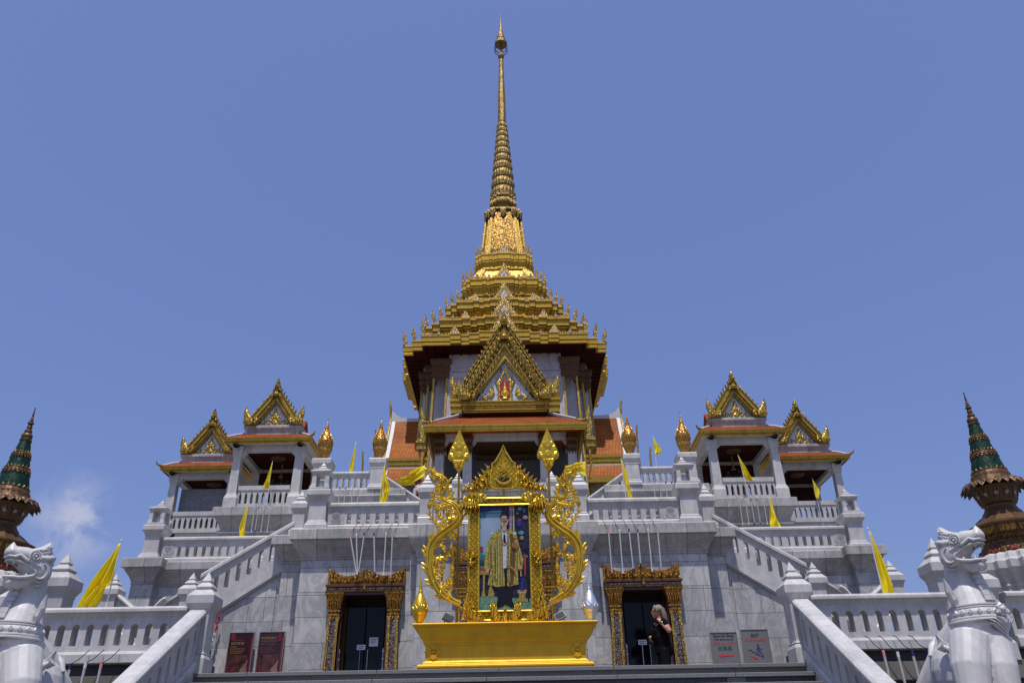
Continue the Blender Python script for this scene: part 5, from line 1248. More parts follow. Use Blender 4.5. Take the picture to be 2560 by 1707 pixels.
m=M(); m.xz([(CS+.085*math.cos(PI+PI*q/10),cz+.205+.075*math.sin(PI+PI*q/10)) for q in range(11)],yf-.026,yf-.02); m.build('dark_inlay',BLK,cr)
m=M(); m.box(CS-.5,CS+.52,yf+.0,yf+.02,pz1+.135,pz1+.155); m.tube([(CS,yf+.01,pz1+.1),(CS,yf+.01,cz+.1)],.012,6); m.box(CS-.95,CS+.95,yf+.02,yf+.04,3.515,3.535); m.build('support_bars',GOLDP,frame)
for s in (-1,1):
    m=M(); X=lambda u,v:(CS+s*u,cz+v)
    m.leaf([X(.17,.04),X(.19,.30),X(.20,.40),X(.235,.34),X(.25,.28),X(.30,.25),X(.33,.19),X(.40,.15),X(.45,.10),X(.52,.07),X(.60,.01),X(.50,.02),X(.42,.0),X(.30,.02)],F(yf-.01),.02,.015)
    for u,v,k,a in ((.23,.12,.10,.2),(.23,.25,.08,.1),(.31,.08,.09,.5),(.30,.17,.075,.4),(.38,.055,.075,.7),(.38,.12,.06,.5),(.45,.04,.06,.9),(.52,.025,.05,1.1)):
        m.leaf(tr(curl(),CS+s*u,cz+v,-a*s,k,s),F(yf-.035),.02,.025)
        m.tube([(CS+s*u+s*k*.35*math.cos(q)*(1-q/9),yf-.065,cz+v+k*.35*math.sin(q)*(1-q/9)) for q in [i*.5 for i in range(13)]],k*.10,5)
    for q in range(8):
        t=q/7; m.leaf(tr(flame(.06,.10),CS+s*(.21+.36*t),cz+.36-.34*t**.8-.02,-.7*s,1,s),F(yf-.02),.02,.015)
    m.build('crest_wing',GOLDC,frame,smooth=50)
# painting: a generic standing figure in a brocade robe (flat picture)
def ink(n,c,noise=0.,sc=30.): return plain('paint_'+n,tuple(q*.78 for q in c),.35,0,noise,sc,.3)
PN=[ink('pale_sky',(.30,.42,.55),.12,4.),ink('deep_blue',(.02,.06,.24),.5,9.),ink('dark_ground',(.022,.018,.045),.8,28.),ink('robe',(.36,.30,.05),.85,60.),ink('robe_shade',(.13,.07,.02),.5,70.),
    ink('skin',(.50,.33,.22),.08),ink('black',(.006,.006,.01)),ink('white',(.55,.58,.68),.06),ink('carpet',(.14,.30,.20),.35,40.),ink('mauve',(.33,.20,.34),.5,40.),ink('straw',(.50,.48,.18),.1),
    ink('red',(.34,.05,.03),.3),ink('teal',(.07,.26,.27),.4,20.),ink('old_gold',(.34,.24,.05),.6,50.),ink('royal_blue',(.02,.03,.30),.5,40.)]
pm=M(); W_,H_=px1-px0,pz1-pz0
lay=[0]
def P(mi,pts):
    lay[0]+=1; y=yf+.0-.0006*lay[0]
    pm.mat(mi); pm.add([(px0+W_*u,y,pz0+H_*v) for u,v in pts],[list(range(len(pts)))])
def blob(mi,u,v,ru,rv,n=14): P(mi,[(u+ru*math.cos(2*PI*k/n),v+rv*math.sin(2*PI*k/n)) for k in range(n)])
pm.mat(0); pm.box(px0,px1,yf,yf+.02,pz0,pz1)
P(1,[(0,1),(.46,1),(.46,.955),(.30,.95),(0,.935)]); P(12,[(0,.935),(.46,.952),(.46,.925),(.15,.92),(.13,.88),(0,.88)])
P(2,[(.45,1),(1,1),(1,.08),(.45,.08)]); P(2,[(0,.40),(.45,.40),(.45,.08),(0,.08)]); P(12,[(0,.56),(.13,.52),(.16,.40),(0,.40)])
for k in range(7): P(6,[(.01+.022*k,.42),(.03+.022*k,.42),(.035+.018*k,.53+.02*(k%3))])
P(9,[(.60,1),(.665,1),(.655,.70),(.60,.70)]); P(10,[(.675,1),(.70,1),(.70,.68),(.675,.68)])
for u,v,mi,ru,rv in ((.82,.97,12,.05,.02),(.90,.95,12,.03,.025),(.80,.82,14,.05,.035),(.80,.855,11,.04,.012),(.83,.73,12,.06,.02),(.84,.68,13,.04,.02),(.90,.60,2,.05,.04),(.93,.50,12,.02,.01),(.92,.88,9,.05,.02),(.77,.92,13,.03,.01),(.05,.585,11,.04,.018)): blob(mi,u,v,ru,rv)
P(11,[(.86,.52),(.92,.52),(.90,.32),(.88,.32)]); P(8,[(0,.13),(.2,.14),(.5,.12),(1,.11),(1,0),(0,0)])
P(13,[(.0,.37),(.19,.37),(.19,.335),(0,.335)]); P(11,[(.02,.40),(.16,.40),(.14,.37),(.03,.37)]); P(13,[(.08,.335),(.12,.335),(.11,.20),(.13,.13),(.04,.13),(.08,.20)]); P(13,[(.19,.20),(.22,.25),(.30,.16),(.28,.13),(.17,.13)])
P(13,[(.73,.19),(.92,.19),(.88,.14),(.90,.08),(.74,.08),(.77,.14)]); P(10,[(.74,.17),(.90,.17),(.90,.163),(.74,.163)])
P(14,[(.80,.30),(.86,.30),(.85,.18),(.80,.18)]); P(6,[(.93,.38),(.955,.38),(.955,.08),(.93,.08)])
# legs and shoes
P(6,[(.34,.27),(.66,.27),(.63,.10),(.68,.045),(.63,.03),(.56,.05),(.50,.06),(.44,.045),(.36,.03),(.32,.05),(.36,.10)])
# robe
P(3,[(.27,.72),(.40,.765),(.62,.765),(.73,.72),(.80,.58),(.86,.47),(.84,.38),(.76,.37),(.74,.42),(.76,.24),(.60,.225),(.52,.22),(.51,.23),(.34,.22),(.17,.24),(.23,.40),(.22,.38),(.10,.385),(.12,.52),(.18,.64)])
P(4,[(.60,.72),(.66,.72),(.72,.58),(.70,.42),(.66,.24),(.58,.226),(.60,.40),(.62,.58)]); P(4,[(.225,.62),(.235,.62),(.23,.39),(.22,.40)]); P(4,[(.30,.60),(.315,.60),(.32,.35),(.305,.35)]); P(4,[(.75,.60),(.76,.60),(.745,.40),(.735,.42)])
for u0,u1,v0,v1 in ((.36,.355,.68,.26),(.41,.41,.70,.25),(.445,.45,.66,.24),(.335,.31,.66,.27),(.57,.575,.70,.24),(.20,.17,.58,.42),(.25,.235,.66,.40),(.77,.80,.60,.42),(.27,.25,.40,.26)):
    P(4,[(u0,v0),(u0+.010,v0),(u1+.012,v1),(u1,v1)]); P(10,[(u0+.012,v0-.02),(u0+.022,v0-.02),(u1+.024,v1+.02),(u1+.014,v1+.02)])
P(6,[(.49,.40),(.545,.40),(.54,.222),(.50,.222)]); P(7,[(.44,.76),(.55,.765),(.55,.66),(.53,.39),(.47,.39),(.47,.64)]); P(6,[(.485,.71),(.515,.71),(.53,.63),(.50,.62),(.475,.64)])
for v in (.56,.51,.46,.43): blob(13,.50,v,.007,.004,8)
P(11,[(.44,.645),(.50,.61),(.57,.645),(.57,.632),(.50,.595),(.44,.632)]); blob(13,.70,.605,.055,.03); blob(11,.70,.605,.042,.022); blob(13,.70,.605,.02,.011)
P(13,[(.53,.43),(.70,.355),(.715,.365),(.545,.445)]); blob(5,.785,.395,.03,.018); blob(11,.79,.37,.03,.012); P(10,[(.80,.36),(.815,.36),(.82,.31),(.80,.31)])
blob(5,.165,.37,.035,.02); P(7,[(.22,.73),(.28,.735),(.27,.71)]); P(7,[(.66,.72),(.73,.735),(.74,.71),(.69,.705)])
# head
P(5,[(.455,.80),(.545,.80),(.545,.755),(.50,.74),(.455,.755)]); blob(5,.50,.845,.078,.062,20); blob(6,.50,.885,.082,.035,18); blob(5,.498,.862,.066,.032,18)
blob(5,.422,.845,.012,.016,8); blob(5,.578,.845,.010,.016,8); P(6,[(.42,.87),(.435,.885),(.437,.85),(.425,.85)]); P(6,[(.58,.88),(.565,.885),(.563,.85),(.575,.85)])
for u in (.467,.533):
    P(6,[(u-.026,.866),(u+.026,.866),(u+.024,.861),(u-.024,.861)]); blob(6,u,.850,.026,.0135,14); blob(5,u,.850,.0225,.0112,14); blob(6,u,.851,.009,.005,8)
P(4,[(.494,.85),(.506,.85),(.512,.828),(.488,.828)]); P(11,[(.475,.812),(.525,.812),(.515,.805),(.485,.805)])
pm.build('painting',PN,frame)
# side scrolls
MAIN=[(-.541,2.072),(-.678,2.137),(-.818,2.246),(-.919,2.423),(-.967,2.616),(-.96,2.825),(-.879,2.965),(-.754,3.063),(-.628,3.162),(-.565,3.263),(-.588,3.366),(-.669,3.456),(-.764,3.495),(-.835,3.56),(-.815,3.66),(-.77,3.75),(-.831,3.844),(-.936,3.9),(-1.013,3.994)]
SEC=[[(-.64,3.44),(-.72,3.42),(-.806,3.40),(-.892,3.401),(-.952,3.476),(-.962,3.566),(-.921,3.64),(-.901,3.716),(-.933,3.792)],[(-.768,3.049),(-.771,3.164),(-.816,3.252),(-.875,3.312),(-.891,3.356)],[(-.824,3.021),(-.841,3.108),(-.915,3.196),(-.989,3.285),(-1.001,3.417)],
     [(-.953,2.616),(-.871,2.669),(-.76,2.695),(-.691,2.75),(-.678,2.813)],[(-.90,2.36),(-.864,2.422),(-.81,2.489),(-.791,2.558)],[(-.79,2.219),(-.778,2.299),(-.724,2.352),(-.67,2.432),(-.659,2.542)],[(-.665,2.137),(-.707,2.204),(-.681,2.271),(-.669,2.338)],
     [(-.955,2.78),(-.90,2.86),(-.82,2.87),(-.79,2.83)],[(-.95,2.50),(-.90,2.52),(-.86,2.57),(-.87,2.62)],[(-.60,3.32),(-.66,3.34),(-.70,3.31),(-.71,3.26)],[(-.72,3.08),(-.70,3.00),(-.64,2.96),(-.62,3.0)],[(-.76,3.50),(-.70,3.56),(-.71,3.64),(-.75,3.67)],[(-.80,3.60),(-.87,3.64),(-.875,3.72),(-.84,3.77)],[(-.60,3.20),(-.66,3.24),(-.73,3.24),(-.74,3.29)]]
def smooth_path(p,k=6):
    out=[]
    for i in range(len(p)-1):
        a=Vector(p[max(i-1,0)]);b=Vector(p[i]);c=Vector(p[i+1]);d_=Vector(p[min(i+2,len(p)-1)])
        for q in range(k):
            t=q/k; out.append(.5*((2*b)+(c-a)*t+(2*a-5*b+4*c-d_)*t*t+(3*b-a-3*c+d_)*t**3))
    out.append(Vector(p[-1])); return out
def scroll(s,label):
    root=thing('golden_scroll',label,'ornament',(CS+s*.6,11.0,PT),'golden flame scrolls beside the frame')
    X=lambda x:CS-s*(x-CS)        # traced on the left, mirrored for the right
    X=(lambda x:x) if s<0 else (lambda x:2*CS-x)
    m=M(); p=smooth_path(MAIN); n=len(p)
    rad=[.014+.053*(math.sin(PI*min(1,i/n*1.25+.12)) if i/n<.75 else .75*(1-(i/n-.75)/.27)) for i in range(n)]
    m.tube([(X(q.x),11.0,q.y) for q in p],[max(.008,r) for r in rad],8,flat=.5)
    for off in (-.45,.45):
        pp=[]
        for i in range(n):
            t=(p[min(i+1,n-1)]-p[max(i-1,0)]).normalized(); nn=Vector((-t.y,t.x)); q=p[i]+nn*rad[i]*off; pp.append((X(q.x),10.985-rad[i]*.45,q.y))
        m.tube(pp,[max(.004,r*.22) for r in rad],5)
    stem=m
    b=M()
    for i in range(6,n-4,2):      # barbs along both edges
        t=(p[i+1]-p[i-1]).normalized(); nn=Vector((-t.y,t.x))
        side=1 if (i//2)%3 else -1
        for sd in (side,):
            k=.08+.022*((i*7)%3); base=p[i]+nn*rad[i]*.8*sd
            an=math.atan2(t.y,t.x)
            pl=[(-.01,-.026),(.025,-.022),(.052,-.004),(k*.92,.03),(k*1.05,.062),(k*.70,.046),(.035,.034),(.012,.026)]
            q=[(base.x+u*math.cos(an)-v*sd*math.sin(an),base.y+u*math.sin(an)+v*sd*math.cos(an)) for u,v in pl]
            b.leaf([(X(u),v) for u,v in q],F(11.0),.014,.008)
    for sp in SEC:
        pp=smooth_path(sp,5); nn_=len(pp); r=[.041*(1-.75*i/nn_)*(.55+.45*math.sin(PI*min(1,.3+i/nn_))) for i in range(nn_)]
        stem.tube([(X(q.x),10.99,q.y) for q in pp],r,7,flat=.6)
        e=pp[-1]; t=(pp[-1]-pp[-3]).normalized(); an=math.atan2(t.y,t.x)-PI/2
        b.leaf([(X(u),v) for u,v in tr(flame(.075,.11),e.x,e.y-.01,an)],F(10.98),.015,.02)
        for i in range(3,nn_-1,3):
            t=(pp[i+1]-pp[i-1]).normalized(); an=math.atan2(t.y,t.x)
            for sd in (1,-1):
                bs=pp[i]+Vector((-t.y,t.x))*r[i]*.7*sd
                q=[(bs.x+u*math.cos(an)-v*sd*math.sin(an),bs.y+u*math.sin(an)+v*sd*math.cos(an)) for u,v in [(0,-.015),(.025,-.012),(.055,.028),(.03,.026),(.008,.014)]]
                b.leaf([(X(u),v) for u,v in q],F(10.99),.012,.007)
    stem.build('stem',GOLDB,root,smooth=60); b.build('leaf_barbs',GOLDB,root)
    m=M(); m.tube([(X(-.80),11.03,2.25),(X(-.80),11.03,3.5)],.012,6); m.tube([(X(-.86),11.02,2.28),(X(-.45),11.02,2.28)],.010,6); m.tube([(X(-.66),11.03,3.53),(X(-.45),11.03,3.53)],.010,6); m.build('support_rods',GOLDP,root)
    return root
scroll(-1,'golden openwork flame scroll curling beside the portrait, on the gold urn side')
scroll(1,'golden openwork flame scroll curling beside the portrait, on the silver urn side')
# leaf-shaped standards
def standard(x,label):
    y=11.2; root=thing('leaf_standard',label,'standard',(x,y,PT),'golden leaf standards')
    m=M(); m.tube([(x,y,PT),(x,y,4.0)],.017,8); m.build('pole',GOLDP,root,smooth=40)
    m=M(); z=3.97
    o=[(0,0),(.045,.06),(.075,.12),(.085,.17),(.145,.20),(.165,.25),(.15,.31),(.125,.38),(.085,.47),(.05,.56),(0,.69)]
    pl=[(x+u,z+v) for u,v in o]+[(x-u,z+v) for u,v in o[-2:0:-1]]
    m.leaf(pl,F(y),.03,.045,(x,z+.27)); bl=m.build('blade',GOLDB,root)
    m=M()
    for s in (-1,1):
        for u,v,a,k in ((.05,.20,-.9,.12),(.09,.21,-.55,.12),(.08,.30,-.35,.13),(.05,.37,-.25,.12),(.03,.06,-.3,.10),(.045,.12,-.5,.10)):
            m.leaf(tr([(-.25,0),(-.42,.35),(-.25,.75),(0,1.),(.25,.75),(.42,.35),(.25,0)],x+s*u*.85,z+v,a*s,k*.85),F(y-.055),.008,.010)
    m.leaf(tr([(-.28,0),(-.45,.35),(-.28,.75),(0,1.),(.28,.75),(.45,.35),(.28,0)],x,z+.20,0,.13),F(y-.065),.010,.014)
    m.leaf(tr([(-.28,0),(-.40,.35),(-.2,.75),(0,1.),(.2,.75),(.40,.35),(.28,0)],x,z+.33,0,.17),F(y-.065),.01,.02)
    m.leaf([(x-.05,z+.18),(x+.05,z+.18),(x,z+.06)],F(y-.06),.01,.02)
    m.build('lotus_relief',GOLDB,bl)
    return root
standard(-.605,'golden spear standard with leaf-shaped head beside the portrait, above the gold urn')
standard(.715,'golden spear standard with leaf-shaped head beside the portrait, above the silver urn')
def urn(x,mt,label):
    c=(x,10.8,PT+.003); root=thing('lotus_urn',label,'urn',c)
    m=M(); m.lathe(c,[(.075,0),(.08,.012),(.05,.03),(.038,.05),(.055,.075),(.085,.13),(.090,.145)],18); m.build('foot',mt,root,smooth=35)
    m=M(); m.lathe(c,[(.088,.14),(.103,.19),(.106,.225),(.095,.28),(.072,.34),(.045,.395),(.026,.43)],20); m.build('body',mt,root,smooth=True)
    m=M()
    for sg in (-1,1):
        for q in range(11):
            pts=[]
            for i in range(11):
                t=i/10; z=.20+.20*t; r=.106 if z<.23 else .106-(z-.23)*.40 if z<.34 else .064-(z-.34)*.55
                a=2*PI*q/11+sg*t*1.3; pts.append((c[0]+r*math.cos(a),c[1]+r*math.sin(a),c[2]+z))
            m.tube(pts,.0075,5)
    m.build('net_pattern',GOLDC if mt is GOLDB else mt,root)
    m=M(); m.lathe(c,[(.028,.42),(.031,.435),(.022,.445),(.026,.455),(.020,.468),(.021,.50),(.010,.58),(.003,.66)],12); m.build('spike',mt,root,smooth=35)
    return root
urn(-1.06,GOLDB,'golden lotus bud urn on the left end of the pedestal'); urn(1.165,SILVER,'silver lotus bud urn on the right end of the pedestal')
def flood(x,s,mt,label):
    root=thing('floodlight',label,'floodlight',(x,10.85,PT+.003),'small floodlights')
    rot=Matrix.Rotation(.45*s,3,'Y')@Matrix.Rotation(-.5,3,'X'); z=PT+.115
    def bx(m,a,b,c,d_,e,f_):
        k=M(); k.box(a,b,c,d_,e,f_); m.merge(k,lambda p:rot@Vector(p)+Vector((x,10.85,z)))
    m=M(); bx(m,-.07,.07,-.018,.018,-.05,.05); m.build('housing',mt,root)
    m=M(); bx(m,-.06,.06,-.022,-.018,-.04,.04); m.build('glass',plain('lamp_glass',(.05,.05,.055),.1),root)
    m=M()
    for q in (-1,1): m.tube([(x+.05*q,10.86,PT+.003),(x+.05*q,10.86,PT+.10)],.006,6)
    m.build('bracket',BLK,root)
flood(-.69,1,plain('black_housing',(.015,.015,.016),.4),'black floodlight on the pedestal between the gold urn and the frame'); flood(.77,-1,plain('grey_housing',(.14,.135,.12),.4,.4),'greyish floodlight on the pedestal between the frame and the silver urn')
# ---------------------------------------------------------------- guardian lions
def lion(s,label):
    root=thing('guardian_lion',label,'statue',(4.55*s,8.0,0.),'white marble guardian lions')
    X=lambda p:(p[0]*s,p[1],p[2])
    fx=lambda m:setattr(m,'v',[X(p) for p in m.v])
    Dv=Vector((.56,-.8285,.0)); Q=Vector((-.8285,-.56,0)); H=Vector((4.575,7.92,1.93)); KH=.83
    def hs(m,i0=0): m.v=m.v[:i0]+[tuple(H+(Vector(p)-H)*KH) for p in m.v[i0:]]
    HP=lambda u,w,v:tuple(H+Dv*u+Q*w+Vector((0,0,v)))
    rotH=Matrix((( Dv.x,Q.x,0),(Dv.y,Q.y,0),(0,0,1)))
    m=M()
    m.ball((4.57,7.98,1.06),.26,20,(.98,.88,1.12)); m.tube([(4.58,8.02,1.18),(4.52,8.25,1.0),(4.42,8.55,.70),(4.42,8.6,.3)],[.24,.27,.28,.26],18)
    m.ball((4.33,8.16,.80),.25,18,(.72,1.0,1.2)); m.ball((4.74,8.42,.78),.23,18,(.72,1.1,1.15)); m.ball((4.27,8.02,.40),.16,14,(.8,1.5,1.2))
    m.tube([(4.43,7.90,1.10),(4.31,7.80,.82),(4.26,7.76,.55),(4.25,7.75,.12)],[.18,.165,.138,.12],16); m.tube([(4.65,7.90,1.08),(4.595,7.80,.82),(4.555,7.77,.55),(4.54,7.76,.12)],[.155,.138,.12,.11],16)
    for x in (4.25,4.54,4.20,4.82): m.ball((x,7.62 if x in(4.25,4.54) else 7.95,.10),.13,12,(1,1.3,.7))
    m.tube([(4.62,8.0,1.20),(4.605,8.0,1.36),(4.605,8.025,1.48),(4.60,8.05,1.62),(4.60,8.05,1.80),(4.59,7.98,1.92)],[.262,.236,.20,.158,.132,.115],20)
    # head
    i0=len(m.v)
    m.ball(HP(-.0,0,.01),.15,18,(1.05,1.0,1.02),rotH); m.tube([HP(-.03,0,.055),HP(.12,0,.092),HP(.21,0,.092),HP(.28,0,.082)],[.125,.106,.095,.08],16)
    m.tube([HP(-.05,0,-.08),HP(.05,0,-.182),HP(.14,0,-.222),HP(.215,0,-.215)],[.115,.086,.072,.064],14); m.ball(HP(.215,0,-.23),.065,12,(.85,1.1,1.0),rotH); m.tube([HP(.02,0,-.21),HP(.1,0,-.24),HP(.19,0,-.225)],[.05,.055,.045],12)
    for w in (-1,1): m.ball(HP(-.065,.098*w,-.055),.115,16,(1.0,.55,1.25),rotH)
    m.ball(HP(.275,0,.105),.068,14,(1.0,1.25,1.0),rotH); m.lathe(HP(.272,0,.125),[(.060,0),(.05,.04),(.024,.08),(.004,.105)],12)
    hs(m,i0); fx(m); fused(m,.010,'body',MS,root,3)
    # crest: swept-back fin from the brow
    m=M(); fin=[(.22,.10),(.13,.155),(.02,.20),(-.06,.235),(-.10,.27),(-.135,.30),(-.17,.275),(-.16,.20),(-.19,.17),(-.15,.14),(-.19,.10),(-.13,.08),(.0,.09),(.12,.08)]
    m.leaf(fin,lambda u,v,w:HP(u,w,v),.045,.045); m.leaf(fin,lambda u,v,w:HP(u,-w,v),.045,.045)
    for k in range(3): m.tube([HP(-.02-.0*k,.088,.17-.035*k),HP(-.09,.082,.20-.04*k),HP(-.16,.06,.245-.055*k)],.012,6); m.tube([HP(-.02,-.088,.17-.035*k),HP(-.09,-.082,.20-.04*k),HP(-.16,-.06,.245-.055*k)],.012,6)
    hs(m); fx(m); m.build('crest',MS,root)
    for w in (1,-1):
        m=M()   # lips, whisker folds
        m.tube([HP(.315,.0,.045),HP(.30,.055*w,.055),HP(.25,.088*w,.045),HP(.205,.098*w,.075),HP(.16,.112*w,.045),HP(.11,.122*w,.015),HP(.07,.130*w,.025),HP(.02,.142*w,-.01),HP(-.03,.150*w,-.03)],[.014,.017,.019,.019,.02,.019,.019,.018,.014],8)
        m.tube([HP(.305,.0,.012),HP(.28,.062*w,.012),HP(.21,.09*w,.01),HP(.14,.104*w,-.008),HP(.07,.122*w,-.045),HP(.02,.136*w,-.075),HP(.0,.14*w,-.105),HP(.02,.134*w,-.138),HP(.075,.112*w,-.158),HP(.15,.088*w,-.172),HP(.215,.068*w,-.17),HP(.27,.03*w,-.172),HP(.283,.0,-.172)],[.012,.014,.015,.015,.015,.018,.02,.021,.021,.020,.018,.017,.016],8)
        for k,r in enumerate((.075,.105,.135)):
            m.tube([HP(-.045+r*.95*math.cos(a),(.158-.022*k)*w,-.075+r*1.2*math.sin(a)) for a in [1.75+3.5*i/14-.25*k for i in range(15)]],[.010+.009*math.sin(PI*i/14) for i in range(15)],7)
        hs(m); fx(m); m.build('lip_fold',MS,root,smooth=50)
        m=M(); c=HP(.055,.128*w,.075); m.ball(c,.052,14,(1,.55,1),rotH); 
        m.tube([HP(.055+.038*math.cos(a),.156*w,.075+.038*math.sin(a)) for a in [2*PI*i/16 for i in range(17)]],.008,6); m.ball(HP(.057,.158*w,.075),.017,8)
        m.tube([HP(.055+.062*math.cos(a),.140*w,.078+.066*math.sin(a)) for a in [-.6+4.2*i/14 for i in range(15)]],.013,7)
        m.leaf([(.01,.10),(.10,.10),(.075,.15),(.05,.185),(.03,.15)],lambda u,v,q:HP(u,(.108+q)*w,v),.03,.012)
        hs(m); fx(m); m.build('eye',MS,root,smooth=50)
        m=M(); m.tube([HP(-.01,.125*w,.075),HP(-.08,.13*w,.075),HP(-.135,.125*w,.09),HP(-.175,.12*w,.115)],[.032,.038,.036,.012],10); m.tube([HP(-.175,.12*w,.11),HP(-.165,.115*w,.05),HP(-.185,.11*w,.01)],[.025,.022,.008],8); hs(m); fx(m); m.build('ear',MS,root,smooth=50)
        m=M()
        for u,v,k in ((.245,.015,-.06),(.06,-.03,-.045),(.20,-.165,.06),(.09,-.15,.035)):
            m=M(); m.lathe(HP(u,.07*w if u>.15 else .108*w,v),[(.017,0),(.014,k*.5),(.002,k)],8); hs(m); fx(m); m.build('fang',MS,root,smooth=50)
        m=M(); m.ball(HP(.305,.03*w,.095),.018,8); m.tube([HP(.30+.0,(.032+.024*math.cos(a))*w,.095+.024*math.sin(a)) for a in [-.5+3.6*i/8 for i in range(9)]],.006,5); hs(m); fx(m); m.build('nostril',MS,root,smooth=50)
    m=M(); m.ball(HP(.12,0,-.145),.055,12,(1.5,.8,.45),rotH); hs(m); fx(m); m.build('tongue',MS,root,smooth=50)
    # neck plates carved as bands, collar with lozenges, pendant
    C=(4.62,7.985)
    m=M(); m.lathe((C[0],C[1],0),[(.232,1.395),(.25,1.392),(.252,1.38),(.242,1.375),(.250,1.37),(.252,1.36),(.246,1.355),(.266,1.32),(.268,1.31),(.262,1.285),(.272,1.28),(.275,1.268),(.268,1.262),(.282,1.255),(.284,1.243),(.270,1.235)],36,0,1,.97); fx(m); co=m.build('collar',MS,root,smooth=30)
    m=M(); n=22
    for k in range(n):
        a=2*PI*k/n; 
        f=lambda u,v,w:(C[0]+(.257+w+.035*(1.35-v-.02))*math.cos(a+u),C[1]+(.257+w+.035*(1.35-v-.02))*math.sin(a+u)*.97,v)
        m.leaf([(-.10,1.318),(0.03,1.352),(.13,1.318),(.03,1.286)],f,.004,.012)
    fx(m); m.build('lozenge_row',MS,co)
    m=M(); th=math.atan2(-1,.30)
    f=lambda u,v,w:(C[0]+(.275+w)*math.cos(th+u/.275),C[1]+(.275+w)*math.sin(th+u/.275),v)
    for q in range(6):
        a=q*PI/3; m.leaf(tr([(-.018,.012),(-.028,.04),(0,.068),(.028,.04),(.018,.012)],0,1.322,a),f,.012,.014)
    m.ball(f(0,1.322,.025),.03,12); m.leaf([(-.07,1.26),(.07,1.26),(.0,1.17)],f,.012,.014); fx(m); m.build('flower_clasp',MS,co,smooth=40)
    m=M(); g=lambda u,v,w:(C[0]+(.272+w-.05*max(0,1.2-v))*math.cos(th+u/.27),C[1]+(.272+w-.05*max(0,1.2-v))*math.sin(th+u/.27)*.95,v)
    for dz,hw_,tp,w0 in ((0,.20,1.09,.0),(.0,.14,1.115,.008),(.0,.085,1.14,.016)):
        m.ext([(-hw_,1.242),(-hw_*.55,1.205),(0,tp),(hw_*.55,1.205),(hw_,1.242)],g,-.03,.010+w0)
    fx(m); m.build('pendant',MS,root)
    m=M()   # carved throat plates: ladder of shallow slabs down the front of the neck
    for k in range(7):
        z=1.42+.052*k; r=.215-.21*(z-1.42)*.85; 
        for a0,a1 in ((-.30,.30),):
            P=lambda a,rr,zz:(4.605+.02*(z-1.4)+rr*math.cos(th+.05+a),7.99+.19*(z-1.4)+rr*math.sin(th+.05+a),zz)
            m.rings([([P(a0,r+.012,0)[:2],P(0,r+.022,0)[:2],P(a1,r+.012,0)[:2],P(a1,r-.05,0)[:2],P(a0,r-.05,0)[:2]],z),([P(a0,r+.004,0)[:2],P(0,r+.014,0)[:2],P(a1,r+.004,0)[:2],P(a1,r-.05,0)[:2],P(a0,r-.05,0)[:2]],z+.047)])
    fx(m); m.build('throat_plates',MS,root)
    # flame ornaments on neck and haunch, tail
    m=M(); fl=lambda u,v,w:(4.40+u,7.93-w,1.38+v)
    m.leaf([(-.02,0),(.03,.03),(.03,.09),(-.0,.14),(-.02,.20),(-.055,.27),(-.06,.20),(-.065,.14),(-.05,.08),(-.04,.03)],fl,.03,.02); fx(m); m.build('neck_flame',MS,root)
    m=M()
    for dx,dz,k in ((0,0,1.),(.025,-.05,.85)):
        pts=[(4.36+dx,7.90,.84+dz),(4.31+dx,7.91,.93+dz),(4.24+dx,7.93,1.0+dz),(4.17+dx,7.96,1.06+dz)]
        m.tube(pts,[.018*k,.035*k,.036*k,.006],8)
    m.leaf([(4.14,1.02),(4.21,.985),(4.24,1.05),(4.205,1.10),(4.16,1.14),(4.17,1.08)],lambda u,v,w:(u,7.99-w,v),.03,.025)
    m.tube([(4.345,7.80,.80),(4.335,7.79,.845),(4.305,7.80,.865),(4.285,7.82,.845)],[.014,.018,.016,.006],7)
    fx(m); m.build('haunch_flame',MS,root,smooth=50)
    m=M(); m.tube([(4.56,8.35,1.15),(4.46,8.35,1.17),(4.36,8.34,1.14),(4.27,8.31,1.08),(4.21,8.28,.99)],[.03,.042,.046,.042,.02],10); fx(m); m.build('tail',MS,root,smooth=50)
    m=M(); m.box(4.0,5.05,7.35,8.95,GZ,-.02); m.box(3.94,5.11,7.29,9.01,-.02,.03); fx(m); tag(m.build('lion_plinth',MP,loc=(4.5*s,8.1,GZ),bevel=.01),'marble plinth under the %s guardian lion'%('left' if s<0 else 'right'),'plinth')
    return root
lion(-1,'white marble guardian lion with open jaws looking out to the left'); lion(1,'white marble guardian lion with open jaws looking out to the right')

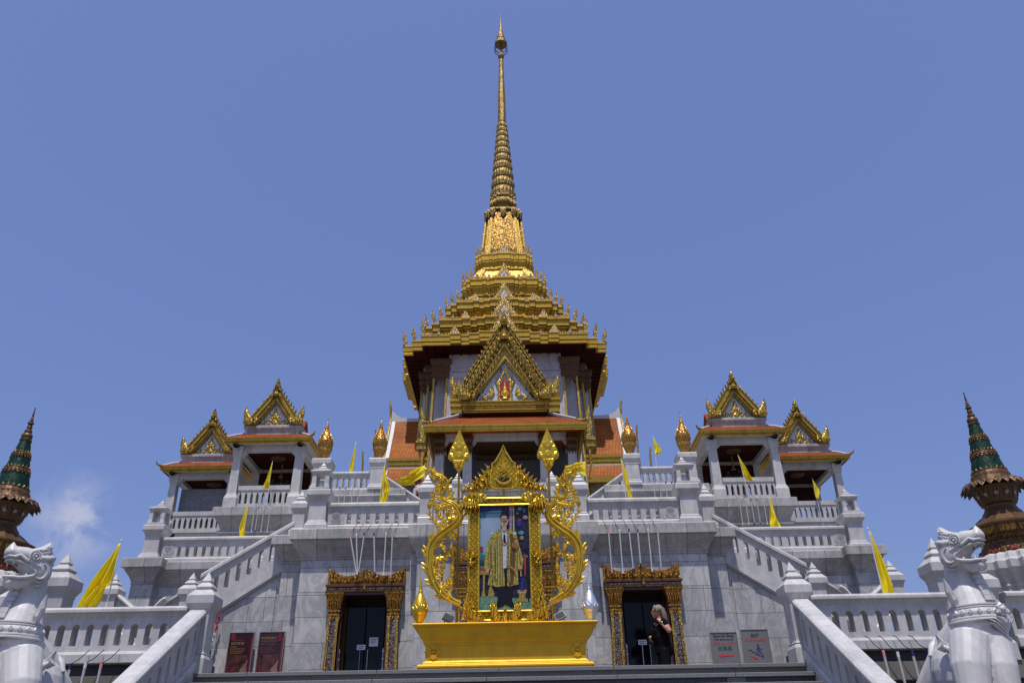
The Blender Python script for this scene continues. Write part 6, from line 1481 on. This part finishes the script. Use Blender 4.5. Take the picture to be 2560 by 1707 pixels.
# ---------------------------------------------------------------- green spired towers
DKGOLD=gold('dark_gilt_leaf',(.20,.115,.035),(.06,.03,.012),.45,30.,.5,.01,.6)
def tower(s,label):
    cx,cy=8.63*s,13.5; root=thing('green_spire_tower',label,'tower',(cx,cy,GZ),'green spired towers')
    def plan(h,n=3):
        st=[1-.17*k for k in range(n+1)]; side=[]
        for k in range(n):
            side+=[(st[n-k],-st[k])]; side+=[(st[n-k-1],-st[k])] if k<n-0 else []
        side=[(st[n],-st[0])]
        for k in range(1,n+1): side+=[(st[n-k+1],-st[k]),(st[n-k],-st[k])] if False else [(st[n-k+1],-st[k]),]
        # simple staircase corner
        side=[]; 
        for k in range(n): side+=[(st[n-k],-st[k]),(st[n-k],-st[k+1])]
        side+=[(st[0],-st[n])]
        q=[]
        for r in range(4):
            c,d_=round(math.cos(r*PI/2)),round(math.sin(r*PI/2)); q+=[(cx+h*(x*c-y*d_),cy+h*(x*d_+y*c)) for x,y in side]
        return q
    m=M(); m.rings([(plan(h),z) for h,z in ((1.0,GZ),(1.0,1.6),(.9,1.7),(.86,1.78),(.86,1.95),(.72,2.0),(.66,2.06),(.64,2.55),(.67,2.6),(.65,2.64),(.70,2.72),(.78,2.86),(.78,2.98),(.74,3.02),(.70,3.10),(.6,3.14))]); m.build('marble_base',MP,root,bevel=.006)
    n=12; L=lambda pr,mt,nm,nn=n,sm=False:(lambda m:(m.lathe((cx,cy,0),pr,nn,PI/12),m.build(nm,mt,root,smooth=sm))[1])(M())
    L([(.60,3.12),(.56,3.16),(.55,3.24),(.50,3.27),(.47,3.35),(.48,3.37),(.46,3.40),(.50,3.45),(.56,3.48),(.58,3.60),(.60,3.62)],DKBR,'lower_body')
    m=M()
    for q in range(12):
        a=2*PI*(q)/12+PI/6-PI/12+PI/12; f=lambda u,v,w:(cx+(.545+w)*math.cos(a)-u*math.sin(a),cy+(.545+w)*math.sin(a)+u*math.cos(a),v)
        m.leaf([(-.045,3.18),(.045,3.18),(.0,3.23)],f,.008,.004); m.leaf([(-.11,3.18),(-.05,3.235),(-.09,3.24)],f,.008,.004)
    m.build('red_inlay',RED,root)
    m=M()
    for q in range(12):
        a=2*PI*q/12+PI/12+PI/12; f=lambda u,v,w:(cx+(.555+w)*math.cos(a)-u*math.sin(a),cy+(.555+w)*math.sin(a)+u*math.cos(a),v)
        m.ext([(-.12,3.485),(.12,3.485),(.12,3.59),(-.12,3.59)],f,-.02,.004); 
    m.build('fretwork_panel',OLDG,root)
    L([(.60,3.60),(.64,3.625),(.64,3.645),(.52,3.70),(.40,3.80),(.34,3.84)],BRN,'lower_roof')
    L([(.34,3.83),(.30,3.90),(.28,3.92),(.25,3.98),(.25,4.02),(.29,4.05),(.335,4.20),(.37,4.33)],BRN,'bowl')
    m=M()
    for q in range(12):
        a=2*PI*q/12+PI/12+PI/12; f=lambda u,v,w:(cx+(.285+(v-4.05)*.30+w)*math.cos(a)-u*math.sin(a),cy+(.285+(v-4.05)*.30+w)*math.sin(a)+u*math.cos(a),v)
        m.mat(0); m.ext([(-.055,4.08),(.055,4.08),(.07,4.28),(-.07,4.28)],f,-.02,-.004+.008)
        m.mat(1)
        for k in range(6): b=k*PI/3; m.leaf(tr([(0,.005),(.008,.02),(0,.035),(-.008,.02)],0,4.18,b),f,.008,.003)
    m.build('bowl_panel',[DKBR,WMOS],root)
    m=M(); n2=26      # drooping petal fringe
    for q in range(n2):
        a=2*PI*q/n2; w=PI/n2*1.02
        P=lambda da,r,z:(cx+r*math.cos(a+da),cy+r*math.sin(a+da),z)
        m.add([P(-w,.34,4.44),P(w,.34,4.44),P(w,.46,4.41),P(w*.9,.515,4.355),P(0,.555,4.285),P(-w*.9,.515,4.355),P(-w,.46,4.41),P(0,.475,4.425),P(0,.34,4.455),
               P(-w,.34,4.40),P(w,.34,4.40),P(w,.45,4.38),P(-w,.45,4.38)],[(0,8,7,6),(8,1,2,7),(6,7,4,5),(7,2,3,4),(9,12,11,10),(12,6,5,4),(12,4,3,2,11)])
    m.build('petal_fringe',DKBR,root)
    zc=lambda z:.325+(.078-.325)*((z-4.44)/(5.57-4.44))**.93
    L([(.37,4.40),(zc(4.44)+.012,4.46),(zc(4.5)+.008,4.52),(zc(4.56)+.012,4.57),(zc(4.62)+.004,4.63)],BRN,'gilt_foot_band',20)
    for i,(a,b) in enumerate(((4.60,4.93),(4.98,5.24),(5.28,5.58))): L([(zc(a),a),(zc((a+b)/2)+.004,(a+b)/2),(zc(b),b)],GREEN,'green_cone',24,50)
    for a,b in ((4.92,5.00),(5.23,5.29)): L([(zc(a)+.004,a),(zc(a)+.014,a+.02),(zc((a+b)/2)+.008,(a+b)/2),(zc(b)+.014,b-.02),(zc(b)+.004,b)],BRN,'gilt_band',20)
    m=M()
    for zb,up in ((4.63,1),(4.92,-1),(5.0,1),(5.23,-1),(5.29,1),(5.57,-1)):
        nn=20
        m.lathe((cx,cy,0),[(zc(zb)+.004,zb-.006),(zc(zb)+.013,zb),(zc(zb)+.004,zb+.006)],24)
        for q in range(nn):
            a=2*PI*q/nn; r=zc(zb)+.008; f=lambda u,v,w:(cx+(r+w-.22*(v-zb))*math.cos(a)-u*math.sin(a),cy+(r+w-.22*(v-zb))*math.sin(a)+u*math.cos(a),v)
            k=r/.3; m.leaf([(-.04*k,zb),(.04*k,zb),(.016*k,zb+.024*up),(0,zb+.05*up),(-.016*k,zb+.024*up)],f,.004,.006)
    for zb in (4.96,5.26,4.545):
        nn=22
        for q in range(nn): a=2*PI*q/nn; r=zc(zb)+.014; m.ball((cx+r*math.cos(a),cy+r*math.sin(a),zb),.014,6)
    m.build('leaf_border',DKGOLD,root)
    L([(.07,5.56),(.095,5.60),(.10,5.64),(.085,5.69),(.055,5.71),(.075,5.74),(.07,5.77),(.045,5.79),(.055,5.84),(.045,5.89),(.03,5.91),(.062,5.94),(.058,5.97),(.03,5.99),(.045,6.02),(.025,6.05),(.035,6.07),(.02,6.10),(.026,6.12),(.012,6.16),(.016,6.30),(.004,6.42)][:0]+[(.07,5.56),(.092,5.59),(.097,5.63),(.08,5.67),(.05,5.69),(.068,5.71),(.063,5.74),(.04,5.755),(.048,5.80),(.038,5.84),(.027,5.85),(.055,5.87),(.05,5.90),(.026,5.915),(.036,5.94),(.021,5.96),(.028,5.98),(.015,6.0),(.019,6.02),(.009,6.15),(.012,6.19),(.004,6.20)],BRN,'finial',12,40)
    return root
tower(-1,'brown tower with green tiled spire at the left picture edge'); tower(1,'brown tower with green tiled spire at the right picture edge')

# ---------------------------------------------------------------- flags
def flag(base,top,rows,label,cols=10,ripple=.035,emblem=None,phase=0.,horizontal=False,lift=.02,freq=2.2,r=.009):
    """rows: (x0,x1,z) from top to bottom, or when horizontal (z0,z1,x) from the pole outwards"""
    root=thing('yellow_flag',label,'flag',base,'yellow flags on slim poles')
    m=M(); m.tube([base,top],r,8); m.ball(top,r*1.6,8); m.build('pole',PALE,root,smooth=40)
    rs=smooth_path(rows,4) if False else rows
    n=len(rows)-1
    def pos(u,t):     # u across, t along the rows
        k=min(int(t*n),n-1); f=t*n-k; a,b=rows[k],rows[k+1]
        e0=a[0]+(b[0]-a[0])*f; e1=a[1]+(b[1]-a[1])*f; q=a[2]+(b[2]-a[2])*f
        w=e0+(e1-e0)*u; amp=ripple*min(1,t*2.2+.12)*(min(1,abs(e1-e0)/.14) if not horizontal else 1)
        y=base[1]-lift-amp*math.sin(freq*2*PI*u*(.75+.4*t)+phase+2.3*t)-.4*amp*math.sin(7*t+3*u+phase)
        if horizontal: return Vector((q,y,w+.02*math.sin(6*t+phase)))
        return Vector((w,y,q))
    N_=28; vs=[];fs=[]
    for i in range(N_+1):
        for j in range(cols+1): vs.append(pos(j/cols,i/N_))
    for i in range(N_):
        for j in range(cols):
            a=i*(cols+1)+j; fs.append((a,a+1,a+cols+2,a+cols+1))
    m=M(); m.add(vs,fs); c=m.build('cloth',CLOTH,root,smooth=True)
    sd=c.modifiers.new('thickness','SOLIDIFY'); sd.thickness=.003
    if emblem:
        u0,t0,ru,rt=emblem; m=M(); off=Vector((0,-.008,0))
        P=lambda a,k:pos(u0+ru*k*math.cos(a),t0+rt*k*math.sin(a))+off
        for q in range(16):
            a,b=2*PI*q/16,2*PI*(q+1)/16; m.add([P(a,.55),P(a,.70),P(b,.70),P(b,.55)],[(0,1,2,3)])
        for q in range(12):
            a=2*PI*q/12; m.add([P(a-.09,.1),P(a+.09,.1),P(a+.05,.95),P(a-.05,.95)],[(0,1,2,3)])
        m.build('wheel_emblem',EMB,c)
    return root
flag((-4.83,10.1,1.80),(-4.82,10.1,2.76),[(-4.835,-4.822,2.72),(-4.90,-4.82,2.55),(-4.99,-4.815,2.36),(-5.06,-4.81,2.22),(-5.09,-4.87,2.15),(-5.12,-4.90,2.06),(-5.15,-4.94,1.98),(-5.16,-4.98,1.925)],'large yellow flag with half-folded orange emblem above the long left balustrade',14,.05,(.36,.48,.20,.09),.6)
flag((4.72,10.1,1.80),(4.715,10.1,2.75),[(4.72,4.73,2.70),(4.72,4.77,2.5),(4.72,4.80,2.3),(4.72,4.83,2.1),(4.70,4.86,1.98),(4.68,4.875,1.905)],'large yellow flag hanging limp above the long right balustrade',12,.045,None,1.2)
flag((-6.21,18.8,4.6),(-6.215,18.8,6.07),[(-6.225,-6.217,6.0),(-6.265,-6.21,5.75),(-6.31,-6.205,5.5),(-6.33,-6.20,5.36),(-6.30,-6.19,5.26),(-6.29,-6.18,5.12)],'yellow flag hanging over the left side terrace rail',10,.04,None,.3)
flag((-7.10,19.0,4.5),(-7.10,19.0,5.02),[(-7.11,-7.09,4.98),(-7.13,-7.07,4.85),(-7.14,-7.05,4.7),(-7.13,-7.03,4.55)],'yellow flag glimpsed through a slot of the left side terrace balustrade',8,.02)
flag((6.44,18.8,4.6),(6.44,18.8,5.97),[(6.435,6.445,5.92),(6.40,6.49,5.65),(6.36,6.54,5.38),(6.34,6.56,5.26),(6.33,6.58,5.16)],'yellow flag spread like a cone over the right side terrace rail',12,.06,None,2.,freq=1.4)
flag((-7.16,23.25,7.2),(-7.16,23.25,8.72),[(-7.17,-7.155,8.66),(-7.21,-7.155,8.42),(-7.26,-7.155,8.16),(-7.32,-7.155,7.95),(-7.33,-7.16,7.86)],'yellow flag in front of the upper left pavilion opening',10,.04,(.5,.70,.22,.10),.9)
flag((7.33,23.25,7.2),(7.20,23.25,8.67),[(7.20,7.215,8.62),(7.22,7.31,8.38),(7.25,7.42,8.12),(7.30,7.52,7.93),(7.42,7.56,7.84)],'yellow flag in front of the upper right pavilion opening',10,.04,(.55,.70,.2,.09),1.9)
flag((-4.42,22.2,7.5),(-4.42,22.2,8.93),[(-4.43,-4.415,8.86),(-4.46,-4.415,8.62),(-4.50,-4.415,8.36),(-4.54,-4.42,8.12),(-4.53,-4.43,7.97),(-4.49,-4.45,7.86)],'yellow flag against the sky between the left golden buds',9,.035,None,.2)
flag((4.45,22.2,7.5),(4.43,22.2,8.92),[(4.425,4.445,8.86),(4.43,4.52,8.70),(4.43,4.60,8.54),(4.43,4.645,8.46),(4.43,4.58,8.38),(4.43,4.48,8.34)],'small yellow flag against the sky between the right golden buds',9,.03,(.5,.6,.2,.14),1.1)
flag((-2.56,16.32,4.7),(-2.55,16.32,6.03),[(-2.565,-2.552,5.97),(-2.575,-2.50,5.75),(-2.585,-2.42,5.52),(-2.59,-2.385,5.42),(-2.595,-2.43,5.36),(-2.60,-2.44,5.18),(-2.58,-2.45,5.06)],'yellow flag drooping over the upper balustrade above the left doorway',11,.045,(.5,.33,.22,.10),.4)
flag((2.60,16.32,4.7),(2.555,16.32,6.05),[(2.555,2.57,6.0),(2.575,2.64,5.75),(2.60,2.68,5.5),(2.62,2.70,5.3),(2.645,2.73,5.12)],'yellow flag drooping over the upper balustrade above the right doorway',9,.035,(.5,.6,.3,.08),1.6)
flag((-2.20,21.05,6.2),(-2.215,21.05,7.72),[(7.33,7.70,-2.215),(7.27,7.64,-2.36),(7.20,7.53,-2.55),(7.13,7.43,-2.72),(7.17,7.36,-2.88)],'yellow flag blown out wide beside the man in the orange vest',8,.06,(.5,.5,.22,.16),.5,True)
flag((2.22,21.05,6.2),(2.245,21.05,7.73),[(7.24,7.71,2.24),(7.40,7.71,2.10),(7.42,7.70,1.95),(7.43,7.65,1.80),(7.47,7.60,1.68)],'yellow flag blown out wide behind the scroll on the silver urn side',8,.05,(.5,.5,.22,.18),1.5,True)
flag((10.25,25.45,6.8),(10.21,25.45,8.62),[(10.20,10.22,8.55),(10.19,10.30,8.38),(10.17,10.34,8.25),(10.16,10.33,8.10),(10.20,10.30,7.97),(10.24,10.26,7.93)],'small yellow flag in the opening of the outer right pavilion',8,.04)

# ---------------------------------------------------------------- people
def hand(m,c,dirv,side,k=1.):
    """palm with four bent fingers and a thumb; dirv = pointing direction, side = palm normal"""
    d_=Vector(dirv).normalized(); n=Vector(side).normalized(); w=d_.cross(n).normalized(); c=Vector(c)
    m.tube([c-d_*.02*k,c+d_*.04*k,c+d_*.075*k],[.026*k,.034*k,.030*k],8)
    for q,(o,L) in enumerate(((-.027,.058),(-.009,.068),(.010,.064),(.027,.05))):
        b=c+d_*.07*k+w*o*k; m.tube([b,b+d_*L*.45*k+n*.006*k,b+d_*L*.75*k+n*.022*k,b+d_*L*.85*k+n*.042*k],[.0095*k,.009*k,.008*k,.006*k],6)
    b=c+d_*.01*k-w*.03*k; m.tube([b,b+d_*.03*k-w*.022*k+n*.01*k,b+d_*.06*k-w*.018*k+n*.022*k],[.012*k,.010*k,.007*k],6)
SKIN=plain('skin_light',(.46,.20,.12),.5,0,.08,20.); SKIN2=plain('skin_brown',(.075,.035,.022),.5,0,.1,20.)
BLKCL=plain('black_clothing',(.006,.006,.007),.9,0,.3,30.,.05); TROU=plain('black_trousers',(.009,.009,.011),.9,0,.3,30.,.05)
HAIR=plain('grey_blond_hair',(.17,.135,.09),.55,0,.35,60.); DHAIR=plain('black_hair',(.006,.005,.005),.5)
def woman(x,y,z):
    root=thing('person','woman in black with grey blond hair and sunglasses, one hand at her neck','person',(x,y,z))
    O=lambda a,b,c:(x+a,y+b,z+c)      # she faces -x
    skin=M()
    skin.ball(O(-.035,0,1.495),.088,14,(1.0,.86,1.22)); skin.ball(O(-.075,0,1.455),.062,12,(.9,.9,1.1)); skin.ball(O(-.125,0,1.485),.017,8,(1,.8,1.2)); skin.ball(O(-.108,0,1.435),.02,8,(.8,1.3,.6)); skin.ball(O(-.085,0,1.405),.03,8)
    skin.tube([O(-.005,0,1.42),O(.01,0,1.34),O(.02,0,1.28)],[.055,.055,.075],10)
    skin.tube([O(.02,-.17,1.29),O(.08,-.235,1.20),O(.115,-.27,1.11)],[.062,.054,.045],10); skin.tube([O(.115,-.27,1.11),O(.05,-.255,1.19),O(-.02,-.20,1.285)],[.046,.040,.029],10)
    hand(skin,O(-.025,-.195,1.295),(-.35,.55,.6),(.5,.6,-.2),.9)
    skin.tube([O(.02,.17,1.29),O(-.02,.20,1.12),O(-.06,.19,1.02)],[.062,.05,.043],10); skin.tube([O(-.06,.19,1.02),O(-.13,.10,1.02),O(-.19,.0,1.04)],[.043,.038,.028],10); hand(skin,O(-.19,-.0,1.04),(-.3,-.9,.25),(.6,-.2,-.5),.9)
    skin.tube([O(.02,0,1.3),O(.02,0,1.0),O(.03,0,.8)],[.13,.14,.15],12)
    for q in (-1,1): skin.tube([O(.02,.08*q,.85),O(.0,.085*q,.48),O(.02,.09*q,.09)],[.09,.06,.042],10); skin.ball(O(-.06,.09*q,.04),.05,8,(1.9,.8,.7))
    fused(skin,.011,'body',SKIN,root,2)
    m=M(); m.tube([O(.025,0,1.315),O(.02,0,1.2),O(-.005,0,1.05),O(.02,0,.92),O(.03,0,.78)],[.10,.15,.165,.155,.165],14)
    m.tube([O(.02,-.12,1.30),O(.03,-.185,1.27),O(.07,-.23,1.20)],[.085,.078,.068],10); m.tube([O(.02,.12,1.30),O(.03,.185,1.27),O(-.0,.21,1.16)],[.085,.078,.066],10); m.ball(O(-.08,0,1.14),.10,12,(.8,1.3,1))
    fused(m,.013,'shirt',BLKCL,root,3)
    m=M()
    for q in (-1,1): m.tube([O(.03,.08*q,.86),O(.01,.09*q,.5),O(.03,.095*q,.05)],[.115,.085,.07],12)
    m.ball(O(.05,0,.84),.16,12,(1,1.05,.8)); fused(m,.013,'trousers',TROU,root,2)
    m=M(); m.ball(O(.0,0,1.535),.095,14,(1.0,.95,.95)); m.ball(O(.05,0,1.46),.085,14,(.8,1.0,1.2))
    for q in range(9):
        a=-1.25+2.5*q/8; m.tube([O(.02+.055*math.cos(a),.085*math.sin(a),1.55),O(.045+.06*math.cos(a),.10*math.sin(a),1.44),O(.05+.065*math.cos(a),.105*math.sin(a),1.33),O(.055+.06*math.cos(a),.09*math.sin(a),1.29)],[.035,.036,.028,.006],8)
    for q in (-1,1): m.tube([O(-.07,.03*q,1.60),O(-.075,.07*q,1.55),O(-.04,.088*q,1.48)],[.026,.024,.012],8)
    fused(m,.009,'hair',HAIR,root,1)
    m=M()
    for q in (-1,1): m.ball(O(-.112,.034*q,1.498),.026,10,(.4,1.1,.8))
    m.tube([O(-.11,-.06,1.50),O(-.03,-.088,1.505)],.006,5); m.tube([O(-.11,.06,1.50),O(-.03,.088,1.505)],.006,5); m.build('sunglasses',BLK,root,smooth=True)
    m=M(); m.tube([O(-.012+.034*math.cos(a)*.7,-.205+.034*math.sin(a),1.277+.034*math.cos(a)*.7) for a in [2*PI*i/14 for i in range(15)]],.011,6); wt=m.build('watch',STEEL,root,smooth=True)
    m=M(); m.ball(O(-.035,-.232,1.27),.022,10,(1,.5,1)); m.build('watch_face',BLK,wt,smooth=True)
    b=thing('shoulder_bag','black shoulder bag held in front of the woman','bag',O(-.17,-.02,.95))
    m=M(); m.ball(O(-.16,-.03,1.13),.09,12,(.75,.9,1.3)); fused(m,.012,'bag_body',BLKCL,b,2)
    m=M(); m.tube([O(-.16,-.03,1.20),O(-.09,-.10,1.28),O(.0,-.10,1.36),O(.06,-.02,1.33)],.012,6); m.build('strap',BLKCL,b,smooth=True)
woman(2.80,15.0,LZ)
def man(x,y,z):
    root=thing('person','man in an orange vest seen over the stair rail behind the left golden scroll','person',(x,y,z))
    O=lambda a,b,c:(x+a,y+b,z+c); m=M()
    m.ball(O(-.01,0,1.62),.10,12,(1,.85,1.2)); m.ball(O(-.09,0,1.60),.02,8); m.ball(O(-.07,0,1.55),.045,8); m.tube([O(0,0,1.55),O(.01,0,1.42)],[.055,.06],8); m.tube([O(.02,0,1.4),O(.02,0,1.1),O(.02,0,.9)],[.15,.15,.15],12)
    for q in (-1,1):
        m.tube([O(.02,.18*q,1.40),O(.05,.23*q,1.15),O(-.06,.22*q,.98)],[.06,.05,.035],8); hand(m,O(-.06,.22*q,.97),(-.6,0,-.7),(-.6,0,.5)); m.tube([O(.02,.09*q,.92),O(.0,.09*q,.5),O(.03,.09*q,.08)],[.09,.065,.045],8); m.ball(O(-.05,.09*q,.04),.05,8,(1.9,.8,.7))
    fused(m,.013,'body',SKIN2,root,2)
    m=M(); m.ball(O(.01,0,1.655),.103,12,(1,.9,1.0)); fused(m,.014,'hair',DHAIR,root,1)
    m=M(); m.tube([O(.01,0,1.46),O(.02,0,1.3),O(.02,0,1.0),O(.02,0,.85)],[.10,.18,.18,.17],12)
    for q in (-1,1): m.tube([O(.02,.16*q,1.40),O(.05,.235*q,1.2)],[.08,.07],8)
    fused(m,.014,'shirt',plain('white_shirt',(.5,.5,.52),.7),root,2)
    m=M(); m.tube([O(.03,0,1.44),O(.04,0,1.3),O(.04,0,1.0)],[.12,.187,.19],12); m.tube([O(.05,-.14,1.42),O(.07,-.2,1.3)],[.085,.08],8); fused(m,.014,'vest',plain('orange_vest',(.75,.16,.02),.6),root,2)
    m=M(); m.tube([O(.02,0,.93),O(.02,0,.86)],[.185,.182],12); 
    for q in (-1,1): m.tube([O(.02,.09*q,.88),O(.0,.09*q,.5),O(.03,.09*q,.06)],[.11,.085,.065],10)
    fused(m,.014,'trousers',plain('green_trousers',(.02,.06,.035),.7),root,2)
man(-2.98,26.0,7.38-.05)
